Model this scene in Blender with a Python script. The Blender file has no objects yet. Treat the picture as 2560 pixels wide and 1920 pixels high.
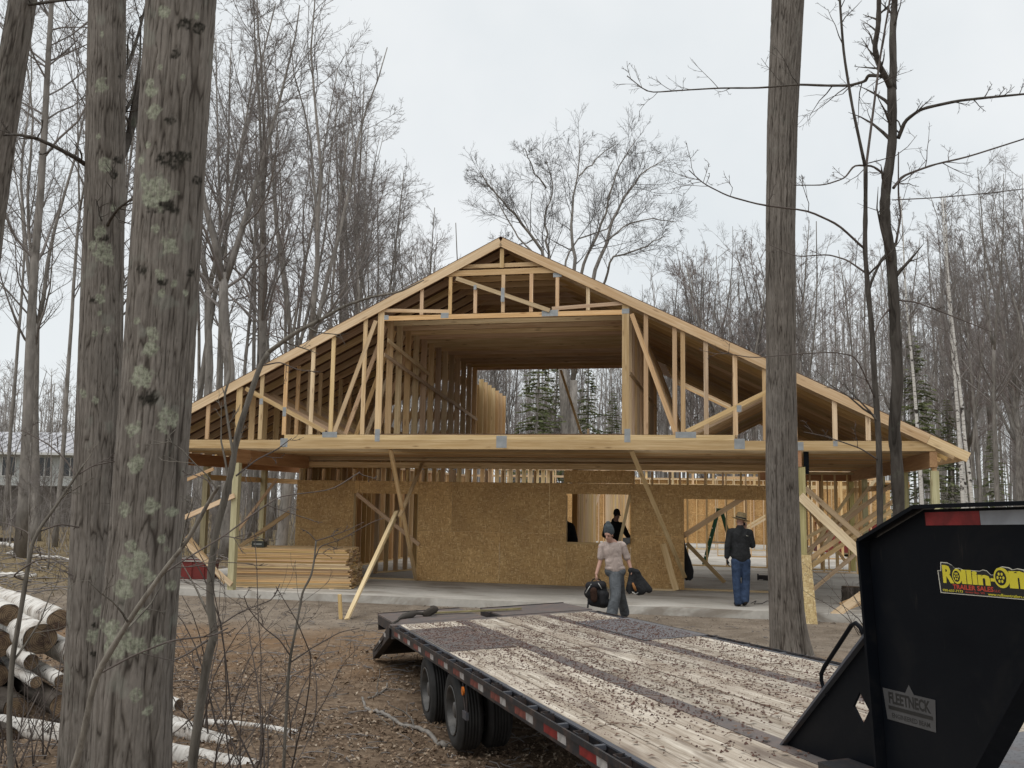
import bpy, bmesh, math, random
import numpy as np
from mathutils import Vector, Matrix, Euler

# ------------------------------------------------------------------ camera, sky, light, exposure
SC = bpy.context.scene
COL = SC.collection
CAM_POS = np.array([4.5949, -19.3009, 2.0249])
F_PX, PITCH, ROLL, YAW = 2412.1, 0.119178, 0.015620, 0.219837
_fw = np.array([-math.sin(YAW)*math.cos(PITCH), math.cos(YAW)*math.cos(PITCH), math.sin(PITCH)])
_r0 = np.array([math.cos(YAW), math.sin(YAW), 0.0]); _u0 = np.cross(_r0, _fw)
_R = math.cos(ROLL)*_r0 + math.sin(ROLL)*_u0
_U = -math.sin(ROLL)*_r0 + math.cos(ROLL)*_u0
cam_d = bpy.data.cameras.new('camera'); cam = bpy.data.objects.new('camera', cam_d); COL.objects.link(cam)
cam_d.sensor_width = 36.0; cam_d.lens = F_PX/2560*36.0; cam_d.clip_start = 0.05; cam_d.clip_end = 2000
cam.matrix_world = Matrix(((_R[0], _U[0], -_fw[0], CAM_POS[0]), (_R[1], _U[1], -_fw[1], CAM_POS[1]),
                           (_R[2], _U[2], -_fw[2], CAM_POS[2]), (0, 0, 0, 1)))
SC.camera = cam
SUN_EL, SUN_AZ = math.radians(63), math.radians(205)
w = bpy.data.worlds.new('World'); SC.world = w; w.use_nodes = True
nt = w.node_tree; nt.nodes.clear()
o_ = nt.nodes.new('ShaderNodeOutputWorld'); bg = nt.nodes.new('ShaderNodeBackground')
sky = nt.nodes.new('ShaderNodeTexSky'); sky.sky_type = 'NISHITA'; sky.sun_disc = False
sky.sun_elevation = SUN_EL; sky.sun_rotation = SUN_AZ
bg_sky = nt.nodes.new('ShaderNodeBackground'); bg_sky.inputs['Strength'].default_value = 0.10
nt.links.new(sky.outputs[0], bg_sky.inputs['Color'])
tc = nt.nodes.new('ShaderNodeTexCoord'); nz = nt.nodes.new('ShaderNodeTexNoise')
nz.inputs['Scale'].default_value = 2.6; nz.inputs['Detail'].default_value = 5; nz.inputs['Roughness'].default_value = 0.55
nt.links.new(tc.outputs['Generated'], nz.inputs['Vector'])
cr = nt.nodes.new('ShaderNodeValToRGB')
cr.color_ramp.elements[0].position = 0.36; cr.color_ramp.elements[0].color = (0.655, 0.690, 0.706, 1)
cr.color_ramp.elements[1].position = 0.66; cr.color_ramp.elements[1].color = (0.752, 0.768, 0.774, 1)
nt.links.new(nz.outputs['Fac'], cr.inputs['Fac']); nt.links.new(cr.outputs[0], bg.inputs['Color'])
bg.inputs['Strength'].default_value = 0.875
mixs = nt.nodes.new('ShaderNodeMixShader'); mixs.inputs[0].default_value = 0.94     # cloud cover over the blue sky
nt.links.new(bg_sky.outputs[0], mixs.inputs[1]); nt.links.new(bg.outputs[0], mixs.inputs[2])
nt.links.new(mixs.outputs[0], o_.inputs['Surface'])
sun_d = bpy.data.lights.new('sun', 'SUN'); sun_d.energy = 1.35; sun_d.angle = math.radians(50); sun_d.color = (1.0, 0.97, 0.92)
sun = bpy.data.objects.new('sun', sun_d); COL.objects.link(sun)
_sd = Vector((math.sin(SUN_AZ)*math.cos(SUN_EL), math.cos(SUN_AZ)*math.cos(SUN_EL), math.sin(SUN_EL)))
sun.rotation_euler = _sd.to_track_quat('Z', 'Y').to_euler(); sun.location = (0, -30, 40)
SC.view_settings.view_transform = 'Standard'; SC.view_settings.look = 'None'
SC.view_settings.exposure = 0.48; SC.view_settings.gamma = 1.0; SC.view_settings.use_curve_mapping = False
SC.render.engine = 'CYCLES'
SC.cycles.max_bounces = 8; SC.cycles.diffuse_bounces = 4; SC.cycles.glossy_bounces = 3
SC.cycles.use_adaptive_sampling = False

# ------------------------------------------------------------------ helpers: survey points measured against the camera station
def ray(x, y): return _fw*F_PX + _R*(x-1280) + _U*(960-y)
def at_v(x, y, v):
    d = ray(x, y); return CAM_POS + d*((v-CAM_POS[1])/d[1])
def at_z(x, y, z):
    d = ray(x, y); return CAM_POS + d*((z-CAM_POS[2])/d[2])
def at_d(x, y, dep): return CAM_POS + ray(x, y)*(dep/F_PX)

RNG = np.random.default_rng(11); random.seed(5)
WM = {}
def T(x, y=None, z=None):
    return Matrix.Translation(x if y is None else (x, y, z))
def frame(origin, x, y, z):
    return Matrix(((x[0], y[0], z[0], origin[0]), (x[1], y[1], z[1], origin[1]), (x[2], y[2], z[2], origin[2]), (0, 0, 0, 1)))
def place(o, world, parent=None):
    if parent is not None:
        o.parent = parent; o.matrix_basis = WM[parent.name].inverted() @ world
    else:
        o.matrix_basis = world
    WM[o.name] = world
def tag(o, label=None, cat=None, group=None, kind=None):
    if label: o['label'] = label
    if cat: o['category'] = cat
    if group: o['group'] = group
    if kind: o['kind'] = kind
    return o
def empty(name, world, label=None, cat=None, group=None):
    o = bpy.data.objects.new(name, None); COL.objects.link(o); o.empty_display_size = 0.2
    place(o, world); return tag(o, label, cat, group)
def obj(name, me, world=None, parent=None, m=None):
    o = bpy.data.objects.new(name, me); COL.objects.link(o)
    if m is not None and len(me.materials) == 0: me.materials.append(m)
    place(o, world if world is not None else Matrix.Identity(4), parent); return o
def dup_tree(root, world, label=None, group=None):
    r = root.copy(); COL.objects.link(r); r.matrix_basis = world; WM[r.name] = world
    if label: r['label'] = label
    if group: r['group'] = group
    for c in KIDS.get(root.name, []):
        k = c.copy(); COL.objects.link(k); k.parent = r
    return r
KIDS = {}

class MB:
    """collects vertices and faces, builds one mesh"""
    def __init__(s): s.v = []; s.f4 = []; s.f3 = []; s.n = 0
    def add(s, v, f4=None, f3=None):
        v = np.asarray(v, float).reshape(-1, 3); s.v.append(v)
        if f4 is not None and len(f4): s.f4.append(np.asarray(f4, int).reshape(-1, 4)+s.n)
        if f3 is not None and len(f3): s.f3.append(np.asarray(f3, int).reshape(-1, 3)+s.n)
        s.n += len(v)
    def mesh(s, name, m=None, smooth=False):
        me = bpy.data.meshes.new(name)
        v = np.concatenate(s.v) if s.v else np.zeros((0, 3))
        q = np.concatenate(s.f4) if s.f4 else np.zeros((0, 4), int)
        t = np.concatenate(s.f3) if s.f3 else np.zeros((0, 3), int)
        me.vertices.add(len(v)); me.vertices.foreach_set('co', v.astype(np.float32).ravel())
        nl = q.size+t.size; me.loops.add(nl)
        me.loops.foreach_set('vertex_index', np.concatenate([q.ravel(), t.ravel()]).astype(np.int32))
        me.polygons.add(len(q)+len(t))
        st = np.concatenate([np.arange(len(q))*4, q.size+np.arange(len(t))*3]).astype(np.int32)
        me.polygons.foreach_set('loop_start', st)
        me.polygons.foreach_set('use_smooth', np.full(len(q)+len(t), bool(smooth)))
        me.update(calc_edges=True); me.validate()
        if m is not None: me.materials.append(m)
        return me
    def box(s, x0, x1, y0, y1, z0, z1):
        s.add([(x0,y0,z0),(x1,y0,z0),(x1,y1,z0),(x0,y1,z0),(x0,y0,z1),(x1,y0,z1),(x1,y1,z1),(x0,y1,z1)],
              [(0,3,2,1),(4,5,6,7),(0,1,5,4),(1,2,6,5),(2,3,7,6),(3,0,4,7)])
    def bar(s, p0, p1, wy, wz, up=(0,0,1)):
        p0 = np.array(p0, float); p1 = np.array(p1, float); x = p1-p0; L = np.linalg.norm(x); x = x/L
        y = np.cross(up, x); ny = np.linalg.norm(y)
        if ny < 1e-6: y = np.array([0, 1.0, 0])
        else: y = y/ny
        z = np.cross(x, y); k = s.n
        s.box(0, L, -wy/2, wy/2, -wz/2, wz/2)
        l = s.v[-1]; s.v[-1] = p0+l[:, :1]*x+l[:, 1:2]*y+l[:, 2:3]*z
    def tube(s, pts, rad, sides=6, cap=True):
        pts = np.asarray(pts, float); n = len(pts)
        d = np.gradient(pts, axis=0); d /= np.linalg.norm(d, axis=1, keepdims=True)+1e-9
        ref = np.array([0.31, 0.17, 0.93]) if abs(d[0][2]) < 0.9 else np.array([0.97, 0.21, 0.1])
        a = np.cross(d, ref); a /= np.linalg.norm(a, axis=1, keepdims=True)+1e-9; b = np.cross(d, a)
        th = np.arange(sides)*2*math.pi/sides
        rr = np.broadcast_to(np.asarray(rad, float), (n,)).reshape(n, 1, 1)
        v = pts[:, None, :]+rr*(np.cos(th)[None, :, None]*a[:, None, :]+np.sin(th)[None, :, None]*b[:, None, :])
        v = v.reshape(-1, 3); i = np.arange(n-1)[:, None]*sides; j = np.arange(sides)[None, :]; j2 = (j+1) % sides
        q = np.stack([i+j, i+j2, i+sides+j2, i+sides+j], -1).reshape(-1, 4)
        f3 = None
        if cap:
            v = np.vstack([v, pts[:1], pts[-1:]]); c0 = n*sides; jj = np.arange(sides); jn = (jj+1) % sides
            f3 = np.concatenate([np.stack([jn, jj, np.full(sides, c0)], -1),
                                 np.stack([(n-1)*sides+jj, (n-1)*sides+jn, np.full(sides, c0+1)], -1)])
        s.add(v, q, f3)
    def lathe(s, prof, sides, axis_m):
        """prof: (r, h) pairs; axis_m: Matrix taking local z-axis revolve to place"""
        prof = np.array(prof, float); th = np.arange(sides)*2*math.pi/sides; n = len(prof)
        v = np.stack([prof[:, 0:1]*np.cos(th), prof[:, 0:1]*np.sin(th), np.repeat(prof[:, 1:2], sides, 1)], -1).reshape(-1, 3)
        M = np.array(axis_m); v = v@M[:3, :3].T+M[:3, 3]
        i = np.arange(n-1)[:, None]*sides; j = np.arange(sides)[None, :]; j2 = (j+1) % sides
        s.add(v, np.stack([i+j, i+j2, i+sides+j2, i+sides+j], -1).reshape(-1, 4))
    def prism(s, poly, thick, M):
        """extrude a 2-D polygon (x,y) by thick along z, placed by M; polygon split into triangles"""
        from mathutils.geometry import tessellate_polygon
        n = len(poly); tri = tessellate_polygon([[Vector((p[0], p[1], 0)) for p in poly]])
        v = np.array([(p[0], p[1], 0) for p in poly]+[(p[0], p[1], thick) for p in poly]); A = np.array(M)
        v = v@A[:3, :3].T+A[:3, 3]
        area = sum(poly[i][0]*poly[(i+1) % n][1]-poly[(i+1) % n][0]*poly[i][1] for i in range(n))
        fs = []
        for t in tri:
            a = sum(poly[t[i]][0]*poly[t[(i+1) % 3]][1]-poly[t[(i+1) % 3]][0]*poly[t[i]][1] for i in range(3))
            t = t if a > 0 else t[::-1]
            fs.append((t[0]+n, t[1]+n, t[2]+n)); fs.append((t[2], t[1], t[0]))
        q = [(i, (i+1) % n, (i+1) % n+n, i+n) if area > 0 else ((i+1) % n, i, i+n, (i+1) % n+n) for i in range(n)]
        s.add(v, q, fs)

_mc = {}
def lumber(name, p0, p1, wide, thick, m, parent, side=(0, 1, 0), roll=0.0):
    """a straight board from p0 to p1; wide is measured across, thick along the direction side"""
    p0 = Vector(p0); p1 = Vector(p1); x = p1-p0; L = x.length; x = x/L
    s_ = Vector(side); y = (s_-x*s_.dot(x)).normalized(); z = x.cross(y)
    key = (round(L, 3), round(wide, 4), round(thick, 4), m.name)
    if key not in _mc:
        b = MB(); b.box(0, L, -thick/2, thick/2, -wide/2, wide/2); _mc[key] = b.mesh(name, m)
    return obj(name, _mc[key], frame(p0, x, y, z), parent)

# ------------------------------------------------------------------ small value-noise for geometry
_perm = RNG.permutation(4096)
_val = RNG.random(4096)
def vnoise(x, y, z=None):
    x = np.asarray(x, float); y = np.asarray(y, float); z = np.zeros_like(x) if z is None else np.asarray(z, float)
    xi = np.floor(x).astype(int); yi = np.floor(y).astype(int); zi = np.floor(z).astype(int)
    fx, fy, fz = x-xi, y-yi, z-zi; fx = fx*fx*(3-2*fx); fy = fy*fy*(3-2*fy); fz = fz*fz*(3-2*fz)
    def h(a, b, c): return _val[_perm[(_perm[(_perm[a & 4095]+b) & 4095]+c) & 4095]]
    r = 0
    for dx in (0, 1):
        for dy in (0, 1):
            for dz in (0, 1):
                r = r+h(xi+dx, yi+dy, zi+dz)*(fx if dx else 1-fx)*(fy if dy else 1-fy)*(fz if dz else 1-fz)
    return r
def fbm(x, y, z=None, o=4):
    r = 0; a = 0.5; f = 1.0
    for i in range(o):
        r = r+a*vnoise(x*f+7.3*i, y*f+3.1*i, None if z is None else z*f); a *= 0.5; f *= 2.03
    return r

# ------------------------------------------------------------------ materials
class NT:
    def __init__(s, name, rough=0.8, spec=0.3, metal=0.0):
        s.m = bpy.data.materials.new(name); s.m.use_nodes = True; s.t = s.m.node_tree
        s.b = s.t.nodes['Principled BSDF']; s.b.inputs['Roughness'].default_value = rough
        s.b.inputs['Specular IOR Level'].default_value = spec; s.b.inputs['Metallic'].default_value = metal
        s._tc = None
    def n(s, ty, **kw):
        nd = s.t.nodes.new('ShaderNode'+ty)
        for k, v in kw.items():
            if hasattr(nd, k) and k not in nd.inputs: setattr(nd, k, v)
            else: s.put(nd.inputs[k], v)
        return nd
    def put(s, sock, v):
        if isinstance(v, bpy.types.NodeSocket): s.t.links.new(v, sock)
        else: sock.default_value = v
    def co(s, which='Object'):
        if s._tc is None: s._tc = s.t.nodes.new('ShaderNodeTexCoord')
        return s._tc.outputs[which]
    def pos(s): return s.n('NewGeometry').outputs['Position']
    def rnd(s): return s.n('ObjectInfo').outputs['Random']
    def mapv(s, vec, scale=(1, 1, 1), loc=(0, 0, 0)):
        nd = s.n('Mapping'); s.put(nd.inputs['Vector'], vec); s.put(nd.inputs['Scale'], scale); s.put(nd.inputs['Location'], loc); return nd.outputs[0]
    def noise(s, vec, scale, detail=3, rough=0.55, dist=0.0):
        nd = s.n('TexNoise'); s.put(nd.inputs['Vector'], vec)
        for k, v in (('Scale', scale), ('Detail', detail), ('Roughness', rough), ('Distortion', dist)): s.put(nd.inputs[k], v)
        return nd.outputs['Fac']
    def voro(s, vec, scale, feature='F1', out='Distance', rand=1.0):
        nd = s.n('TexVoronoi', feature=feature); s.put(nd.inputs['Vector'], vec); s.put(nd.inputs['Scale'], scale)
        if 'Randomness' in nd.inputs: s.put(nd.inputs['Randomness'], rand)
        return nd.outputs[out]
    def ramp(s, fac, stops):
        nd = s.t.nodes.new('ShaderNodeValToRGB'); e = nd.color_ramp.elements
        while len(e) < len(stops): e.new(0.5)
        for i, (p, c) in enumerate(stops): e[i].position = p; e[i].color = (*c, 1) if len(c) == 3 else c
        s.put(nd.inputs[0], fac); return nd.outputs[0]
    def mix(s, fac, a, b, mode='MIX'):
        nd = s.t.nodes.new('ShaderNodeMixRGB'); nd.blend_type = mode
        for i, v in enumerate((fac, a, b)):
            if isinstance(v, tuple) and len(v) == 3: v = (*v, 1)
            s.put(nd.inputs[i], v)
        return nd.outputs[0]
    def math(s, op, a, b=0.5, c=None):
        nd = s.t.nodes.new('ShaderNodeMath'); nd.operation = op; s.put(nd.inputs[0], a); s.put(nd.inputs[1], b)
        if c is not None: s.put(nd.inputs[2], c)
        return nd.outputs[0]
    def hsv(s, col, h=0.5, sat=1.0, val=1.0):
        nd = s.n('HueSaturation'); s.put(nd.inputs['Hue'], h); s.put(nd.inputs['Saturation'], sat); s.put(nd.inputs['Value'], val); s.put(nd.inputs['Color'], col); return nd.outputs[0]
    def bump(s, hgt, strength=0.4, dist=0.02):
        nd = s.n('Bump'); s.put(nd.inputs['Strength'], strength); s.put(nd.inputs['Distance'], dist); s.put(nd.inputs['Height'], hgt)
        s.put(s.b.inputs['Normal'], nd.outputs[0])
    def col(s, c):
        if isinstance(c, tuple): c = (*c, 1) if len(c) == 3 else c
        s.put(s.b.inputs['Base Color'], c); return s
def offs(t, vec):
    """shift object coordinates by a random amount per object"""
    r = t.rnd(); cx = t.n('CombineXYZ'); t.put(cx.inputs[0], t.math('MULTIPLY', r, 37.0)); t.put(cx.inputs[1], t.math('MULTIPLY', r, 11.0)); t.put(cx.inputs[2], t.math('MULTIPLY', r, 23.0))
    ad = t.n('VectorMath', operation='ADD'); t.put(ad.inputs[0], vec); t.put(ad.inputs[1], cx.outputs[0]); return ad.outputs[0]
def plain(name, c, rough=0.6, metal=0.0, spec=0.4, var=0.25, scale=6.0):
    t = NT(name, rough, spec, metal); n_ = t.noise(t.co(), scale, 4)
    t.col(t.mix(1.0, c, t.ramp(n_, [(0.3, (1-var,)*3), (0.7, (1+var*0.4,)*3)]), 'MULTIPLY')); return t.m
def wood(name, c1, c2, knots=0.5, var=0.25, grain=1.0):
    t = NT(name, 0.75, 0.25); v = offs(t, t.co())
    g = t.noise(t.mapv(v, (1.1, 30*grain, 30*grain)), 1.0, 4, 0.6, 0.6)
    big = t.noise(t.mapv(v, (0.5, 3, 3)), 1.0, 2)
    c = t.mix(t.ramp(g, [(0.36, (0, 0, 0)), (0.68, (1, 1, 1))]), c1, c2)
    c = t.mix(0.5, c, t.ramp(big, [(0.3, (0.62, 0.58, 0.52)), (0.7, (1, 1, 1))]), 'MULTIPLY')
    if knots:
        k = t.voro(t.mapv(v, (1.6, 7, 7)), 1.0)
        c = t.mix(t.ramp(k, [(0.05, (knots,)*3), (0.16, (0, 0, 0))]), c, (0.16, 0.075, 0.03))
    r = t.rnd()
    c = t.hsv(c, t.math('MULTIPLY_ADD', r, 0.022, 0.487), t.math('MULTIPLY_ADD', t.math('FRACT', t.math('MULTIPLY', r, 3.71)), 0.32, 0.84), t.math('MULTIPLY_ADD', t.math('FRACT', t.math('MULTIPLY', r, 7.13)), var*2, 1-var))
    t.col(c); t.bump(g, 0.25, 0.004); return t.m
M = {}
M['pine'] = wood('pine_lumber', (0.545, 0.368, 0.19), (0.745, 0.555, 0.335), 0.6, 0.20)
M['pine2'] = wood('pine_fresh', (0.63, 0.45, 0.245), (0.80, 0.63, 0.40), 0.45, 0.14)
M['treated'] = wood('treated_post', (0.36, 0.32, 0.155), (0.52, 0.47, 0.26), 0.4, 0.1)
M['lvl'] = wood('glued_beam', (0.36, 0.19, 0.08), (0.46, 0.27, 0.12), 0.0, 0.1)
def osb(name, base, lite, dark):
    t = NT(name, 0.7, 0.3); v = offs(t, t.co())
    a = t.voro(t.mapv(v, (15, 25, 46)), 1.0, out='Color'); b = t.voro(t.mapv(v, (46, 25, 15), (3, 1, 2)), 1.0, out='Color')
    n1 = t.noise(v, 1.4, 3); n2 = t.noise(t.mapv(v, (26, 26, 14)), 1.0, 3)
    sa = t.n('SeparateColor'); t.put(sa.inputs[0], a); sb = t.n('SeparateColor'); t.put(sb.inputs[0], b)
    k = t.mix(t.math('GREATER_THAN', n2, 0.5), sa.outputs[0], sb.outputs[1])
    c = t.ramp(k, [(0.05, dark), (0.45, base), (0.8, base), (0.97, lite)])
    c = t.mix(0.55, c, t.ramp(n1, [(0.3, (0.72, 0.68, 0.62)), (0.7, (1.1, 1.08, 1.0))]), 'MULTIPLY')
    t.col(t.hsv(c, 0.5, 1.0, t.math('MULTIPLY_ADD', t.rnd(), 0.18, 0.90))); t.bump(k, 0.25, 0.003); return t.m
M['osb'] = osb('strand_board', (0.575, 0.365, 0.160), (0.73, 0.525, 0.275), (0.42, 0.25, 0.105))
M['osb_dark'] = osb('shaded_roof_board', (0.135, 0.072, 0.043), (0.21, 0.125, 0.075), (0.085, 0.044, 0.026))  # reddish roof board, darkened further to hold the shade under the roof
M['plate'] = plain('galvanised_plate', (0.36, 0.375, 0.38), 0.5, 0.6)
def concrete():
    t = NT('concrete', 0.85, 0.2); p = t.pos()
    a = t.noise(p, 0.5, 5, 0.6, 1.0); b = t.noise(p, 14, 4); s_ = t.noise(t.mapv(p, (0.45, 1.3, 1)), 1.0, 4, 0.65, 1.5)
    c = t.ramp(a, [(0.3, (0.38, 0.355, 0.315)), (0.7, (0.57, 0.545, 0.50))])
    c = t.mix(0.35, c, t.ramp(b, [(0.3, (0.75, 0.75, 0.75)), (0.7, (1.1, 1.1, 1.1))]), 'MULTIPLY')
    c = t.mix(t.ramp(s_, [(0.50, (0, 0, 0)), (0.66, (0.7, 0.7, 0.7))]), c, (0.19, 0.155, 0.12))
    t.col(c); t.bump(b, 0.15, 0.004); return t.m
M['concrete'] = concrete()
M['black'] = plain('black_cloth', (0.012, 0.012, 0.014), 0.85)
M['rubber'] = plain('tyre_rubber', (0.030, 0.029, 0.028), 0.75, var=0.4)
def painted_steel():
    t = NT('black_painted_steel', 0.42, 0.09); p = t.co(); a = t.noise(p, 3.2, 6, 0.7, 0.6); b = t.noise(t.mapv(p, (30, 30, 4)), 1.0, 4); d = t.noise(p, 60, 3)
    c = t.mix(t.ramp(a, [(0.55, (0, 0, 0)), (0.80, (0.4,)*3)]), (0.0036, 0.0047, 0.0070), (0.022, 0.020, 0.018)); c = t.mix(t.ramp(b, [(0.66, (0, 0, 0)), (0.74, (0.35,)*3)]), c, (0.035, 0.030, 0.026))
    t.col(c); t.put(t.b.inputs['Roughness'], t.ramp(a, [(0.3, (0.34,)*3), (0.7, (0.62,)*3)])); t.bump(d, 0.12, 0.001); return t.m
M['steel_black'] = painted_steel()
# ------------------------------------------------------------------ ground
def ground_h(x, y):
    x = np.asarray(x, float); y = np.asarray(y, float)
    base = np.where(y > 0, -0.16, -0.15-0.105*np.clip(-y/9.0, 0, 1))
    far = np.clip((y-30)/80, 0, 1)*0.6
    rough = (fbm(x*0.35, y*0.35)-0.47)*0.22+(fbm(x*1.9+5, y*1.9)-0.47)*0.10+(fbm(x*6, y*6)-0.47)*0.035
    damp = np.clip((np.maximum(np.abs(x)-9.3, np.where(y < 0, -y, np.maximum(y-34, 0)))+0.0)/1.6, 0.12, 1)
    near = np.clip((-y-4)/6, 0, 1)
    ruts = 0.04*np.sin(x*1.3+0.7*np.sin(y*0.6))*near-0.07*near*(np.exp(-((x+1.2+0.32*(y+8))/0.16)**2)+np.exp(-((x+2.9+0.32*(y+8))/0.18)**2))
    z = base+far+(rough+ruts*0.5)*damp*np.where((y > -4) & (y < 0), 0.55, 1.0)
    inside = (np.abs(x) < 9.35) & (y > -0.02) & (y < 34.5)
    return np.where(inside, -0.32, z)
def _axis(lo, hi, f0, f1, step, growth=1.13):
    a = list(np.arange(f0, f1+1e-6, step)); s = step
    while a[-1] < hi: s *= growth; a.append(a[-1]+s)
    s = step
    while a[0] > lo: s *= growth; a.insert(0, a[0]-s)
    return np.array(a)
gx = _axis(-260, 260, -9.5, 9.5, 0.085); gy = _axis(-60, 420, -14.5, 0.5, 0.085)
X, Y = np.meshgrid(gx, gy); Z = ground_h(X, Y)
nx, ny = len(gx), len(gy); idx = np.arange(nx*ny).reshape(ny, nx)
gm = MB(); gm.add(np.stack([X.ravel(), Y.ravel(), Z.ravel()], -1),
                  np.stack([idx[:-1, :-1], idx[:-1, 1:], idx[1:, 1:], idx[1:, :-1]], -1).reshape(-1, 4))
def ground_mat():
    t = NT('forest_ground', 0.95, 0.1); p = t.pos()
    sp = t.n('SeparateXYZ'); t.put(sp.inputs[0], p); x, y = sp.outputs[0], sp.outputs[1]
    wob = t.noise(p, 0.45, 4, 0.6); fine = t.noise(p, 9, 5, 0.65); mid = t.noise(p, 2.2, 5, 0.65); grit = t.voro(p, 38)
    yy = t.math('ADD', y, t.math('MULTIPLY', t.math('SUBTRACT', wob, 0.5), 3.2))
    gravel = t.mix(0.6, t.ramp(mid, [(0.3, (0.150, 0.120, 0.092)), (0.7, (0.285, 0.238, 0.19))]), t.ramp(grit, [(0.1, (0.62, 0.6, 0.58)), (0.6, (1.2, 1.2, 1.2))]), 'MULTIPLY')
    soil = t.ramp(mid, [(0.3, (0.165, 0.105, 0.062)), (0.72, (0.30, 0.195, 0.115))])
    mud = t.ramp(t.math('MULTIPLY_ADD', fine, 0.6, t.math('MULTIPLY', mid, 0.4)), [(0.32, (0.078, 0.053, 0.037)), (0.50, (0.172, 0.122, 0.083)), (0.75, (0.30, 0.228, 0.162))])
    tan = t.ramp(fine, [(0.3, (0.13, 0.098, 0.055)), (0.7, (0.27, 0.21, 0.125))])
    def step(v, a, b):
        nd = t.n('MapRange'); t.put(nd.inputs[0], v); t.put(nd.inputs[1], a); t.put(nd.inputs[2], b); return nd.outputs[0]
    c = t.mix(step(yy, -4.6, -3.4), soil, gravel)
    c = t.mix(t.math('MULTIPLY', step(yy, -3.6, -5.4), t.ramp(mid, [(0.42, (0.25,)*3), (0.6, (1, 1, 1))])), c, mud)
    c = t.mix(step(yy, -7.0, -8.5), c, mud)
    c = t.mix(t.math('MULTIPLY', step(x, -9, -12.5), step(yy, -5, 1)), c, tan)
    c = t.mix(step(yy, 8.0, 16.0), c, tan)
    c = t.mix(0.4, c, t.ramp(fine, [(0.3, (0.6, 0.6, 0.6)), (0.7, (1.15, 1.15, 1.15))]), 'MULTIPLY')
    t.col(c); t.bump(t.math('ADD', fine, t.math('MULTIPLY', grit, 0.4)), 0.7, 0.03); return t.m
M['ground'] = ground_mat()
g_o = obj('ground', gm.mesh('ground', M['ground'], True)); tag(g_o, kind='structure')

# slab with a formed edge
sb = MB(); sb.box(-9.1, 9.1, -0.02, 34.0, -0.30, 0.0)
sl = obj('concrete_slab', sb.mesh('concrete_slab', M['concrete'])); tag(sl, kind='structure')
# ------------------------------------------------------------------ the house under construction
house = empty('house_frame', T(0, 0, 0), 'unfinished timber house frame with bare roof trusses and a strand board front wall', 'house')
PINE, PINE2, OSB = M['pine'], M['pine2'], M['osb']
HALF, RIDGE = 8.96, 7.51
M['osb_pale'] = osb('pale_strand_board', (0.52, 0.40, 0.205), (0.70, 0.58, 0.36), (0.36, 0.25, 0.12))
def roof_z(u): return RIDGE-0.5*abs(u)
def add(name, p0, p1, wide, thick, m, par=None, side=(0, 1, 0)): return lumber(name, p0, p1, wide, thick, m, par or house, side)

def gusset(u, z, wd, ht, v, par, rot=0.0):
    key = ('g', wd, ht)
    if key not in _mc:
        b = MB(); b.box(-wd/2, wd/2, -0.0016, 0, -ht/2, ht/2)
        for i in range(int(wd/0.02)):                        # pressed teeth in rows
            for j in range(max(2, int(ht/0.045))):
                x = -wd/2+0.012+i*0.02; y = -ht/2+0.015+j*0.045
                if x < wd/2-0.01 and y < ht/2-0.02: b.box(x, x+0.007, -0.0034, -0.0014, y, y+0.028)
        _mc[key] = b.mesh('gusset_plate', M['plate'])
    return obj('gusset_plate', _mc[key], T(u, v, z) @ Matrix.Rotation(rot, 4, 'Y'), par)

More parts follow.
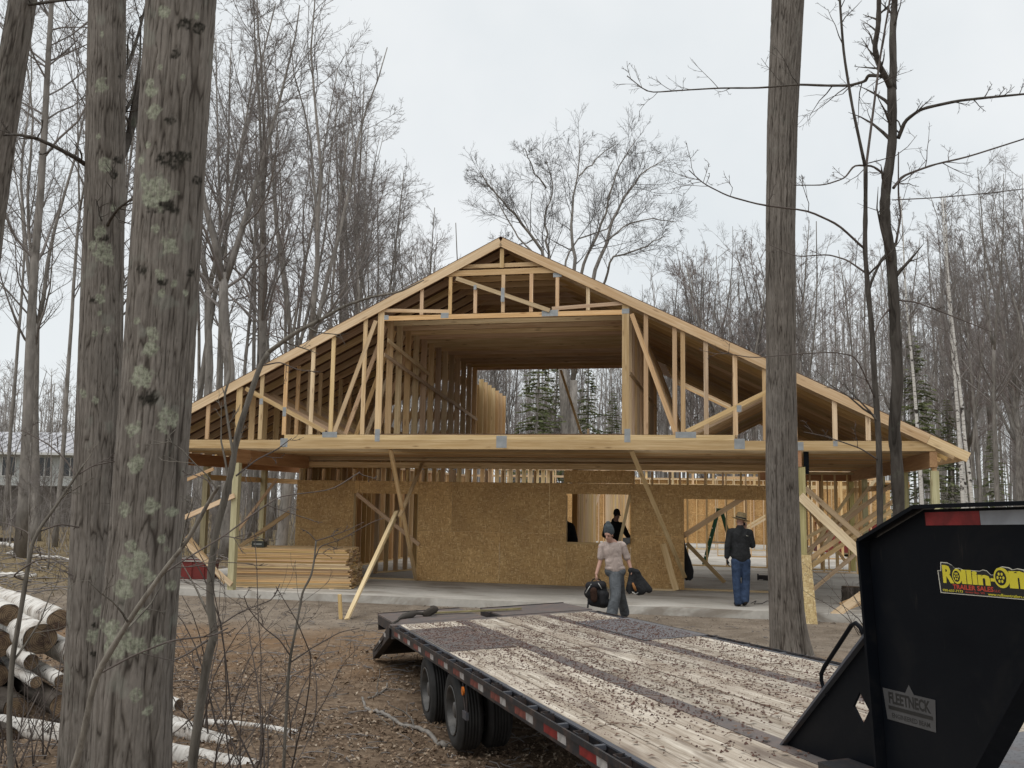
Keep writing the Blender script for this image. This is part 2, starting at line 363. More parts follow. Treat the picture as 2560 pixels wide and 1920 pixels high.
def truss(v, full):
    """one roof truss; v is its front face"""
    c = v+0.019
    b = MB(); b.box(-8.4, 8.4, -0.019, 0.019, 0, 0.186)
    me = _mc.setdefault('chord', None) or b.mesh('roof_truss', PINE); _mc['chord'] = me
    tr = obj('roof_truss', me, T(0, c, 3.045), house)
    TH = dict(top_chord=.0372, knee_stud=.0354, web=.0348, stud=.0336, splice_chord=.0376, collar_chord=.0366, collar_tie=.0360, cap_stud=.0330, cap_chord=.0342, king_post=.0324)
    A = lambda n, p0, p1, wd=0.089, th=None, m=PINE: lumber(n, (p0[0], c, p0[1]), (p1[0], c, p1[1]), wd, th or TH[n], m, tr)
    for s in (-1, 1):
        A('top_chord', (s*8.86, roof_z(8.86)-0.10), (s*0.004, RIDGE-0.10), 0.14)
        A('knee_stud', (s*2.62, 3.34), (s*2.62, 6.02), 0.14)
        A('web', (s*5.72, 4.36), (s*3.82, 3.41)); A('web', (s*2.74, 5.80), (s*3.60, 3.40), th=.0351)
        A('stud', (s*5.86, 3.24), (s*5.86, roof_z(5.86)-0.19), 0.14)
        A('stud', (s*4.77, 3.34), (s*4.77, roof_z(4.77)-0.19))
    A('splice_chord', (-4.75, 3.288), (4.75, 3.288), 0.11)
    A('collar_chord', (-2.55, 5.84), (2.55, 5.84), 0.10)
    A('collar_tie', (-1.42, 6.77), (1.42, 6.77), 0.12)
    if full:
        for s in (-1, 1):
            for u in (6.60, 5.33, 4.15, 3.69, 2.97) if s < 0 else (6.62, 5.33, 4.21, 3.76, 3.60, 3.03, 7.22):
                z0 = 3.24 if u > 4.75 else 3.35
                A('stud', (s*u, z0), (s*u, roof_z(u)-0.19))
        for u, z1 in ((-1.72, 6.46), (-1.09, 6.70), (-0.54, 6.42), (0.06, 6.71), (0.66, 6.71), (1.21, 6.70), (1.85, 6.40)):
            A('cap_stud', (u, 5.90), (u, z1), 0.075)
        lumber('web', (-0.96, c-0.03, 6.66), (1.06, c-0.03, 5.91), 0.085, 0.038, PINE, tr)
        A('cap_chord', (1.10, 5.955), (2.85, 6.04), 0.075); A('cap_chord', (-2.85, 6.03), (-1.10, 5.955), 0.075)
        A('king_post', (0.02, 6.86), (0.02, 7.27), 0.085)
        lumber('collar_tie', (-0.95, c+0.04, 6.92), (0.95, c+0.04, 6.92), 0.085, 0.038, PINE, tr)
        f = v-0.0006
        for u, z, wd, ht in ((-4.75, 3.17, 0.17, 0.19), (4.84, 3.17, 0.20, 0.20), (-3.70, 3.345, 0.34, 0.12), (3.81, 3.345, 0.40, 0.12), (-2.62, 3.33, 0.11, 0.26), (2.66, 3.33, 0.12, 0.27), (0.08, 3.20, 0.22, 0.25), (1.06, 5.86, 0.34, 0.13), (-1.2, 5.87, 0.17, 0.11), (2.62, 5.86, 0.15, 0.10), (-2.5, 5.86, 0.10, 0.10), (1.21, 6.66, 0.18, 0.09), (-5.33, 4.07, 0.08, 0.13), (-4.77, 3.84, 0.08, 0.2), (4.84, 3.86, 0.09, 0.13), (0.06, 6.27, 0.075, 0.3), (5.98, 3.13, 0.11, 0.16), (6.62, 3.18, 0.08, 0.10)):
            gusset(u, z, wd, ht, f-(0.032 if (abs(u-0.06) < 0.01 and abs(z-6.27) < .01) else 0), tr)
        gusset(2.72, 6.05, 0.34, 0.09, f, tr, math.radians(26)); gusset(-0.54, 6.45, 0.06, 0.10, f-0.031, tr)
    return tr
truss(0.0, True)
for i in range(1, 14): truss(0.61*i, False)
# longer lower wings behind the upper room
for i in range(14, 21):
    v = 0.61*i+0.019
    for s in (1,):
        add('rafter', (s*8.86, v, roof_z(8.86)-0.10), (s*2.95, v, roof_z(2.95)-0.10), 0.14, 0.038, PINE)
        add('stud', (s*5.86, v, 3.24), (s*5.86, v, roof_z(5.86)-0.19), 0.14, 0.038, PINE)
        add('ceiling_joist', (s*8.4, v, 3.14), (s*2.6, v, 3.14), 0.186, 0.038, PINE)
# barge boards on the front
for s in (-1, 1):
    su = 8.28
    for a, b_ in ((0.003, su), (su+0.004, HALF)):
        p0 = (s*a, -0.024, roof_z(a)-0.103); p1 = (s*b_, -0.024, roof_z(b_)-0.103)
        add('barge_board', p0, p1, 0.184, 0.038, PINE2)
# eave ends of the rafters along each side (sub-fascia)
for s in (-1, 1): add('fascia', (s*8.94, -0.004, roof_z(8.94)-0.09), (s*8.94, 12.9, roof_z(8.94)-0.09), 0.14, 0.038, PINE, side=(1, 0, 0))
# roof sheathing in rows of panels
k = math.sqrt(1.25)
for s in (-1, 1):
    for r in range(8):
        d0, d1 = r*1.22, min((r+1)*1.22-0.003, HALF*k); u0, u1 = d0/k, d1/k
        vend = 8.1 if (u1 < 2.9 or s < 0) else (10.5 if r in (3, 4) else 12.9); v0 = -0.045; n_ = 0
        while v0 < vend-0.05:
            v1 = min(v0+(2.44 if not (n_ == 0 and r % 2) else 1.22), vend)
            b = MB(); th = 0.012; zz = lambda u: roof_z(u)+0.003
            q = [(s*u0, v0, zz(u0)), (s*u1, v0, zz(u1)), (s*u1, v1-0.003, zz(u1)), (s*u0, v1-0.003, zz(u0))]
            if s < 0: q = [q[1], q[0], q[3], q[2]]
            vv = np.array(q+[(a, c_, z+th) for a, c_, z in q]); cen = vv.mean(0)
            b.add(vv-cen, [(0, 3, 2, 1), (4, 5, 6, 7), (0, 1, 5, 4), (1, 2, 6, 5), (2, 3, 7, 6), (3, 0, 4, 7)])
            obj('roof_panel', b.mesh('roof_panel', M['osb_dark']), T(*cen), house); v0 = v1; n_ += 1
# floor of the upper room
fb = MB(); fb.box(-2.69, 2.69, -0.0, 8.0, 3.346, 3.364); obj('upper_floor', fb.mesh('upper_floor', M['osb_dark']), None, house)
# upper room: diagonal let-in brace and ledger on the left studs, loose studs standing beyond the roofed part
add('brace', (-2.535, 0.05, 5.06), (-2.535, 8.0, 4.33), 0.089, 0.02, PINE, side=(1, 0, 0))
add('brace', (-2.525, 0.2, 5.40), (-2.525, 3.2, 5.05), 0.089, 0.02, PINE2, side=(1, 0, 0))
add('brace', (2.70, 0.05, 4.6), (2.70, 8.0, 4.6), 0.089, 0.02, PINE, side=(1, 0, 0))
for i in range(7):
    v = 8.75+0.5*i
    add('stud', (-2.62, v, 3.37), (-2.62, v, 5.62-0.03*i), 0.14, 0.045, PINE2)
pb = MB(); pb.box(-2.72, -2.705, 8.5, 11.8, 3.37, 5.45); obj('sheathing_panel', pb.mesh('sheathing_panel', OSB), None, house)
add('prop', (-0.05, 7.9, 5.75), (0.42, 10.4, 3.37), 0.07, 0.03, PINE2); add('prop', (1.82, 8.4, 5.8), (2.28, 10.6, 3.37), 0.07, 0.03, PINE)
add('prop', (0.40, 10.45, 3.37), (0.40, 10.45, 4.25), 0.07, 0.03, PINE2)

# posts and side beams
def post(u, v, z0=0.002, z1=2.73, w_=0.14, m='treated', lab=None): return add('post', (u, v, z0), (u, v, z1), w_, w_, M[m])
for u, z1 in ((-5.87, 2.73), (5.99, 2.73), (8.38, 2.68), (-8.38, 2.73)): post(u, 0.09, 0.002, z1)
for s in (-1, 1):
    for v in (3.15, 6.3, 9.4, 12.4): post(s*8.36, v, 0.002, 2.74)
    add('beam', (s*8.36, 0.01, 2.89), (s*8.36, 12.8, 2.89), 0.29, 0.13, M['lvl'], side=(1, 0, 0))
    add('beam', (s*5.93, 0.01, 2.885), (s*5.93, 3.79, 2.885), 0.30, 0.13, M['lvl'], side=(1, 0, 0))
    add('girt', (s*8.46, 3.2, 2.47), (s*8.46, 12.4, 2.47), 0.14, 0.038, PINE, side=(1, 0, 0))
add('post_cap', (8.38, 0.09, 2.68), (8.38, 0.09, 2.742), 0.08, 0.08, PINE)
add('bracket', (6.085, 0.09, 2.60), (6.085, 0.09, 3.03), 0.10, 0.03, M['steel_black'])
# strand board strip wrapped on the foot of the right post
add('post_wrap', (6.09, -0.42, -0.17), (6.02, -0.04, 1.07), 0.20, 0.02, M['osb_pale'])

# ---- stud walls
def cut_rects(x0, x1, z0, z1, holes):
    xs = sorted({x0, x1, *[min(max(h_[i], x0), x1) for h_ in holes for i in (0, 1)]})
    out = []
    for a, b_ in zip(xs[:-1], xs[1:]):
        if b_-a < 1e-4: continue
        segs = [(z0, z1)]
        for h_ in holes:
            if h_[0] < b_-1e-4 and h_[1] > a+1e-4:
                ns = []
                for s0, s1 in segs:
                    if h_[2] > s0: ns.append((s0, min(s1, h_[2])))
                    if h_[3] < s1: ns.append((max(s0, h_[3]), s1))
                segs = [q for q in ns if q[1]-q[0] > 1e-3]
        out += [(a, b_, s0, s1) for s0, s1 in segs]
    # merge horizontally
    out.sort(key=lambda q: (q[2], q[3], q[0])); res = []
    for q in out:
        if res and abs(res[-1][1]-q[0]) < 1e-6 and res[-1][2:] == q[2:]: res[-1] = (res[-1][0], q[1], *q[2:])
        else: res.append(q)
    return res
class Wall:
    """a stud wall along a horizontal line; local x along the wall, y into the house, z up; outer face y=0"""
    def __init__(s, o, dirx, L, m=PINE, top=3.04, label=None):
        s.x = Vector((*dirx, 0)).normalized(); s.o = Vector((*o, 0)); s.y = Vector((-s.x.y, s.x.x, 0)); s.L = L; s.m = m; s.top = top
        b = MB(); b.box(0, L, 0, 0.14, 0.002, 0.04)
        s.root = obj('stud_wall', b.mesh('stud_wall', m), frame(s.o, s.x, s.y, Vector((0, 0, 1))), house)
        if label: s.root['label'] = label
    def P(s, x, y, z): return s.o+s.x*x+s.y*y+Vector((0, 0, z))
    def bar(s, n, a, b_, wide, thick, m=None, side=None):
        return lumber(n, s.P(*a), s.P(*b_), wide, thick, m or s.m, s.root, side=side or s.x)
    def plates(s, z=None):
        z = z or s.top
        for q in (0.021, 0.063): s.bar('top_plate', (0, 0.07, z-q), (s.L, 0.07, z-q), 0.14, 0.038, side=(0, 0, 1))
    def studs(s, pitch=0.406, start=0.02, skip=(), z0=0.042, z1=None):
        x = start
        while x < s.L:
            if not any(a < x < b_ for a, b_ in skip): s.bar('stud', (x, 0.07, z0), (x, 0.07, z1 or s.top-0.085), 0.14, 0.038)
            x += pitch
    def panels(s, z0, z1, holes=(), off=0.0, y=-0.0135, rows=None, m=None, th=0.012):
        for ri, (a, b_) in enumerate(rows or ((z0, (z0+z1)/2), ((z0+z1)/2, z1))):
            x = -((off+(1.22 if ri else 0)) % 2.44)
            while x < s.L:
                for q in cut_rects(max(x, 0), min(x+2.44, s.L), a, b_, holes):
                    if q[1]-q[0] < 0.02: continue
                    cx, cz = (q[0]+q[1])/2, (q[2]+q[3])/2; hx, hz = (q[1]-q[0])/2-0.003, (q[3]-q[2])/2-0.003
                    b = MB(); b.box(-hx, hx, 0, th, -hz, hz)
                    obj('sheathing_panel', b.mesh('sheathing_panel', m or OSB), frame(s.P(cx, y, cz), s.x, s.y, Vector((0, 0, 1))), s.root)
                x += 2.44
# front wall of the porch
U0 = -6.18
fw_ = Wall((U0, 3.83), (1, 0), 12.36, label='front wall sheathed with strand board around a door, a window and a wide opening')
door, win, wide = (-4.62-U0, -2.92-U0, 0, 2.12), (0.82-U0, 2.35-U0, 1.04, 2.18), (3.60-U0, 6.00-U0, 0, 2.10)
fw_.panels(0.01, 2.44, (door, win, wide), off=2.44-(( -2.04+1.22-U0) % 2.44))
fw_.plates(); fw_.bar('top_plate', (0, 0.07, 2.84), (12.36, 0.07, 2.84), 0.14, 0.22, side=(0, 1, 0))
kx = [-6.13, -5.9, -5.5, -5.1, -4.66, -4.02, -3.62, -3.24, -2.83, -2.42, -2.02, -1.62, -1.20, -0.79, -0.39, 0.02, 0.42, 0.76, 1.2, 1.6, 2.0, 2.42, 2.86, 3.27, 3.51, 3.69, 4.09, 4.50, 4.91, 5.32, 5.73, 6.13]
for u in kx:
    x = u-U0
    if door[0] < x < door[1]: z0 = 2.44
    elif wide[0]+0.02 < x < wide[1]: z0 = 2.44
    elif win[0] < x < win[1]: z0 = 2.76
    else: z0 = 0.042
    fw_.bar('stud', (x, 0.075, z0), (x, 0.075, 2.73), 0.13, 0.042)
    if win[0] < x < win[1]: fw_.bar('stud', (x, 0.075, 0.042), (x, 0.075, 0.99), 0.13, 0.042)
fw_.bar('header', (door[0]-0.05, 0.075, 2.28), (door[1]+0.05, 0.075, 2.28), 0.28, 0.12, M['lvl'], (0, 1, 0))
fw_.bar('header', (wide[0]-0.05, 0.075, 2.27), (wide[1]+0.05, 0.075, 2.27), 0.30, 0.12, M['lvl'], (0, 1, 0))
fw_.bar('header', (win[0]-0.06, 0.06, 2.60), (win[1]+0.08, 0.06, 2.60), 0.30, 0.11, M['osb'], (0, 1, 0))
fw_.bar('header', (win[0]-0.04, 0.075, 2.31), (win[1]+0.04, 0.075, 2.31), 0.24, 0.12, M['lvl'], (0, 1, 0))
fw_.bar('sill', (win[0], 0.07, 1.015), (win[1], 0.07, 1.015), 0.17, 0.04, PINE, (0, 0, 1))
for x in (door[0]-0.02, door[1]+0.02, win[0]-0.02, win[1]+0.02, wide[0]-0.02, wide[1]+0.02):
    fw_.bar('jamb_stud', (x, 0.07, 0.04), (x, 0.07, 2.14), 0.138, 0.036, PINE2)
# walls inside
def simple_wall(o, d, L, m=PINE, sheath=None, pitch=0.406, skip=(), top=3.04, lab=None, rows=None):
    wl = Wall(o, d, L, m, top, lab); wl.plates(); wl.studs(pitch, skip=skip)
    if sheath is not None: wl.panels(0.01, top-0.02, skip and [(a, b_, 0, 2.1) for a, b_ in skip] or (), y=sheath, rows=rows, m=OSB)
    return wl
simple_wall((-6.08, 4.05), (0, 1), 16.0, PINE, 0.142-0.0, lab='long left stud wall running back into the house')
simple_wall((-1.6, 23.7), (1, 0.055), 13.0, PINE2, 0.142, top=3.08, lab='bright back wall with strand board behind its studs', rows=((0.25, 1.47), (1.47, 2.69), (2.69, 3.06)))
simple_wall((-6.2, 19.9), (1, 0.0), 7.2, PINE2, None, skip=((2.2, 4.6),))
simple_wall((3.3, 12.75), (1, -0.075), 5.1, PINE, None, pitch=0.62)
simple_wall((4.2, 18.9), (1, 0), 6.0, PINE, None, pitch=0.62)
simple_wall((0.26, 9.3), (0, 1), 4.3, PINE2, None, pitch=0.38)
add('post', (0.20, 9.16, 0.002), (0.20, 9.16, 3.0), 0.15, 0.15, M['lvl'])
simple_wall((-4.6, 5.6), (0.36, 1), 9.5, PINE2, None, pitch=0.42, top=3.15)
simple_wall((-6.0, 22.5), (1, 0), 4.2, PINE2, 0.142, top=3.62, rows=((0.1, 1.3), (1.3, 2.5)))
simple_wall((0.2, 17.6), (0.06, 1), 5.0, PINE2, None, top=3.4)
# top rails, loose purlins and bracing seen through the openings at the back
for i, z in enumerate((3.32, 2.72, 3.62)): add('rail', (2.0-i, 21.0+i, z), (10.2, 21.4+i, z), 0.14, 0.045, PINE2)
for i in range(10): add('stud', (2.4+i*0.82, 21.3, 2.3), (2.4+i*0.82, 21.3, 3.6), 0.09, 0.05, PINE2)
for i in range(10): add('stud', (-5.2+i*0.7, 24.0, 0.02), (-5.2+i*0.7, 24.0, 3.4), 0.09, 0.045, PINE2)
add('rail', (-6.0, 24.0, 3.42), (2.2, 24.0, 3.42), 0.09, 0.14, PINE2); add('rail', (-6.0, 16.0, 3.4), (0.6, 13.0, 3.55), 0.2, 0.06, PINE2)
for a, b_ in (((6.4, 9.0, 0.1), (8.1, 9.6, 2.5)), ((8.2, 12.6, 0.2), (6.6, 12.6, 2.6)), ((7.4, 16.0, 0.1), (9.6, 16.0, 2.9)), ((5.0, 23.2, 0.8), (7.6, 23.4, 2.4)), ((4.7, 23.1, 0.5), (7.2, 23.3, 2.0)), ((-0.6, 15.0, 0.0), (0.4, 15.0, 3.0)), ((2.1, 14, 0), (1.4, 14, 3)), ((8.0, 20.0, 0.0), (8.0, 20.0, 3.4)), ((9.0, 21.0, 0.0), (9.0, 21.0, 3.4))):
    add('brace', a, b_, 0.089, 0.038, PINE2)
# right bay: a taller stud wall and crossing braces fill it down to the slab
simple_wall((6.3, 11.2), (1, 0.02), 2.0, PINE2, None, pitch=0.36, top=3.0)
for a, b_ in (((6.2, 2.4, 0.1), (8.25, 3.4, 1.75)), ((8.2, 2.6, 0.2), (6.4, 3.6, 2.35)), ((6.4, 6.6, 0.2), (8.2, 7.2, 2.5)), ((6.15, 3.0, 0.9), (8.3, 3.5, 2.6))): add('brace', a, b_, 0.085, 0.038, PINE)
# right bay: ledger, corner studs
add('ledger', (5.6, 11.9, 2.86), (8.4, 11.9, 2.86), 0.24, 0.05, M['lvl'])
for u in (6.5, 6.95, 7.4, 7.85): add('stud', (u, 11.95, 0.05), (u, 11.95, 2.75), 0.09, 0.045, PINE)
for v in (9.9, 10.8): add('stud', (8.3, v, 0.02), (8.3, v, 2.72), 0.09, 0.045, PINE)

# temporary braces about the porch
add('brace', at_v(1576, 1236, 4.02), at_v(1547, 1364, 4.02), 0.07, 0.038, PINE2)
def br(a, b_, wide=0.089, m=PINE, side=(0, 1, 0), th=0.038): return add('brace', a, b_, wide, th, m, side=side)
br((-2.36, 0.12, 3.04), (-2.90, 3.74, 0.05)); br((-2.81, 3.76, 2.88), (-2.55, 1.4, 1.62))
br((-2.60, 1.30, 1.72), (-2.10, -2.65, -0.16), 0.089, PINE2); br((-2.575, 1.15, 1.55), (-2.16, -2.35, -0.05), 0.07, PINE2)
br((-2.22, -2.62, -0.20), (-2.24, -2.68, 0.28), 0.06, PINE2)
br((-4.53, 3.76, 2.11), (-2.84, 3.76, 0.88))
br((2.73, 0.12, 3.03), (3.62, 3.72, 0.30)); br((3.13, 3.55, 1.06), (3.43, 3.50, 0.02), 0.14, PINE2)
br((3.52, 4.02, 1.20), (4.95, 4.02, 2.14), 0.12); br((3.6, 5.5, 1.0), (4.5, 6.3, 0.02), 0.10)
br((5.95, -0.01, 2.18), (7.55, -0.01, 0.60), 0.17, PINE2); br((6.1, 0.7, 2.34), (7.9, 0.9, 0.7), 0.10, PINE)
br((6.05, 0.35, 0.92), (8.2, 2.9, 2.2)); br((6.1, 0.5, 0.78), (8.3, 4.6, 1.9)); br((6.1, 1.4, 1.3), (8.3, 6.0, 2.3), 0.07)
br((6.5, 0.02, -0.05), (7.8, 0.3, 0.90), 0.15, PINE2, (0, 1, 0)); br((6.75, 0.9, 0.03), (8.1, 1.0, 0.62), 0.19, PINE2)
br((-7.01, -0.01, 1.0), (-5.82, -0.01, 0.12), 0.10, PINE2); br((-7.3, 0.6, 1.1), (-6.3, 0.6, 0.10), 0.10)
br((-6.86, 2.0, 1.12), (-6.36, 3.0, 2.42), 0.06); br((-7.35, 3.0, 0.70), (-6.30, 3.70, 1.62), 0.10)
br((-7.9, -0.02, 1.15), (-5.85, -0.02, 2.02), 0.10, PINE2); br((-8.3, 0.2, 1.9), (-6.5, 0.2, 2.6), 0.07)
br((-6.62, 3.9, 0.02), (-6.2, 3.74, 0.66), 0.07, PINE2)
# ------------------------------------------------------------------ the gooseneck trailer
TO = np.array([4.61590246, -19.33970837, 0.82571895])
TN = np.array([0.87797953, 0.47608551, 0.04994537]); TA = np.array([-0.4747409, 0.87935722, -0.03676889]); TU = np.array([-0.06142496, 0.00857122, 0.9980749])
TF = frame(TO, TN, TA, TU)                                      # local x = across (L), y = towards the tail (A), z = up from the deck (H)
def tw(L, A, H): return TO+TN*L+TA*A+TU*H
trailer = empty('flatbed_trailer', TF @ T(3.25, 8.0, -1.15), 'long gooseneck flatbed trailer with a weathered plank deck and a black steel neck', 'trailer')
def deck_wood():
    t = NT('weathered_plank', 0.85, 0.2); v = offs(t, t.co())
    g = t.noise(t.mapv(v, (22, 1.0, 22)), 1.0, 5, 0.65, 0.8); g2 = t.noise(t.mapv(v, (60, 2.2, 60)), 1.0, 3, 0.6, 0.4); big = t.noise(t.mapv(v, (2.2, 0.7, 1)), 1.0, 4, 0.6)
    c = t.ramp(g, [(0.28, (0.22, 0.18, 0.14)), (0.43, (0.46, 0.405, 0.335)), (0.66, (0.70, 0.645, 0.565))])
    c = t.mix(0.75, c, t.ramp(g2, [(0.34, (0.46, 0.41, 0.37)), (0.54, (1.03, 1.02, 1.0))]), 'MULTIPLY')
    c = t.mix(t.ramp(big, [(0.42, (0.62,)*3), (0.60, (0, 0, 0))]), c, (0.24, 0.185, 0.14))
    wet = t.noise(t.mapv(v, (5, 0.9, 1), (3, 1, 0)), 1.0, 3)
    c = t.mix(t.ramp(wet, [(0.56, (0, 0, 0)), (0.68, (0.75,)*3)]), c, (0.115, 0.085, 0.07))
    t.col(t.hsv(c, 0.5, 1.0, t.math('MULTIPLY_ADD', t.rnd(), 0.30, 0.84))); t.bump(t.math('ADD', g, g2), 0.5, 0.006); return t.m
def rusty(name, c1, c2, rough=0.6, amt=0.5):
    t = NT(name, rough, 0.35); p = t.co(); a = t.noise(p, 5, 6, 0.7, 0.4); b = t.noise(p, 45, 3)
    t.col(t.mix(t.ramp(a, [(amt-0.08, (0, 0, 0)), (amt+0.12, (1, 1, 1))]), t.mix(0.3, c1, t.ramp(b, [(0.3, (0.5,)*3), (0.7, (1.2,)*3)]), 'MULTIPLY'), c2)); t.bump(b, 0.2, 0.002); return t.m
M['plank'] = deck_wood()
M['frame_steel'] = rusty('trailer_frame_steel', (0.022, 0.022, 0.025), (0.085, 0.055, 0.042), 0.55, 0.56)
M['flange'] = rusty('deck_flange_steel', (0.075, 0.08, 0.095), (0.10, 0.075, 0.065), 0.45, 0.6)
M['tread'] = rusty('tread_plate_worn', (0.118, 0.107, 0.104), (0.165, 0.125, 0.11), 0.6, 0.5)
M['tread_grey'] = rusty('tread_plate_grey', (0.15, 0.150, 0.160), (0.135, 0.115, 0.112), 0.5, 0.55)
M['tape_red'] = plain('red_reflective_tape', (0.24, 0.018, 0.018), 0.45, var=0.5, scale=14)
M['tape_red_old'] = plain('faded_red_tape', (0.22, 0.06, 0.045), 0.6, var=0.6, scale=16)
M['tape_white'] = plain('white_reflective_tape', (0.42, 0.40, 0.385), 0.5, var=0.4, scale=14)
M['tape_silver'] = plain('silver_tape', (0.27, 0.285, 0.31), 0.4, var=0.25, scale=9)
def tp(name, mb, m, parent=None, smooth=False): return obj(name, mb.mesh(name, m, smooth), TF, parent or trailer)
def bx(name, a, m, parent=None):
    """box given as L0,L1,A0,A1,H0,H1 with its own origin"""
    c = ((a[0]+a[1])/2, (a[2]+a[3])/2, (a[4]+a[5])/2); h = ((a[1]-a[0])/2, (a[3]-a[2])/2, (a[5]-a[4])/2)
    key = ('bx', name, *[round(q, 4) for q in h], m.name)
    if key not in _mc:
        b = MB(); b.box(-h[0], h[0], -h[1], h[1], -h[2], h[2]); _mc[key] = b.mesh(name, m)
    return obj(name, _mc[key], TF @ T(*c), parent or trailer)
LW0, LW1 = 2.0, 4.46
A_FRONT, A_PLATE, A_REAR = 1.6, 4.28, 11.98
# planks
def planks(l0, l1, n, A_PLATE=4.28):
    wd = (l1-l0)/n
    for i in range(n):
        j = 0.0015*random.uniform(-1, 1); cut = random.choice([None, random.uniform(6.5, 10)])
        for a, b_ in ((A_PLATE, A_REAR),) if cut is None else ((A_PLATE, cut), (cut+0.006, A_REAR)):
            bb = MB(); h = (b_-a)/2; n_ = 14; ys = np.linspace(-h, h, n_+1)
            w_ = wd/2-0.0045
            for side in (0,):
                zt = 0.0012*np.sin(ys*3+i)+random.uniform(-0.001, 0.003)
                v = []; 
                for yy, z in zip(ys, zt): v += [(-w_, yy, z-0.038), (-w_, yy, z-0.004), (-w_+0.005, yy, z), (w_-0.005, yy, z), (w_, yy, z-0.004), (w_, yy, z-0.038)]
                q = []
                for r in range(n_):
                    for c in range(6): q.append((r*6+c, r*6+(c+1) % 6, (r+1)*6+(c+1) % 6, (r+1)*6+c))
                q += [(0, 5, 4, 1), (1, 4, 3, 2), (n_*6, n_*6+1, n_*6+4, n_*6+5), (n_*6+1, n_*6+2, n_*6+3, n_*6+4)]
                bb.add(v, q)
            obj('plank', bb.mesh('plank', M['plank']), TF @ T(l0+(i+0.5)*wd, (a+b_)/2, j), trailer)
planks(LW0, 2.705, 4, 2.2); planks(2.84, 3.785, 5); planks(3.92, LW1, 3)
for l0, l1 in ((2.707, 2.838), (3.787, 3.918)): bx('frame_flange', (l0, l1, A_PLATE-2.6, A_REAR, -0.012, -0.001), M['tread'])
# tread plates over the wheels and at the front
def tread_plate(l0, l1, a0, a1, m, pitch=0.052):
    b = MB(); b.box(l0, l1, a0, a1, 0.0042, 0.0095)
    p = obj('tread_plate', b.mesh('tread_plate', m), TF, trailer)
    d = MB(); i = 0
    for y in np.arange(a0+0.03, a1-0.02, pitch):
        i += 1
        for k_, x in enumerate(np.arange(l0+0.03+(i % 2)*pitch/2, l1-0.02, pitch)):
            s_ = 1 if (k_+i) % 2 else -1; lx, ly = 0.014, 0.0045; c_, s2 = 0.707, 0.707*s_
            pts = [(-lx, 0), (0, -ly), (lx, 0), (0, ly)]
            v = [(x+px*c_-py*s2, y+px*s2+py*c_, 0.0094) for px, py in pts]+[(x, y, 0.0128)]
            d.add(v, None, [(0, 1, 4), (1, 2, 4), (2, 3, 4), (3, 0, 4)])
    r = obj('raised_tread', d.mesh('raised_tread', m), TF, p); r['kind'] = 'stuff'
tread_plate(2.005, 2.665, 9.15, 11.28, M['tread']); tread_plate(3.86, 4.535, 8.85, 10.85, M['tread_grey'])
tread_plate(2.9, 4.44, A_FRONT, A_PLATE-0.004, M['tread_grey'], 0.046)
# sides: flange, channel, stake pockets, rub rail, tape
for s, e in ((0, LW0), (1, LW1)):
    sg = -1 if s == 0 else 1
    def X(a): return e+sg*a
    def bs(name, a0, a1, A0, A1, h0, h1, m, par=None):
        l0, l1 = sorted((X(a0), X(a1))); return bx(name, (l0, l1, A0, A1, h0, h1), m, par)
    bs('side_flange', 0.003, 0.036, A_FRONT, A_REAR, -0.008, 0.002, M['flange'])
    bs('side_channel', 0.012, 0.03, A_FRONT, A_REAR, -0.155, -0.009, M['frame_steel'])
    rail = bs('rub_rail', 0.107, 0.120, A_FRONT, A_REAR+0.02, -0.036, 0.002, M['frame_steel'])
    bs('rail_skirt', 0.098, 0.106, A_FRONT, A_REAR+0.02, -0.118, -0.004, M['frame_steel'])
    bs('rail_lip', 0.032, 0.0975, A_FRONT, A_REAR, -0.116, -0.110, M['frame_steel'])
    A = 2.3
    while A < A_REAR-0.1:
        b = MB()
        for l0, l1, a0, a1 in ((0.033, 0.097, -0.045, -0.040), (0.033, 0.097, 0.040, 0.045)): b.box(*sorted((sg*l0, sg*l1)), a0, a1, -0.095, 0.006)
        b.box(*sorted((sg*0.092, sg*0.0965)), -0.04, 0.04, -0.095, 0.006)
        key = ('pocket', s)
        if key not in _mc: _mc[key] = b.mesh('stake_pocket', M['frame_steel'])
        obj('stake_pocket', _mc[key], TF @ T(e, A, 0), trailer)
        bx('rail_spool', tuple(sorted((X(0.037), X(0.0975))))+(A+0.29, A+0.325, -0.03, -0.004), M['flange']); A += 0.61
    A = 3.55
    while A < A_REAR-0.3:
        old = A > 6.0
        bs('reflective_tape', 0.1062, 0.1075, A, A+0.155, -0.095, -0.042, M['tape_white'], rail)
        bs('reflective_tape', 0.1062, 0.1075, A+0.157, A+0.42, -0.095, -0.042, M['tape_red_old'] if old else M['tape_red'], rail); A += 0.648
# frame beams, cross members, axles
for L in (2.772, 3.852):
    b = MB(); b.box(L-0.008, L+0.008, A_FRONT, A_REAR, -0.43, -0.014); b.box(L-0.07, L+0.07, A_FRONT, A_REAR, -0.445, -0.43); tp('frame_beam', b, M['steel_black'])
for A in np.arange(2.0, 11.9, 0.46): bx('cross_member', (2.02, 4.44, A, A+0.04, -0.12, -0.042), M['steel_black'])
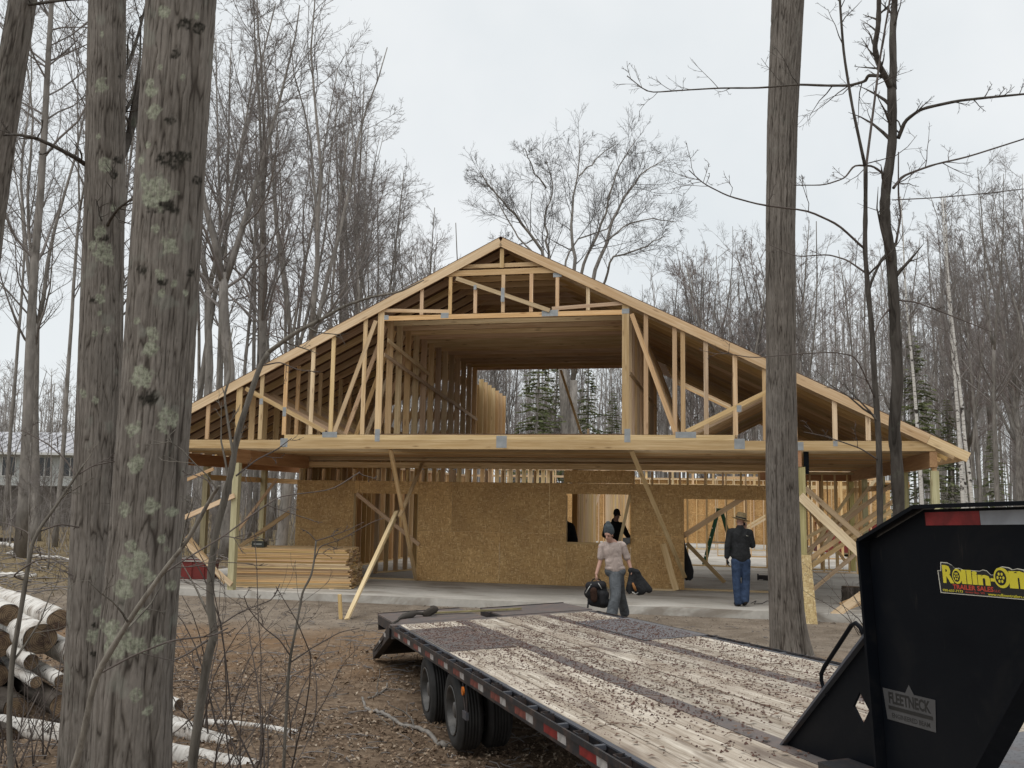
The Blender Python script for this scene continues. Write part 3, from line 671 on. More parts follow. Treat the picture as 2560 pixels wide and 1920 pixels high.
# wheels
def tyre_mesh():
    b = MB(); R_, W_ = 0.352, 0.225
    prof = [(0.215, -W_/2+0.012), (0.235, -W_/2+0.002), (0.29, -W_/2-0.004), (0.325, -W_/2+0.008), (R_-0.008, -W_/2+0.03)]
    n = 6; g = (W_-0.06)/n
    for i in range(n):
        x0 = -W_/2+0.03+i*g; prof += [(R_, x0+0.004), (R_, x0+g-0.010)] + ([(R_-0.012, x0+g-0.008), (R_-0.012, x0+g-0.001)] if i < n-1 else [])
    prof += [(R_-0.008, W_/2-0.03), (0.325, W_/2-0.008), (0.29, W_/2+0.004), (0.235, W_/2-0.002), (0.215, W_/2-0.012)]
    b.lathe(prof, 48, Matrix.Identity(4)); return b.mesh('tyre', M['rubber'], True)
def rim_mesh():
    b = MB(); b.lathe([(0.222, -0.112), (0.216, -0.119), (0.205, -0.112), (0.200, -0.06), (0.185, -0.03), (0.13, -0.022), (0.115, -0.035), (0.075, -0.04), (0.07, -0.085), (0.05, -0.092), (0.001, -0.092)], 40, Matrix.Identity(4))
    for i in range(8):
        a = i*math.pi/4; b.tube([(0.10*math.cos(a), 0.10*math.sin(a), -0.03), (0.10*math.cos(a), 0.10*math.sin(a), -0.062)], 0.011, 6)
    return b.mesh('rim', M['rim'], True)
M['rim'] = plain('dusty_steel_rim', (0.13, 0.125, 0.12), 0.5, 0.5, var=0.5)
ty, rm = tyre_mesh(), rim_mesh()
RX = Matrix.Rotation(math.radians(90), 4, 'Y')
for A in (8.95, 10.19):
    b = MB(); ax = TF @ T(3.31, A, -0.49) @ Matrix.Rotation(math.radians(90), 4, 'Y'); b.tube([(0, 0, -1.25), (0, 0, 1.25)], 0.06, 12)
    obj('axle', b.mesh('axle', M['steel_black'], True), ax, trailer)
    for L, flip in ((2.075, 0), (2.345, 1), (4.275, 0), (4.545, 1)):
        # outer face of each wheel points away from the frame
        rot = Matrix.Rotation(math.radians(90), 4, 'Y') if (L < 3.3) else Matrix.Rotation(math.radians(-90), 4, 'Y')
        if flip and L < 3.3: rot = Matrix.Rotation(math.radians(90), 4, 'Y')
        wt = TF @ T(L, A, -0.488) @ rot
        wh = obj('wheel', ty, wt, trailer); obj('rim', rm, wt, wh)
# amber marker lamp, hanging bracket, mud guard plate
M['amber'] = plain('amber_lens', (0.55, 0.14, 0.012), 0.3, var=0.2)
b = MB(); b.tube([(1.868, 8.0, -0.165), (1.853, 8.0, -0.165)], 0.034, 16); tp('marker_lamp', b, M['amber'])
b = MB(); b.tube([(1.872, 8.04, -0.11), (1.874, 8.04, -0.21), (1.876, 8.0, -0.33), (1.874, 7.93, -0.33), (1.874, 7.93, -0.11)], 0.007, 6); tp('lamp_bracket', b, M['frame_steel'])
b = MB(); b.box(1.86, 1.885, 7.92, 8.05, -0.385, -0.325); tp('bracket_foot', b, M['flange'])
# tail: sloping dovetail with folded ramps
b = MB(); b.prism([(11.98, -0.03), (12.05, -0.01), (13.55, -0.46), (13.55, -0.58), (12.02, -0.14)], 0.09, TF @ frame((1.87, 0, 0), (0, 1, 0), (0, 0, 1), (1, 0, 0))); obj('dovetail_side', b.mesh('dovetail_side', M['frame_steel']), None, trailer)
b = MB(); b.prism([(11.98, -0.03), (12.05, -0.01), (13.55, -0.46), (13.55, -0.58), (12.02, -0.14)], 0.09, TF @ frame((4.50, 0, 0), (0, 1, 0), (0, 0, 1), (1, 0, 0))); obj('dovetail_side', b.mesh('dovetail_side', M['frame_steel']), None, trailer)
b = MB(); b.prism([(12.05, -0.06), (13.5, -0.49), (13.5, -0.53), (12.05, -0.10)], 2.54, TF @ frame((1.96, 0, 0), (0, 1, 0), (0, 0, 1), (1, 0, 0))); obj('dovetail_deck', b.mesh('dovetail_deck', M['steel_black']), None, trailer)
bx('reflective_tape', (1.8685, 1.8695, 12.3, 12.45, -0.17, -0.12), M['tape_white']); bx('reflective_tape', (1.8685, 1.8695, 12.75, 12.9, -0.31, -0.26), M['tape_white'])
bx('rear_beam', (1.9, 4.56, 11.985, 12.16, -0.16, 0.0), M['tread'])
for l0, l1, a1, h in ((1.98, 3.14, 13.72, -0.020), (3.36, 4.58, 13.35, -0.012)):
    b = MB(); b.box(l0, l1, 12.19, a1, h, h+0.02)
    rp = tp('folding_ramp', b, M['tread'])
    bx('ramp_edge', (l0-0.002, l0+0.03, 12.19, a1, h-0.12, h-0.002), M['frame_steel'], rp); bx('ramp_edge', (l1-0.03, l1+0.002, 12.19, a1, h-0.12, h-0.002), M['frame_steel'], rp)
    for q in np.arange(12.3, a1, 0.28): bx('ramp_rib', (l0+0.032, l1-0.032, q, q+0.03, h-0.08, h-0.002), M['frame_steel'], rp)
    bx('ramp_tip', (l0, l1, a1+0.002, a1+0.03, h-0.20, h+0.03), M['frame_steel'], rp)
# ---- neck: two I-beam plates with flanges
def AH(name, poly, l0, th, m, par=None):
    b = MB(); b.prism(poly, th, TF @ frame((l0, 0, 0), (0, 1, 0), (0, 0, 1), (1, 0, 0))); return obj(name, b.mesh(name, m), None, par or trailer)
web = [(3.80, 0.0), (3.78, 1.035), (3.395, 1.172), (0.9, 1.165), (0.9, 0.86), (2.60, 0.83), (2.74, 0.79), (2.95, 0.535), (3.355, 0.03), (3.36, 0.0)]
def ribbon(pts, l0, l1, th):
    b = MB()
    for (a0, h0), (a1, h1) in zip(pts[:-1], pts[1:]):
        b.bar((0, a0, h0), (0, a1, h1), l1-l0, th, up=(0, 0.001, 1) if abs(a1-a0) > 0.05 else (0, 1, 0.001))
    return b
for L0 in (2.745, 3.80):
    lab = None
    wb = AH('neck_web', web, L0+0.052, 0.014, M['steel_black'])
    for nm, pts in (('neck_flange', [(3.812, 0.0), (3.795, 1.045), (3.40, 1.185), (0.9, 1.178)]), ('neck_flange', [(3.36, 0.0), (2.945, 0.53), (2.73, 0.79), (2.6, 0.826), (0.9, 0.848)])):
        b = ribbon(pts, 0, 0.115, 0.016)
        obj(nm, b.mesh(nm, M['steel_black']), TF @ T(L0+0.058, 0, 0), trailer)
    if L0 < 3: near_web = wb
b = MB(); b.box(2.86, 3.80, 0.9, 2.4, 0.9, 1.15); tp('neck_crossbox', b, M['steel_black'])
# brace plate with a diamond opening, its edge flange and the grab handle
ctr = (3.94, 0.29); dx, dz = 0.058, 0.072
gp = [(3.822, 0.62), (4.90, -0.24), (3.822, -0.24)]
dia = [(ctr[0]+dx, ctr[1]), (ctr[0], ctr[1]+dz), (ctr[0]-dx, ctr[1]), (ctr[0], ctr[1]-dz)]
def plate_with_hole(l0, th):
    b = MB(); out = gp; tris = []
    P = out+dia; v = [(l0, p[0], p[1]) for p in P]+[(l0+th, p[0], p[1]) for p in P]; n = len(P)
    # outer: 0 top, 1 far low, 2 near low ; hole: 3 tail side, 4 top, 5 neck side, 6 bottom
    f = [(0, 4, 3), (0, 3, 1), (1, 3, 6), (1, 6, 2), (2, 6, 5), (2, 5, 0), (0, 5, 4)]
    fs = [t for t in f]+[(c+n, b_+n, a+n) for a, b_, c in f]
    q = [(i, (i+1) % 3, (i+1) % 3+n, i+n) for i in range(3)]+[(3+i, 3+i+n, 3+(i+1) % 4+n, 3+(i+1) % 4) for i in range(4)]
    b.add(v, q, fs); return b
gb = plate_with_hole(2.79, 0.012); br_pl = tp('brace_plate', gb, M['steel_black'])
b = MB(); b.bar((2.796, 3.815, 0.636), (2.796, 4.915, -0.242), 0.075, 0.012, up=(0, 0.6, 1)); tp('brace_flange', b, M['flange'], br_pl)
b = MB(); hp = [(2.796, 3.866, 0.60), (2.796, 3.90, 0.652), (2.796, 3.93, 0.668), (2.796, 3.965, 0.655), (2.796, 4.215, 0.435), (2.796, 4.245, 0.40), (2.796, 4.248, 0.368), (2.796, 4.235, 0.335), (2.796, 4.20, 0.305)]
b.tube(hp, 0.0105, 10); tp('grab_handle', b, M['steel_black'], br_pl, True)
bx('toggle_box', (2.62, 2.78, 3.86, 4.06, -0.04, 0.05), M['frame_steel'])
# tape and stickers on the neck
nw = L_face = 2.7965
for a0, a1, m in ((3.087, 3.392, M['tape_red']), (2.80, 3.085, M['tape_silver']), (2.50, 2.798, M['tape_red'])): bx('reflective_tape', (nw-0.0012, nw-0.0002, a0, a1, 1.107, 1.160), m, near_web)
def text_mesh(body, size, m, name, sx=1.0, shear=0.0, bold=0.0):
    c = bpy.data.curves.new(name, 'FONT'); c.body = body; c.size = size; c.shear = shear; c.offset = bold; c.align_x = 'CENTER'; c.resolution_u = 2; c.extrude = 0.0003; c.space_character = 1.0
    o = bpy.data.objects.new('tmp', c); COL.objects.link(o); dg = bpy.context.evaluated_depsgraph_get()
    me = bpy.data.meshes.new_from_object(o.evaluated_get(dg)); bpy.data.objects.remove(o); bpy.data.curves.remove(c)
    me.name = name; me.transform(Matrix.Diagonal((sx, 1, 1, 1))); me.materials.clear(); me.materials.append(m); return me
def on_neck(a, h, off):     # text plane: reading direction runs towards the truck
    return TF @ frame((nw-off, a, h), (0, -1, 0), (0, 0, 1), (-1, 0, 0))
def flat(name, poly, m, off, par, th=0.0004):
    b = MB(); b.prism(poly, th, TF @ frame((nw-off, 0, 0), (0, 1, 0), (0, 0, 1), (-1, 0, 0))); return obj(name, b.mesh(name, m), None, par)
M['yellow'] = plain('yellow_print', (0.60, 0.52, 0.035), 0.5, var=0.1); M['print_white'] = plain('pale_print', (0.55, 0.53, 0.44), 0.5, var=0.1)
M['print_red'] = plain('red_print', (0.45, 0.055, 0.03), 0.5, var=0.1); M['print_black'] = plain('black_print', (0.012, 0.012, 0.012), 0.5, var=0.1)
# sticker: spans A 3.345 (left) to 2.873 (right), H 0.82 to 1.0
def fit_text(body, w_, h_, m, bold=0.0):
    me = text_mesh(body, 1.0, m, 'lettering', 1.0, 0, bold); v = np.empty(len(me.vertices)*3); me.vertices.foreach_get('co', v); v = v.reshape(-1, 3); lo, hi = v.min(0), v.max(0)
    v[:, 0] = (v[:, 0]-(lo[0]+hi[0])/2)/(hi[0]-lo[0])*w_; v[:, 1] = (v[:, 1]-(lo[1]+hi[1])/2)/(hi[1]-lo[1])*h_; me.vertices.foreach_set('co', v.ravel().astype(np.float32)); me.update(); return me
def disc(a, h, ra, rh, n=24, ph=0): return [(a+ra*math.cos(t+ph), h+rh*math.sin(t+ph)) for t in np.linspace(0, 2*math.pi, n, endpoint=False)]
sx0, sx1 = 3.345, 2.873
def SA(f): return sx0-f*(sx0-sx1)
outl = [(SA(-.005), .838), (SA(.0), .838), (SA(1.0), .838), (SA(.985), .90), (SA(.975), .965), (SA(.95), .992), (SA(.885), .997), (SA(.835), .990), (SA(.80), 1.0), (SA(.73), 1.004), (SA(.665), .990), (SA(.632), .957), (SA(.60), .957), (SA(.56), .978), (SA(.52), .982), (SA(.48), .974), (SA(.30), .976), (SA(.245), .985), (SA(.20), .982), (SA(.165), 1.0), (SA(.12), 1.012), (SA(.035), 1.014), (SA(.025), .965), (SA(-.012), .965)][1:]
SZ = lambda h: .838+(h-.838)*.70
outl = [(a, SZ(h)) for a, h in outl]
cx_, cz_ = SA(.5), SZ(0.918)
st = flat('sticker', outl, M['print_white'], 0.0012, near_web)
flat('sticker_face', [(cx_+(a-cx_)*0.978, cz_+(h-cz_)*0.945) for a, h in outl], M['print_black'], 0.0018, st)
for body, f, h, w_, hh, m, bold in (('R', .115, .947, .062, .098, 'yellow', .045), ('llin', .430, .937, .150, .076, 'yellow', .05), ('-', .617, .930, .022, .016, 'yellow', .02), ('n', .885, .938, .090, .088, 'yellow', .075),
                                    ('TRAILER SALES', .385, .879, .215, .026, 'print_red', .025), ('LLC', .655, .873, .028, .013, 'print_red', .0), ('920-637-7173', .150, .8555, .112, .013, 'yellow', .012), ('Green Bay, WI', .405, .8535, .100, .013, 'print_red', .0), ('www.rollinontrailers.com', .765, .8525, .205, .014, 'yellow', .01)):
    obj('lettering', fit_text(body, w_, hh*.72, M[m], bold), on_neck(SA(f), SZ(h), 0.0022), st)
for f, h, ra, rh in ((.222, .938, .027, .042), (.715, .944, .040, .054)):       # the two letters o hold spoked wheels
    a = SA(f); h = SZ(h); rh *= .70; flat('letter_o', disc(a, h, ra, rh), M['yellow'], .0024, st); a += ra*.12
    flat('wheel_mark', disc(a, h, ra*.68, rh*.74), M['print_black'], .0030, st)
    for q in range(6): t = q*math.pi/3; flat('wheel_mark', disc(a+ra*.36*math.cos(t), h+rh*.40*math.sin(t), ra*.13, rh*.16, 8), M['yellow'], .0036, st)
    flat('wheel_mark', disc(a, h, ra*.09, rh*.1, 8), M['yellow'], .0036, st)
badge = flat('badge', [(3.762, 0.275), (3.457, 0.275), (3.442, 0.405), (3.572, 0.405), (3.599, 0.442), (3.627, 0.405), (3.777, 0.405)], plain('dull_silver_badge', (0.075, 0.075, 0.078), 0.5, 0.2), 0.0012, near_web)
obj('lettering', fit_text('FLEETNECK', .265, .050, M['print_black'], .035), on_neck(3.608, 0.370, 0.0018), badge)
flat('badge_bar', [(3.747, 0.320), (3.467, 0.320), (3.467, 0.336), (3.747, 0.336)], M['print_black'], 0.0018, badge)
obj('lettering', fit_text('ENGINEERED BEAM', .24, .020, M['print_black'], .01), on_neck(3.608, 0.297, 0.0018), badge)
# ---- small things lying on the trailer
lump = MB(); th = np.linspace(0, 2*math.pi, 14, endpoint=False); n_ = 9
for i in range(1):
    ph = np.linspace(0.02, math.pi-0.02, n_); V = []
    for p_ in ph:
        for t_ in th:
            r_ = 0.07*(1+0.25*math.sin(2*t_+1)+0.18*math.cos(3*p_+t_)); V.append((2.55+1.25*r_*math.sin(p_)*math.cos(t_), 12.85+r_*math.sin(p_)*math.sin(t_), 0.058+0.75*r_*math.cos(p_)+0.045*math.cos(t_)*math.sin(p_)))
    q = [(i_*14+j, i_*14+(j+1) % 14, (i_+1)*14+(j+1) % 14, (i_+1)*14+j) for i_ in range(n_-1) for j in range(14)]
    lump.add(V, [(a, d, c, b_) for a, b_, c, d in q])
lo = obj('rubber_lump', lump.mesh('rubber_lump', plain('muddy_rubber', (0.055, 0.045, 0.036), 0.9, var=0.4), True), TF); tag(lo, 'dark rounded lump with an upturned end lying on the folded tail ramp', 'lump')
b = MB(); b.tube([(2.48, 12.85, 0.035), (2.36, 12.83, 0.055), (2.28, 12.80, 0.040), (2.18, 12.75, 0.030), (2.10, 12.65, 0.018), (2.04, 12.4, 0.016), (1.96, 12.2, 0.015), (1.90, 12.15, -0.06), (1.86, 12.6, -0.25), (1.84, 13.1, -0.42)], [0.02, 0.025, 0.05, 0.04, 0.016, 0.012, 0.012, 0.010, 0.010, 0.010], 7)
so = obj('tie_strap', b.mesh('tie_strap', plain('dirty_strap', (0.06, 0.052, 0.044), 0.9), True), TF); tag(so, 'dirty strap trailing from the lump over the tail corner of the trailer', 'strap')
b = MB(); b.bar((2.55, 13.05, 0.022), (3.55, 12.72, 0.030), 0.07, 0.02); b.bar((3.55, 12.72, 0.030), (3.75, 12.66, 0.034), 0.05, 0.025)
so = obj('ratchet_strap', b.mesh('ratchet_strap', plain('faded_yellow_webbing', (0.26, 0.22, 0.11), 0.9, var=0.4)), TF); tag(so, 'faded yellowish ratchet strap stretched across the folded tail ramps', 'strap')
# fallen buds scattered over the planks
bud = MB(); nb = 14000
ls = RNG.uniform(2.02, 4.45, nb); as_ = 4.3+7.6*RNG.random(nb)**0.9
keep = fbm(ls*1.3+3, as_*0.8) > 0.30+0.25*RNG.random(nb)*np.where(ls < 2.25, 1.5, 1.0)*np.clip((6.5-as_)/2.0, 0.6, 1.3)
for L, A in zip(ls[keep], as_[keep]):
    s_ = random.uniform(0.0035, 0.0085)*(1.6 if random.random() < .06 else 1); t_ = random.uniform(0, math.pi); c_, q_ = math.cos(t_)*s_*1.5, math.sin(t_)*s_*1.5
    onp = (2.005 < L < 2.665 and 9.15 < A < 11.28) or (3.86 < L and 8.85 < A < 10.85); h = 0.010 if onp else 0.002
    bud.add([(L-c_, A-q_, h), (L+q_*0.5, A-c_*0.5, h), (L+c_, A+q_, h), (L-q_*0.5, A+c_*0.5, h), (L, A, h+s_*0.9)], None, [(0, 1, 4), (1, 2, 4), (2, 3, 4), (3, 0, 4)])
bo = obj('fallen_buds', bud.mesh('fallen_buds', plain('brown_buds', (0.105, 0.054, 0.042), 0.9, var=0.6, scale=40)), TF); tag(bo, 'small reddish brown tree buds scattered over the trailer planks', 'buds', kind='stuff')

lv = MB()
for i in range(420):
    L = random.uniform(2.05, 4.42); A = random.uniform(4.4, 11.8) if random.random() < .7 else random.uniform(4.4, 6.5); s_ = random.uniform(.012, .03); t_ = random.uniform(0, 6.28); c_, q_ = math.cos(t_)*s_, math.sin(t_)*s_; h = .0125
    lv.add([(L-c_, A-q_, h), (L+q_*.6, A-c_*.6, h+.006), (L+c_, A+q_, h+.002), (L-q_*.6, A+c_*.6, h+.008), (L, A, h+.003)], None, [(0, 1, 4), (1, 2, 4), (2, 3, 4), (3, 0, 4)])
for i in range(160):
    L = random.uniform(2.1, 4.3); A = random.uniform(4.5, 11.5); t_ = random.uniform(0, 6.28); l_ = random.uniform(.03, .11); d = np.array([math.cos(t_), math.sin(t_), 0])*l_; p = np.array([L, A, .014]); lv.tube([p-d, p+np.array([random.gauss(0, .008), random.gauss(0, .008), .003]), p+d], .002, 4, False)
lo = obj('deck_litter', lv.mesh('deck_litter', plain('old_leaf', (.16, .10, .07), .9, var=.6, scale=12)), TF); tag(lo, 'old leaves and broken twigs lying on the trailer deck', 'leaves', kind='stuff')
# ------------------------------------------------------------------ bare trees
random.seed(23)
def bark_mat(name, c_dark, c_mid, c_lite, furrow=1.0, lichen=0.0, bumpd=0.02):
    t = NT(name, 0.95, 0.1); v = offs(t, t.co())
    f = t.noise(t.mapv(v, (16*furrow, 16*furrow, 1.6)), 1.0, 5, 0.6, 0.8); b = t.noise(v, 2.0, 4)
    c = t.ramp(f, [(0.30, c_dark), (0.47, c_mid), (0.75, c_lite)])
    c = t.mix(0.6, c, t.ramp(b, [(0.3, (0.66, 0.66, 0.64)), (0.7, (1.18, 1.16, 1.14))]), 'MULTIPLY')
    if lichen: c = t.mix(t.ramp(t.noise(v, 5.0, 4), [(0.60, (0, 0, 0)), (0.68, (lichen,)*3)]), c, (0.20, 0.215, 0.16))
    t.col(t.hsv(c, 0.5, 1.0, t.math('MULTIPLY_ADD', t.rnd(), 0.35, 0.82))); t.bump(f, 0.9, bumpd); return t.m
M['bark'] = bark_mat('grey_bark', (0.032, 0.028, 0.024), (0.085, 0.075, 0.066), (0.14, 0.127, 0.113), 0.9, 0.25)
M['bark_far'] = bark_mat('hazy_woodland_bark', (0.12, 0.109, 0.098), (0.225, 0.207, 0.189), (0.33, 0.308, 0.285), 0.5)  # distance haze is put into this bark colour as extra paleness
M['twig'] = plain('hazy_twig_bark', (0.205, 0.183, 0.17), 0.9, var=0.3, scale=2)  # twig colour lightened in place of haze between the trees
M['twig_red'] = plain('budding_twig', (0.235, 0.195, 0.182), 0.9, var=0.3, scale=2)
def birch_mat():
    t = NT('birch_bark', 0.7, 0.2); v = offs(t, t.co())
    lines = t.noise(t.mapv(v, (3.2, 3.2, 34)), 1.0, 3, 0.6, 0.3); scar = t.noise(t.mapv(v, (2.5, 2.5, 4.2)), 1.0, 3)
    c = t.ramp(lines, [(0.34, (0.07, 0.06, 0.055)), (0.42, (0.52, 0.49, 0.45)), (0.7, (0.66, 0.645, 0.61))])
    c = t.mix(t.ramp(scar, [(0.60, (0, 0, 0)), (0.66, (1, 1, 1))]), c, (0.045, 0.038, 0.033)); t.col(c); t.bump(lines, 0.2, 0.004); return t.m
M['birch'] = birch_mat()

def grow(p, d, L, n, rng, wig, up):
    pts = [p]; d = np.array(d, float)
    for i in range(n):
        d = d+rng.normal(0, wig, 3); d[2] += up; d /= np.linalg.norm(d); p = p+d*(L/n); pts.append(p)
    return np.array(pts), d
def perp(d, rng):
    a = rng.normal(0, 1, 3); a -= d*np.dot(a, d); return a/(np.linalg.norm(a)+1e-9)
def taper(r0, r1, n, pw=1.0): return r0+(r1-r0)*np.linspace(0, 1, n)**pw
FAT = 0.55
def twigs(mb, pts, rad, rng, level, spec):
    """side shoots along a stem; spec: list of (count, length factor, angle, wiggle, upward pull, min radius)"""
    cnt, lf, ang, wig, up, rmin = spec[level]
    n = len(pts); seg = np.linalg.norm(np.diff(pts, axis=0), axis=1).sum()
    for k_ in range(max(1, int(cnt*(0.7+0.6*rng.random())))):
        t = (0.15 if level else 0.0)+(1-(0.15 if level else 0.0))*rng.random()**0.8
        i = min(int(t*(n-1)), n-2); f = t*(n-1)-i; p = pts[i]*(1-f)+pts[i+1]*f
        d = pts[i+1]-pts[i]; d /= np.linalg.norm(d)+1e-9; a = math.radians(ang*(0.7+0.6*rng.random()))
        q = d*math.cos(a)+perp(d, rng)*math.sin(a); L = seg*lf*(0.55+0.7*rng.random())*(1.15-0.6*t)
        r0 = max(rmin, min(0.55, FAT)*(rad[i]*(1-f)+rad[i+1]*f)); ns = 3 if level >= len(spec)-1 else 4
        P_, _ = grow(p, q, L, ns, rng, wig, up); R_ = taper(r0, rmin*0.7, ns+1)
        mb.tube(P_, R_, 3 if r0 < 0.03 else 4, cap=False)
        if level+1 < len(spec): twigs(mb, P_, R_, rng, level+1, spec)
def tree_mesh(seed, H, r0, forks=(), clear=0.35, spread=0.26, nprim=20, ang=50, wig=0.05, spec=None, up=0.10, lean=(0, 0), flare=1.25, tw='twig', bk='bark_far'):
    rng = np.random.default_rng(seed); tr = MB(); cr = MB()
    stems = []; d0 = np.array([lean[0], lean[1], 1.0]); d0 /= np.linalg.norm(d0)
    fh = forks[0] if forks else 0.97
    n = 12; P_, d = grow(np.array([0, 0, -0.15]), d0, H*fh, n, rng, wig*0.35, 0.02)
    rr = r0*(1-0.9*np.linspace(0, 1, n+1)*fh)**0.85; rr = np.maximum(rr, 0.02); rr[0] *= flare; rr[1] *= 1+(flare-1)*0.25
    tr.tube(P_, rr, 12 if r0 > 0.12 else 8); stems.append((P_, rr, 0.0, fh))
    if forks:
        for j in range(forks[1]):
            a = math.radians(forks[2]*(0.5+0.8*rng.random())); az = j*2*math.pi/forks[1]+rng.random()*0.9
            side = np.array([math.cos(az), math.sin(az), 0]); q = d*math.cos(a)+side*math.sin(a)
            L = H*(1-fh)*(0.85+0.25*rng.random()); Q, _ = grow(P_[-1]-d*0.35, q, L, 9, rng, wig, up)
            r = taper(rr[-1]*(0.92 if forks[1] < 3 else 0.8), 0.014, 10, 0.7); tr.tube(Q, r, 8); stems.append((Q, r, fh, 1.0))
    for P_, r, t0, t1 in stems:
        share = (t1-max(t0, clear))/(1-clear) if t1 > clear else 0
        for k_ in range(int(nprim*share/(1 if t0 == 0 else max(1, 0.75*forks[1]))+0.5)):
            g = max(t0, clear)+(t1-max(t0, clear))*rng.random(); t = (g-t0)/(t1-t0)*0.98; i = min(int(t*(len(P_)-1)), len(P_)-2); f = t*(len(P_)-1)-i
            p = P_[i]*(1-f)+P_[i+1]*f; d = P_[i+1]-P_[i]; d /= np.linalg.norm(d); a = math.radians(ang*(0.75+0.5*rng.random()))
            q = d*math.cos(a)+perp(d, rng)*math.sin(a); L = H*spread*(1.12-0.72*(g-clear)/(1-clear))*(0.5+0.75*rng.random())
            ra = max(0.012, 0.42*(r[i]*(1-f)+r[i+1]*f)); Q, _ = grow(p, q, L, 6, rng, 0.14, up); R_ = taper(ra, 0.006, 7)
            cr.tube(Q, R_, 5 if ra > 0.03 else 4, cap=False); twigs(cr, Q, R_, rng, 0, spec)
    return tr.mesh('trunk', M[bk], True), cr.mesh('branches', M[tw], True)
SP_FINE = [(8, 0.42, 42, 0.13, 0.05, 0.0065), (6, 0.45, 40, 0.12, 0.04, 0.0042), (3, 0.6, 38, 0.12, 0.03, 0.003)]
SP_FINE3 = [(7, 0.45, 42, 0.16, 0.05, 0.009), (5, 0.45, 42, 0.14, 0.03, 0.0065), (4, 0.5, 38, 0.1, 0.03, 0.005)]
PROTO = {
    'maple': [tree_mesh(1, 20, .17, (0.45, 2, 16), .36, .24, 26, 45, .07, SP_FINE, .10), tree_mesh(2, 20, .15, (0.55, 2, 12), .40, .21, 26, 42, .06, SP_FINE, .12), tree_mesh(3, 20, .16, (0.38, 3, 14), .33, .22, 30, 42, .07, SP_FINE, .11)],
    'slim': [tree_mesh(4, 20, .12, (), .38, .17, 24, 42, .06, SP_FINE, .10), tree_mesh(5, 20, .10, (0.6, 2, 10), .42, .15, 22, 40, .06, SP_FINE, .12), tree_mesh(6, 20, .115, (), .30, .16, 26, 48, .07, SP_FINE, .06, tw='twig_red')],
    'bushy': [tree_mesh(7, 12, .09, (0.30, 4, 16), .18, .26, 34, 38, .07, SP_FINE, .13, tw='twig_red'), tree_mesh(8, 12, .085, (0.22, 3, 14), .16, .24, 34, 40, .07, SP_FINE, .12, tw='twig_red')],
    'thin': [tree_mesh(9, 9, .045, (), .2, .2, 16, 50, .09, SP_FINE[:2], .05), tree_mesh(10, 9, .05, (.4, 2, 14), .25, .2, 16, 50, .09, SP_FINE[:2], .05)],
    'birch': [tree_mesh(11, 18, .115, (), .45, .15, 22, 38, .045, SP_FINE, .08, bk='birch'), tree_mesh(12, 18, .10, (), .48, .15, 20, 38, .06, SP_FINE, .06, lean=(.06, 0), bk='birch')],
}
PH = {'maple': 20, 'slim': 20, 'bushy': 12, 'thin': 9, 'birch': 18}
KIND = {'maple': ('bare_tree', 'fork-topped bare tree'), 'slim': ('bare_tree', 'slim bare tree'), 'bushy': ('bare_tree', 'short reddish twiggy tree'),
        'thin': ('young_tree', 'thin leafless sapling'), 'birch': ('birch_tree', 'white birch')}
MARKS = [(60, 'at the left edge of the picture'), (190, 'above the far house'), (440, 'behind the lichened trunks'), (560, 'just right of the thickest trunk'), (680, 'above the left eave'), (800, 'over the lower left roof slope'), (930, 'over the middle left roof slope'), (1090, 'over the upper left roof slope'), (1190, 'just left of the roof peak'), (1640, 'behind the upper room opening'), (1750, 'over the right roof slope'), (1920, 'just left of the straight dark trunk'), (2060, 'right beside the straight dark trunk'), (2180, 'behind the thin young tree'), (2280, 'behind the slender crooked trunk'), (2370, 'just left of the white birches'), (2450, 'behind the white birches'), (2530, 'above the trailer neck'), (9999, 'at the right edge of the picture')]
def mark(px): return next(t for a, t in MARKS if px < a)
def far(dep): return 'close' if dep < 43 else ('mid-distance' if dep < 58 else ('distant' if dep < 74 else 'farthest'))
AUTO = []
def put_tree(kind, px, dep, H, label=None, var=None, rz=None, sx=None, where='', group=True):
    p = at_d(px, 960, dep); x, y = p[0], p[1]; z = float(ground_h(np.array([x]), np.array([y]))[0])
    tm, cm = PROTO[kind][var if var is not None else random.randrange(len(PROTO[kind]))]
    s = H/PH[kind]; sw = sx or s
    Wm = T(x, y, z) @ Matrix.Rotation(rz if rz is not None else random.uniform(0, 6.28), 4, 'Z')
    nm, lb = KIND[kind]
    auto = '%s, %s, %s' % (lb, far(dep), mark(px))
    r = empty(nm, Wm, label or auto, 'tree', ('woodland: '+auto) if label is None else None)
    if label is None: AUTO.append((auto, px, r))
    S_ = Matrix.Diagonal((sw, sw, s, 1))
    a = obj('trunk', tm, Wm @ S_, r); b = obj('branches', cm, Wm @ S_, r); return r
SKY = [(-100, -150), (200, -150), (620, -60), (760, 40), (930, 120), (985, 330), (1040, 440), (1110, 520), (1200, 640), (1300, 760), (1560, 760), (1640, 620), (1720, 540), (1860, 560), (1950, 470), (2080, 430), (2200, 520), (2320, 430), (2440, 460), (2700, 420)]
def skyline(px): return float(np.interp(px, [a for a, _ in SKY], [b for _, b in SKY]))
def H_for(px, dep, ytop):
    d = ray(px, ytop); P_ = CAM_POS+d*(dep/F_PX); return P_[2]+0.3
def clear_of_house(px, dep):
    p = at_d(px, 960, dep); return not (-11.5 < p[0] < 15.5 and -3 < p[1] < 36)
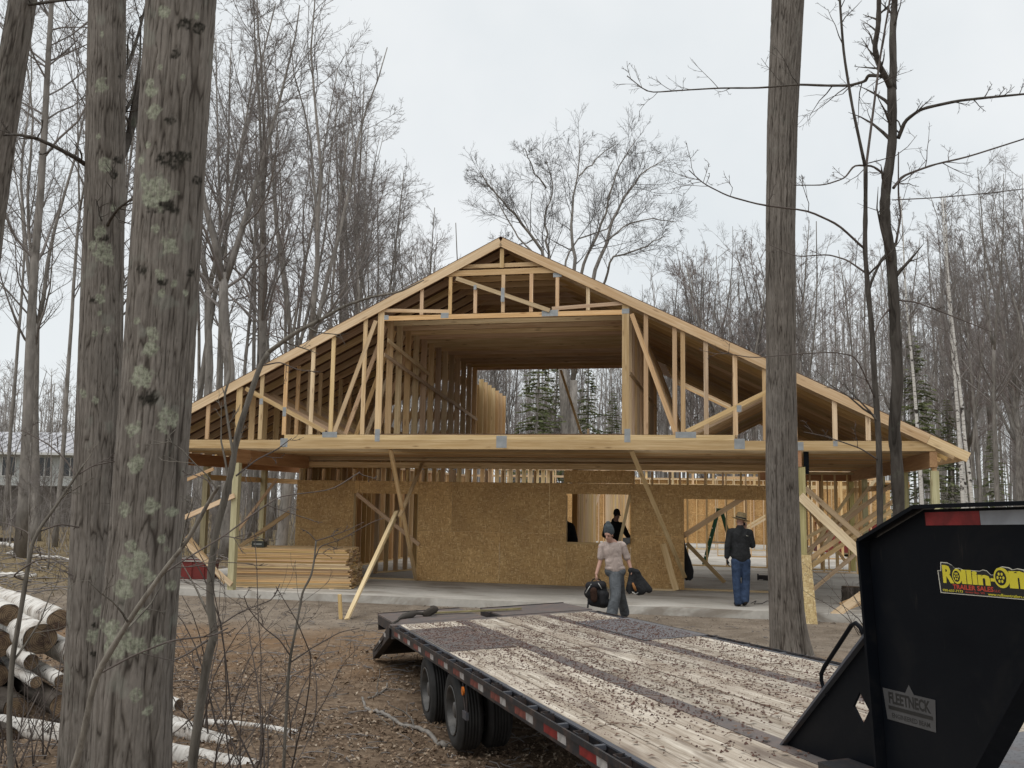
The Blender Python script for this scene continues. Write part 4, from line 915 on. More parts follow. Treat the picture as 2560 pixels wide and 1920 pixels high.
# marked trees
LEFT = ' to the left of the house'; RIGHT = ' to the right of the house'; BACK = ' behind the house'
for a in (('maple', 588, 34, -240, 'thick grey tree forking high up, right of the lichened trunks', 0, 0.4, 1.25), ('maple', 676, 37, -60, 'dark forked tree rising behind the left slope of the roof', 1, 2.0, 1.15), ('maple', 716, 35, -120, 'leaning triple-stemmed tree right of the dark forked one, over the left roof slope', 2, 1.2, 1.15)):
    k_, px, dep, yt, lb, var, rz, th = a; H = H_for(px, dep, yt); put_tree(k_, px, dep, H, lb, var, rz, H/PH[k_]*th)
for px, dep, yt, th in ((85, 33, -500, 1.35), (165, 40, -100, 0.9), (262, 38, -200, 1.3), (300, 46, -60, 1.1), (40, 55, 100, .9), (520, 42, -160, 1.), (640, 48, 60, 1.0), (775, 46, 90, 1.1), (825, 52, 170, 1.), (870, 58, 240, .9), (560, 60, 60, 1), (480, 50, -80, 1.1), (700, 62, 150, 1), (925, 56, 330, 1), (905, 44, 180, .8), (960, 50, 380, .8), (1010, 48, 430, .9)):
    H = H_for(px, dep, yt)
    if clear_of_house(px, dep): put_tree(random.choice(['maple', 'slim', 'slim']), px, dep, H, where=LEFT, sx=H/20*th)
random.seed(4)
for i in range(12):
    px = 470+i*44+random.uniform(-9, 9); dep = random.uniform(43, 76); yt = skyline(px)+random.uniform(0, 150); H = min(27, H_for(px, dep, yt))
    if clear_of_house(px, dep): put_tree('slim', px, dep, H, sx=H/20*random.uniform(.75, 1.05))
put_tree('bushy', 1145, 58, H_for(1145, 58, 500), 'small bare tree with a fan of fine upright twigs, left of the peak', 0, 0.3)
for px, dep, yt, k_ in ((1700, 52, 545, 'maple'), (1760, 60, 600, 'bushy'), (1660, 64, 640, 'slim'), (1830, 55, 570, 'bushy'), (1890, 60, 590, 'maple'), (2060, 50, 430, 'maple'), (2100, 44, 470, 'slim'), (2010, 58, 500, 'bushy'), (2150, 56, 560, 'slim'), (2250, 60, 560, 'slim'), (2350, 46, 420, 'maple'), (2440, 50, 460, 'slim'), (2480, 43, 430, 'maple'), (2530, 48, 440, 'maple'), (2590, 42, 400, 'maple'), (2640, 50, 420, 'maple'), (2400, 62, 520, 'bushy'), (2300, 52, 520, 'bushy'), (2230, 47, 640, 'bushy'), (2560, 56, 480, 'bushy'), (2420, 40, 520, 'slim'), (2505, 38, 560, 'slim')):
    H = H_for(px, dep, yt)
    if clear_of_house(px, dep): put_tree(k_, px, dep, H, where=RIGHT)
for lb, px, dep, yt, var, th in (('pair of slender birches right of the eave, the left one', 2398, 39, 900, 0, .95), ('white birch standing at the right tip of the roof', 2430, 37, 820, 1, 1.05), ('pale birch trunk seen under the right eave', 2297, 43, 880, 0, 1.0), ('thin birch behind the two white trunks right of the eave', 2412, 46, 860, 1, .8)):
    H = H_for(px, dep, 450); put_tree('birch', px, dep, H, 'white birch trunk'+lb[lb.find(' ', 12):] if False else lb, var, 3.0 if var else None, H/18*th)
# the large oak behind the ridge
def oak():
    dep = 60.0; tr = MB(); cr = MB(); rng = np.random.default_rng(21)
    def W(px, py, dd=0.0): return at_d(px, py, dep+dd)
    base = W(1425, 1290); base[2] = float(ground_h(base[0:1], base[1:2])[0])-0.1
    o0 = base.copy()
    stems = [  # measured limbs against the sky (photo points), each with a depth drift
        ([(1395, 900), (1378, 690), (1345, 610), (1280, 530), (1235, 480), (1200, 430)], .17, -4),
        ([(1395, 900), (1386, 700), (1368, 610), (1363, 540), (1385, 470), (1365, 400)], .14, 3),
        ([(1400, 900), (1437, 690), (1428, 590), (1432, 500), (1445, 440), (1448, 350)], .17, 1),
        ([(1400, 900), (1411, 665), (1440, 600), (1520, 570), (1560, 500), (1600, 440)], .09, 5),
        ([(1432, 950), (1450, 680), (1492, 590), (1520, 500), (1545, 420), (1590, 350)], .14, -3),
        ([(1432, 950), (1482, 695), (1520, 590), (1560, 490), (1610, 430), (1660, 400)], .18, 2),
        ([(1432, 950), (1508, 710), (1535, 640), (1610, 620), (1660, 590)], .12, -5),
        ([(1340, 640), (1290, 580), (1250, 510), (1225, 450)], .07, 2), ([(1520, 600), (1570, 560), (1640, 545), (1690, 555)], .07, 3), ([(1448, 440), (1490, 400), (1540, 360)], .06, 2), ([(1365, 470), (1330, 420), (1310, 370)], .06, -2), ([(1345, 600), (1300, 610), (1270, 640), (1250, 600)], .05, 3)]
    tr.tube([o0, W(1418, 1120), W(1412, 1000), W(1404, 880)], [.46, .36, .32, .26], 14)
    tr.tube([o0+np.array([.15, 0, 0]), W(1432, 1120), W(1434, 950)], [.42, .32, .24], 14)
    for pts, r, dd in stems:
        P0 = np.array([W(x, y, dd*i/(len(pts)-1)) for i, (x, y) in enumerate(pts)])
        tt = np.linspace(0, len(P0)-1, 3*len(P0)); Q = np.stack([np.interp(tt, np.arange(len(P0)), P0[:, k_]) for k_ in range(3)], -1)
        Q[1:-1] += rng.normal(0, .05, Q[1:-1].shape); R_ = taper(r*.92, .022, len(Q), .8); tr.tube(Q, R_, 8)
        s = len(Q)//4
        LL = np.linalg.norm(np.diff(Q[s:], axis=0), axis=1).sum(); twigs(cr, Q[s:], R_[s:], rng, 0, [(max(5, int(2.6*LL)), .42 if LL > 5 else .60, 46, .12, .07, .012), (10, .48, 46, .12, .05, .0085), (6, .56, 42, .10, .04, .006)])
    r = empty('oak_tree', T(*base), 'wide crowned bare oak spreading its limbs against the sky behind the roof ridge', 'tree')
    m1 = tr.mesh('trunk', M['bark_far'], True); m1.transform(T(*(-base))); M['oak_twig'] = plain('oak_twig_bark', (0.105, 0.094, 0.087), 0.9, var=0.3, scale=2); m2 = cr.mesh('branches', M['oak_twig'], True); m2.transform(T(*(-base)))
    obj('trunk', m1, T(*base), r); obj('branches', m2, T(*base), r)
FAT = 0.36
oak()
FAT = 0.55
random.seed(12)
# woodland fill, every tree its own
cnt = 0
while cnt < 96:
    px = random.uniform(-120, 2680); dep = random.uniform(44, 88)
    if not clear_of_house(px, dep): continue
    yt = max(skyline(px)+abs(random.gauss(0, 130))+ (60 if dep > 60 else 20), -200); H = H_for(px, dep, yt)
    if H < 5 or H > 28: continue
    k_ = 'thin' if H < 8 else ('bushy' if H < 12 else random.choice(['slim', 'slim', 'maple', 'slim'] if H < 17 else ['slim', 'slim', 'maple']))
    wh = LEFT if px < 900 else (RIGHT if px > 1750 else BACK)
    put_tree(k_, px, dep, H, where=wh); cnt += 1
for i in range(34):                    # undergrowth saplings at the wood's edge
    px = random.choice([random.uniform(-60, 880), random.uniform(1980, 2640)]); dep = random.uniform(27, 46)
    if clear_of_house(px, dep): put_tree('thin', px, dep, random.uniform(4, 8), where=LEFT if px < 900 else RIGHT)
# evergreens behind the house
def evergreen_mesh(seed, H, r0, spread, dens, start=0.12):
    rng = np.random.default_rng(seed); tr = MB(); cr = MB()
    P_, _ = grow(np.array([0, 0, -.1]), np.array([0, 0, 1.0]), H, 14, rng, .012, .05); tr.tube(P_, taper(r0, .02, 15), 10)
    z = H*start
    while z < H*.985:
        t = z/H; i = min(int(t*14), 13); c = P_[i]+(P_[i+1]-P_[i])*(t*14-i)
        for k_ in range(rng.integers(3, 6)):
            az = rng.random()*6.28; L = spread*H*(1.02-t)*(.55+.6*rng.random())
            d = np.array([math.cos(az), math.sin(az), .12]); Q, _ = grow(c, d, L, 6, rng, .09, -.05); cr.tube(Q, taper(.022, .005, 7), 3, False)
            for q in range(int(dens*L)):
                s = .12+.88*rng.random(); j = min(int(s*6), 5); p = Q[j]+(Q[j+1]-Q[j])*(s*6-j); dd = Q[j+1]-Q[j]; dd /= np.linalg.norm(dd)
                sd = np.cross(dd, [0, 0, 1]); sd /= np.linalg.norm(sd)+1e-9; sg = 1 if rng.random() < .5 else -1
                e = dd*.6+sd*sg*(.5+.4*rng.random())+np.array([0, 0, -.25+.25*rng.random()]); e /= np.linalg.norm(e); l = .16+.26*rng.random(); wv = np.cross(e, rng.normal(0, 1, 3)); wv /= np.linalg.norm(wv); wv *= .022+.02*rng.random()
                cr.add([p-wv*.5, p+e*l*.5-wv*1.2, p+e*l, p+e*l*.5+wv*1.2], [(0, 1, 2, 3)])
        z += H*.018*(.7+.6*rng.random())
    return tr.mesh('trunk', M['bark_far'], True), cr.mesh('needle_branches', M['needles'])
M['needles'] = plain('evergreen_needles', (0.155, 0.175, 0.075), 0.8, var=0.5, scale=1.5)
EV = [evergreen_mesh(31, 12, .13, .21, 26), evergreen_mesh(32, 12, .12, .26, 20)]
for px, dep, yt, v, lb in ((1335, 56, 780, 0, 'dark evergreen seen through the open end of the upper room, left one'), (1470, 66, 905, 1, 'evergreen just right of the oak trunks seen through the upper room'), (1385, 67, 870, 1, 'evergreen between two taller ones seen through the upper room'), (1520, 64, 980, 0, 'small evergreen at the right in the opening of the upper room'), (2300, 60, 830, 1, 'dark pine among the bare trees right of the house'), (2480, 52, 1080, 1, 'low dark evergreen in the woods right of the birches'), (2380, 62, 1000, 0, 'evergreen half hidden behind the white birches')):
    p = at_d(px, 960, dep); z = float(ground_h(p[0:1], p[1:2])[0]); H = H_for(px, dep, yt); s = H/12; Wm = T(p[0], p[1], z); r = empty('evergreen_tree', Wm, lb, 'tree')
    a, b = EV[v]; S_ = Matrix.Rotation(random.uniform(0, 6), 4, 'Z') @ Matrix.Diagonal((s, s, s, 1)); obj('trunk', a, Wm @ S_, r); obj('needle_branches', b, Wm @ S_, r)
# far-off wood that reads as one mass
def far_woods():
    b = MB(); rng = np.random.default_rng(77)
    for i in range(1250):
        px = rng.uniform(-400, 2960); dep = rng.uniform(84, 150); p = at_d(px, 960, dep); z = float(ground_h(p[0:1], p[1:2])[0]); base = np.array([p[0], p[1], z-.2])
        H = min(24, max(6, H_for(px, dep, max(skyline(px), 520 if px > 900 else 840)+rng.uniform(60, 330)))); r = rng.uniform(.06, .17)
        Q, _ = grow(base, (rng.normal(0, .04), 0, 1), H, 5, rng, .03, .02); b.tube(Q, taper(r, .03, 6), 4, False)
        for k_ in range(16):
            t = rng.uniform(.22, 1); j = min(int(t*5), 4); q = Q[j]+(Q[j+1]-Q[j])*(t*5-j); a = rng.random()*6.28
            d = np.array([math.cos(a)*.7, math.sin(a)*.7, .75]); B_, _ = grow(q, d, H*.16*(1.3-t), 2, rng, .2, .1); b.tube(B_, [.03, .022, .014], 3, False)
            for m_ in range(3):
                B2, _ = grow(B_[1]+(B_[2]-B_[1])*rng.random(), d+rng.normal(0, .6, 3), H*.06, 1, rng, .1, .1); b.tube(B2, [.018, .012], 3, False)
    return b.mesh('far_woods', M['far'])
M['far'] = plain('hazy_far_bark', (0.34, 0.318, 0.302), 0.95, var=0.3, scale=0.6)  # paler colour carries the haze over the distant wood
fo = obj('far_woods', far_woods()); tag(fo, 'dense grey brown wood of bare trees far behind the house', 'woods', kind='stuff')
# low brush under the trees
def brush():
    b = MB(); rng = np.random.default_rng(5)
    for i in range(2600):
        px = rng.uniform(-200, 2760); dep = rng.uniform(33, 80)
        if not clear_of_house(px, dep): continue
        p = at_d(px, 960, dep); z = float(ground_h(p[0:1], p[1:2])[0]); base = np.array([p[0], p[1], z-.05]); H = rng.uniform(.7, 3.6)
        Q, _ = grow(base, (rng.normal(0, .25), rng.normal(0, .25), 1), H, 3, rng, .12, .03); b.tube(Q, taper(.014, .006, 4), 3, False)
        for k_ in range(4):
            q = Q[1]+(Q[3]-Q[1])*rng.random(); B_, _ = grow(q, (rng.normal(0, .7), rng.normal(0, .7), .6), H*.3, 2, rng, .2, .05); b.tube(B_, [.007, .006, .004], 3, False)
    return b.mesh('underbrush', M['twig'])
bo = obj('underbrush', brush()); tag(bo, 'tangle of thin bare stems on the forest floor beyond the house', 'underbrush', kind='stuff')

# look-alike trees in the same stretch of wood are told apart by their order from the left
_by = {}
for a, px, o in AUTO: _by.setdefault(a, []).append((px, o))
_ord = ['leftmost', 'second from left', 'third from left', 'fourth from left', 'fifth from left', 'sixth from left', 'seventh from left', 'eighth from left', 'ninth from left', 'tenth from left']; _num = ['', 'one', 'two', 'three', 'four', 'five', 'six', 'seven', 'eight', 'nine', 'ten']
for a, L in _by.items():
    L.sort(key=lambda q: q[0])
    if 1 < len(L) <= 10:
        for i, (px, o) in enumerate(L): o['label'] = '%s, %s of %s' % (a, 'rightmost' if i == len(L)-1 else _ord[i], _num[len(L)])
random.seed(31)
# ------------------------------------------------------------------ trees standing close to the camera
def trunk_bark():
    t = NT('furrowed_bark', 0.95, 0.12); p = t.co()
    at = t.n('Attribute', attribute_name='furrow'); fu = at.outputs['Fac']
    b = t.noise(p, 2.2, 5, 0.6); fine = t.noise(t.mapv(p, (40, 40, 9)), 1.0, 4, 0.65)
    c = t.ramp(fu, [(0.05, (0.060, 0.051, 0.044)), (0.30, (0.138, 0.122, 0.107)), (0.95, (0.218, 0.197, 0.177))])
    c = t.mix(0.5, c, t.ramp(fine, [(0.3, (0.62,)*3), (0.7, (1.25, 1.24, 1.22))]), 'MULTIPLY')
    c = t.mix(0.7, c, t.ramp(b, [(0.32, (0.66, 0.65, 0.63)), (0.68, (1.15, 1.14, 1.12))]), 'MULTIPLY')
    li = t.n('Attribute', attribute_name='lichen').outputs['Fac']; mo = t.n('Attribute', attribute_name='moss').outputs['Fac']; spk = t.n('Attribute', attribute_name='speck').outputs['Fac']
    lb = t.noise(p, 38, 4, .7); lc = t.ramp(lb, [(.32, (.13, .135, .10)), (.48, (.26, .27, .205)), (.68, (.37, .38, .30))])
    c = t.mix(t.math('MULTIPLY', spk, .5), c, (.235, .24, .205)); c = t.mix(mo, c, t.ramp(lb, [(.3, (.014, .013, .011)), (.7, (.05, .046, .037))])); c = t.mix(li, c, lc)
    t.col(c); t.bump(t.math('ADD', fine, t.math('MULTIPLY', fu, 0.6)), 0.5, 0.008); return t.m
M['furrow'] = trunk_bark()
def px_path(pts, dep, n):
    """pts: (x, y, width) photo points -> resampled 3-D centre line and radii"""
    pts = sorted(pts, key=lambda q: -q[1]); P_ = np.array([at_d(x, y, dep) for x, y, _ in pts]); r = np.array([w_*dep/F_PX/2 for *_, w_ in pts])
    s = np.concatenate([[0], np.cumsum(np.linalg.norm(np.diff(P_, axis=0), axis=1))]); t = np.linspace(0, s[-1], n)
    Q = np.stack([np.interp(t, s, P_[:, k]) for k in range(3)], -1); R_ = np.interp(t, s, r)
    for _ in range(3):
        Q[1:-1] = (Q[:-2]+2*Q[1:-1]+Q[2:])/4; R_[1:-1] = (R_[:-2]+2*R_[1:-1]+R_[2:])/4
    return Q, R_
def furrowed(Q, R_, sides, seed, amp, cells=30, flare=0.0):
    zf = 0.5 if cells == 40 else 1.0; n = len(Q); th = np.arange(sides)*2*math.pi/sides; zz = np.arange(n)*np.linalg.norm(Q[-1]-Q[0])/n
    TH, ZZ = np.meshgrid(th, zz); cx, cy = np.cos(TH)*cells/6.28, np.sin(TH)*cells/6.28
    wv = (fbm(cx*0.8+seed, cy*0.8, ZZ*2.2, 3)-.47)*1.0+(vnoise(cx*1.6+3, cy*1.6+seed, ZZ*11)-.5)*.55
    nn = vnoise(cx*1.7+seed+wv, cy*1.7+wv, ZZ*2.6*zf); n2 = vnoise(cx*3.0+seed+wv, cy*3.0-wv, ZZ*5.5*zf+9); n3 = fbm(cx*6+seed, cy*6, ZZ*30, 2)*1.6-.3
    c1 = np.clip(np.abs(nn-0.5)*8.0, 0, 1); c2 = np.clip(np.abs(n2-0.5)*7, 0, 1); fu = np.minimum(c1, 0.36+0.64*c2)
    fu = fu*(0.80+0.32*n3)
    big = (fbm(np.cos(TH)*1.3+seed, np.sin(TH)*1.3, ZZ*0.5, 3)-0.47)
    rr = R_[:, None]*(1+big*0.07)+amp*(fu-0.75)
    if flare:
        k_ = np.clip(1-zz/0.9, 0, 1)[:, None]**2; rr = rr*(1+k_*flare*(0.6+0.55*np.cos(TH*5+seed)+0.3*np.cos(TH*3)))
    e1 = np.array(_R); d = Q[-1]-Q[0]; d /= np.linalg.norm(d); e1 = e1-d*e1.dot(d); e1 /= np.linalg.norm(e1); e2 = np.cross(d, e1)
    V = Q[:, None, :]+rr[..., None]*(np.cos(TH)[..., None]*e1+np.sin(TH)[..., None]*e2)
    i = np.arange(n-1)[:, None]*sides; j = np.arange(sides)[None, :]; j2 = (j+1) % sides
    b = MB(); b.add(V.reshape(-1, 3), np.stack([i+j, i+j2, i+sides+j2, i+sides+j], -1).reshape(-1, 4)); return b, fu.ravel()
def furrow_obj(Q, R_, base, name, parent, sides, seed, amp, cells=30, flare=0.0):
    b, fu = furrowed(Q-base, R_, sides, seed, amp, cells, flare); me = b.mesh(name, M['furrow'], True)
    a = me.attributes.new('furrow', 'FLOAT', 'POINT'); a.data.foreach_set('value', fu.astype(np.float32)); return obj(name, me, T(*base), parent)
def lichen_mat(name, c1, c2):
    t = NT(name, 0.95, 0.1); v = offs(t, t.co()); a = t.voro(v, 60); b = t.noise(v, 22, 4)
    c = t.mix(t.ramp(b, [(0.35, (0, 0, 0)), (0.6, (1, 1, 1))]), c1, c2); c = t.mix(0.6, c, t.ramp(a, [(0.15, (0.5,)*3), (0.5, (1.2,)*3)]), 'MULTIPLY'); t.col(c); t.bump(a, 0.8, 0.006); return t.m
M['lichen'] = lichen_mat('pale_lichen', (0.175, 0.195, 0.125), (0.32, 0.345, 0.235)); M['lichen2'] = lichen_mat('grey_lichen', (0.16, 0.168, 0.13), (0.27, 0.285, 0.235)); M['moss'] = lichen_mat('dark_moss', (0.020, 0.018, 0.014), (0.036, 0.034, 0.026))
def crust(me_v, Q, lst, dep, seed, sy):
    """how strongly each bark vertex is covered by crusts given as photo points and radii"""
    P_ = me_v; d = P_-CAM_POS; w_ = d@_fw; x = 1280+F_PX*(d@_R)/w_; y = 960-F_PX*(d@_U)/w_; front = w_ < np.interp(P_[:, 2], Q[:, 2], (Q-CAM_POS)@_fw)
    out = np.zeros(len(P_)); rag = fbm(P_[:, 0]*26+seed, P_[:, 1]*26, P_[:, 2]*26, 4); fine = fbm(P_[:, 0]*70+seed, P_[:, 1]*70, P_[:, 2]*70, 2)
    for px, py, rp in lst:
        k = np.abs(y-py) < rp*2; dd = np.sqrt((x[k]-px)**2+((y[k]-py)/sy)**2)/rp; out[k] = np.maximum(out[k], np.clip((1.05-dd-(rag[k]-.47)*1.7)*4.5, 0, 1)*np.clip((fine[k]-.16)*4.5, .3, 1)*front[k])
    return out
def finish_crown(top, d, r, seed, par, base, H=7.0):
    rng = np.random.default_rng(seed); tr = MB(); cr = MB(); Q, _ = grow(top-base, d, H, 10, rng, .05, .03); tr.tube(Q, taper(r, .03, 11), 14)
    for k_ in range(12):
        i = rng.integers(2, 10); a = rng.random()*6.28; q, _ = grow(Q[i], np.array([math.cos(a), math.sin(a), .7]), 2.6, 5, rng, .14, .05); cr.tube(q, taper(.05, .01, 6), 4, False); twigs(cr, q, taper(.05, .01, 6), rng, 0, SP_FINE)
    obj('upper_trunk', tr.mesh('upper_trunk', M['bark'], True), T(*base), par); obj('branches', cr.mesh('branches', M['twig'], True), T(*base), par)['kind'] = 'stuff'
def big_tree(name, label, pts, dep, seed, amp, lich=(), moss=(), sides=240, rings=620, cells=34, flare=0.0, limbs=(), crown=True):
    Q, R_ = px_path(pts, dep, rings); base = Q[0].copy(); r = empty(name, T(*base), label, 'tree'); tr_ = furrow_obj(Q, R_, base, 'trunk', r, sides, seed, amp, cells, flare)
    me = bpy.data.objects[tr_.name].data; v = np.empty(len(me.vertices)*3, np.float32); me.vertices.foreach_get('co', v); v = v.reshape(-1, 3)+base
    for nm, val in (('lichen', crust(v, Q, lich, dep, seed, 1.05)), ('moss', crust(v, Q, moss, dep, seed+5, .75)), ('speck', np.clip((fbm(v[:, 0]*9+seed, v[:, 1]*9, v[:, 2]*7, 4)-.60)*14, 0, 1)*(.75 if lich else .25))):
        a = me.attributes.new(nm, 'FLOAT', 'POINT'); a.data.foreach_set('value', val.astype(np.float32))
    if limbs:
        rng = np.random.default_rng(seed); b = MB()
        for pts2, w0, w1, dd in limbs:
            P0 = np.array([at_d(x, y, dep+dd*i/(len(pts2)-1)) for i, (x, y) in enumerate(pts2)]); tt = np.linspace(0, len(P0)-1, 4*len(P0)); q = np.stack([np.interp(tt, np.arange(len(P0)), P0[:, k]) for k in range(3)], -1)-base
            q[1:-1] = (q[:-2]+2*q[1:-1]+q[2:])/4; rr = taper(w0*dep/F_PX/2, w1*dep/F_PX/2, len(q)); b.tube(q, rr, 8)
            twigs(b, q, rr, rng, 0, [(5, .30, 50, .16, .04, .006), (4, .4, 45, .12, .03, .004)])
        obj('limb', b.mesh('limb', M['bark'], True), T(*base), r)
    if crown: finish_crown(Q[-1], (Q[-1]-Q[-20])/np.linalg.norm(Q[-1]-Q[-20]), R_[-1], seed, r, base)
    return r, Q, R_
z1 = lambda L: [(x/1.728, y/1.728, r/1.728) for x, y, r in L]
z2_ = lambda L: [(x/1.728, 960+y/1.728, r/1.728) for x, y, r in L]
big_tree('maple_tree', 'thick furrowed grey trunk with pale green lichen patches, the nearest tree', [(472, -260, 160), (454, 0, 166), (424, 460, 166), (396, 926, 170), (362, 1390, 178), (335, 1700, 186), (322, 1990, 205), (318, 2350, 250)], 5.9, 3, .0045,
    z1([(665, 475, 34), (650, 395, 30), (650, 360, 18), (680, 830, 66), (735, 1060, 40), (690, 1190, 22), (660, 1445, 30), (655, 1510, 34), (700, 1265, 18), (750, 1225, 14), (800, 1265, 14), (590, 1385, 16), (610, 1630, 48), (690, 290, 15), (850, 68, 12), (710, 50, 26), (670, 985, 20), (640, 625, 14), (620, 770, 16), (790, 335, 12), (610, 690, 20)])+
    z2_([(720, 150, 48), (580, 195, 30), (595, 345, 37), (540, 540, 28), (655, 530, 33), (740, 555, 26), (565, 700, 24), (700, 670, 20), (560, 790, 52), (610, 760, 40), (640, 830, 34), (530, 885, 42), (610, 1003, 32), (480, 1050, 42), (520, 1110, 50), (490, 1150, 40), (595, 1135, 38), (685, 1130, 38), (590, 1345, 27), (640, 1410, 24), (595, 265, 10), (720, 715, 14), (740, 870, 20)]),
    z1([(740, 690, 52), (790, 680, 40), (660, 880, 50), (740, 895, 40), (800, 100, 36), (860, 120, 30), (760, 230, 26), (740, 525, 30), (610, 1165, 26), (700, 1215, 26), (850, 780, 22), (820, 1180, 20)])+z2_([(650, 60, 44), (690, 190, 18)]), flare=0.05)
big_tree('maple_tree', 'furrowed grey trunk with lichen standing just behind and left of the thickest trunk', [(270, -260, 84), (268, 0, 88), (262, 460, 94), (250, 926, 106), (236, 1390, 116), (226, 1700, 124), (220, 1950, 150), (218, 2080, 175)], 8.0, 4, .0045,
    z1([(440, 370, 30), (450, 710, 30), (440, 1090, 46), (465, 1120, 30), (430, 1000, 26), (400, 1060, 18), (445, 1245, 13), (405, 1440, 15), (465, 1425, 13), (430, 1350, 11), (490, 900, 12), (425, 590, 12), (440, 150, 12), (435, 1290, 20)])+z2_([(400, 1090, 28), (410, 70, 16), (430, 985, 24), (450, 1060, 20), (360, 40, 16)]),
    z1([(510, 690, 26), (490, 750, 24), (520, 330, 14), (455, 1030, 16), (410, 1300, 22)])+z2_([(405, 1040, 12), (410, 1160, 20)]), sides=200, rings=560, cells=30,
    limbs=[([(222, 417), (190, 395), (140, 368), (90, 345), (40, 336), (10, 338)], 13, 5, -.8), ([(290, 410), (312, 372), (335, 300), (352, 200), (372, 120), (392, 20)], 26, 10, .8), ([(300, 190), (320, 165), (345, 90), (365, 10)], 12, 6, .7), ([(262, 579), (275, 550), (295, 521), (325, 500), (352, 488)], 9, 4, -.9), ([(305, 290), (330, 250), (350, 160), (352, 40)], 9, 4, .6)])
big_tree('bare_tree', 'plain grey trunk leaning in from the left edge beside the lichened pair', [(85, -250, 62), (57, 0, 64), (32, 150, 66), (10, 290, 68), (-30, 560, 74), (-70, 900, 80), (-100, 1300, 88), (-125, 1840, 110)], 9.0, 5, .004, sides=120, rings=240, cells=24, limbs=[([(60, 12), (100, 8), (160, 0), (230, -4)], 9, 5, -.6)])
_bt = at_z(1975, 1640, -0.21); DT = float((_bt-CAM_POS)@_fw)
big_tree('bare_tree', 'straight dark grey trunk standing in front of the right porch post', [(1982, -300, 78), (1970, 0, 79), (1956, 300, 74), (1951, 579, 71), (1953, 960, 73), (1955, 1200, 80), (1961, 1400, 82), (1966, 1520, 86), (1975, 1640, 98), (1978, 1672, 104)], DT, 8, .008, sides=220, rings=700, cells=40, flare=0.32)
zr_ = lambda L: [(1840+x/1.728, y/1.728) for x, y in L]
M['twig_near'] = plain('near_twig_bark', (0.105, 0.085, 0.074), 0.9, var=0.3, scale=4)
M['sap'] = bark_mat('sapling_bark', (0.09, 0.08, 0.068), (0.18, 0.163, 0.14), (0.26, 0.238, 0.205), 1.2)
def slim_tree(name, label, stems, dep, seed, spec, m='bark', sides=10, cat='tree', ground=None):
    rng = np.random.default_rng(seed); tr = MB(); limbs = []; base = at_d(*stems[0][0][0], dep)
    if ground is not None: base = base.copy(); base[2] = ground
    for k, (pts, w0, w1, dd, tw_) in enumerate(stems):
        P0 = np.array([at_d(x, y, dep+dd*i/max(1, len(pts)-1)) for i, (x, y) in enumerate(pts)])
        if k == 0 and ground is not None: P0 = np.vstack([base[None]+np.array([0, 0, -.1]), P0])
        tt = np.linspace(0, len(P0)-1, 4*len(P0)); q = np.stack([np.interp(tt, np.arange(len(P0)), P0[:, j]) for j in range(3)], -1)-base; q[1:-1] = (q[:-2]+2*q[1:-1]+q[2:])/4
        rr = taper(w0*dep/F_PX/2, w1*dep/F_PX/2, len(q)); rr = rr*(1+rng.normal(0, .05, len(rr))); cr = MB(); (tr if k == 0 else cr).tube(q, rr, sides if w0 > 8 else 6)
        if tw_: twigs(cr, q[len(q)//4:] if k == 0 else q, rr[len(q)//4:] if k == 0 else rr, rng, 0, [(tw_,)+spec[0][1:]]+list(spec[1:]))
        if cr.n: limbs.append(cr)
    m = 'sap' if name == 'sapling' else m; r = empty(name, T(*base), label, cat); obj('trunk', tr.mesh('trunk', M[m], True), T(*base), r)
    for i, c in enumerate(limbs): nm = 'twigs' if i == 0 and stems[0][4] else 'limb'; o_ = obj(nm, c.mesh(nm, M['twig_near'] if stems[min(i, len(stems)-1)][1] < 8 else M[m], True), T(*base), r); o_.update({'kind': 'stuff'}) if False else (o_.__setitem__('kind', 'stuff') if nm == 'twigs' else None)
    return r
TW = [(5, .22, 48, .14, .05, .0045), (4, .45, 45, .12, .05, .0032), (3, .5, 40, .10, .03, .0026)]
slim_tree('bare_tree', 'slender crooked dark trunk forking near the top, right of the porch', [
    ([(2252, 1500), (2249, 1320), (2242, 1152), (2235, 1076), (2240, 1000), (2245, 950), (2236, 780), (2228, 640), (2217, 580), (2211, 520), (2217, 450), (2225, 405), (2232, 345), (2229, 220)], 31, 22, 0, 6),
    (zr_([(672, 385), (650, 340), (615, 275), (598, 205), (615, 110), (618, 0), (612, -200)]), 16, 10, -.4, 8), (zr_([(675, 385), (680, 300), (676, 150), (686, 0), (690, -200)]), 20, 14, .3, 8),
    (zr_([(700, 600), (730, 522), (800, 470), (960, 435), (1100, 420), (1260, 405)]), 10, 5, -.5, 11), (zr_([(680, 812), (720, 760), (850, 712), (1000, 678), (1260, 595)]), 7.5, 3.5, .6, 10),
    (zr_([(645, 757), (590, 716), (510, 714), (470, 770), (380, 800), (250, 800)]), 6, 2.5, -.5, 6), ([(2204, 190), (2170, 188), (2164, 203), (2124, 214), (2066, 214), (1993, 211), (1900, 220), (1800, 220), (1700, 226), (1620, 232), (1568, 190)], 9, 2.5, 1.5, 14),
    ([(2240, 608), (2200, 655), (2180, 700), (2172, 725)], 8, 7, 0, 0), ([(2240, 608), (2252, 540), (2246, 490), (2246, 380)], 6, 3, .2, 3), ([(2225, 770), (2200, 800), (2185, 840)], 5, 3, -.2, 2), ([(2240, 750), (2290, 755), (2380, 790), (2480, 830)], 5, 2, -.5, 5), ([(2230, 500), (2330, 495), (2450, 485), (2580, 470)], 3, 2, -.6, 3)], 13.0, 41, TW, ground=-.22)
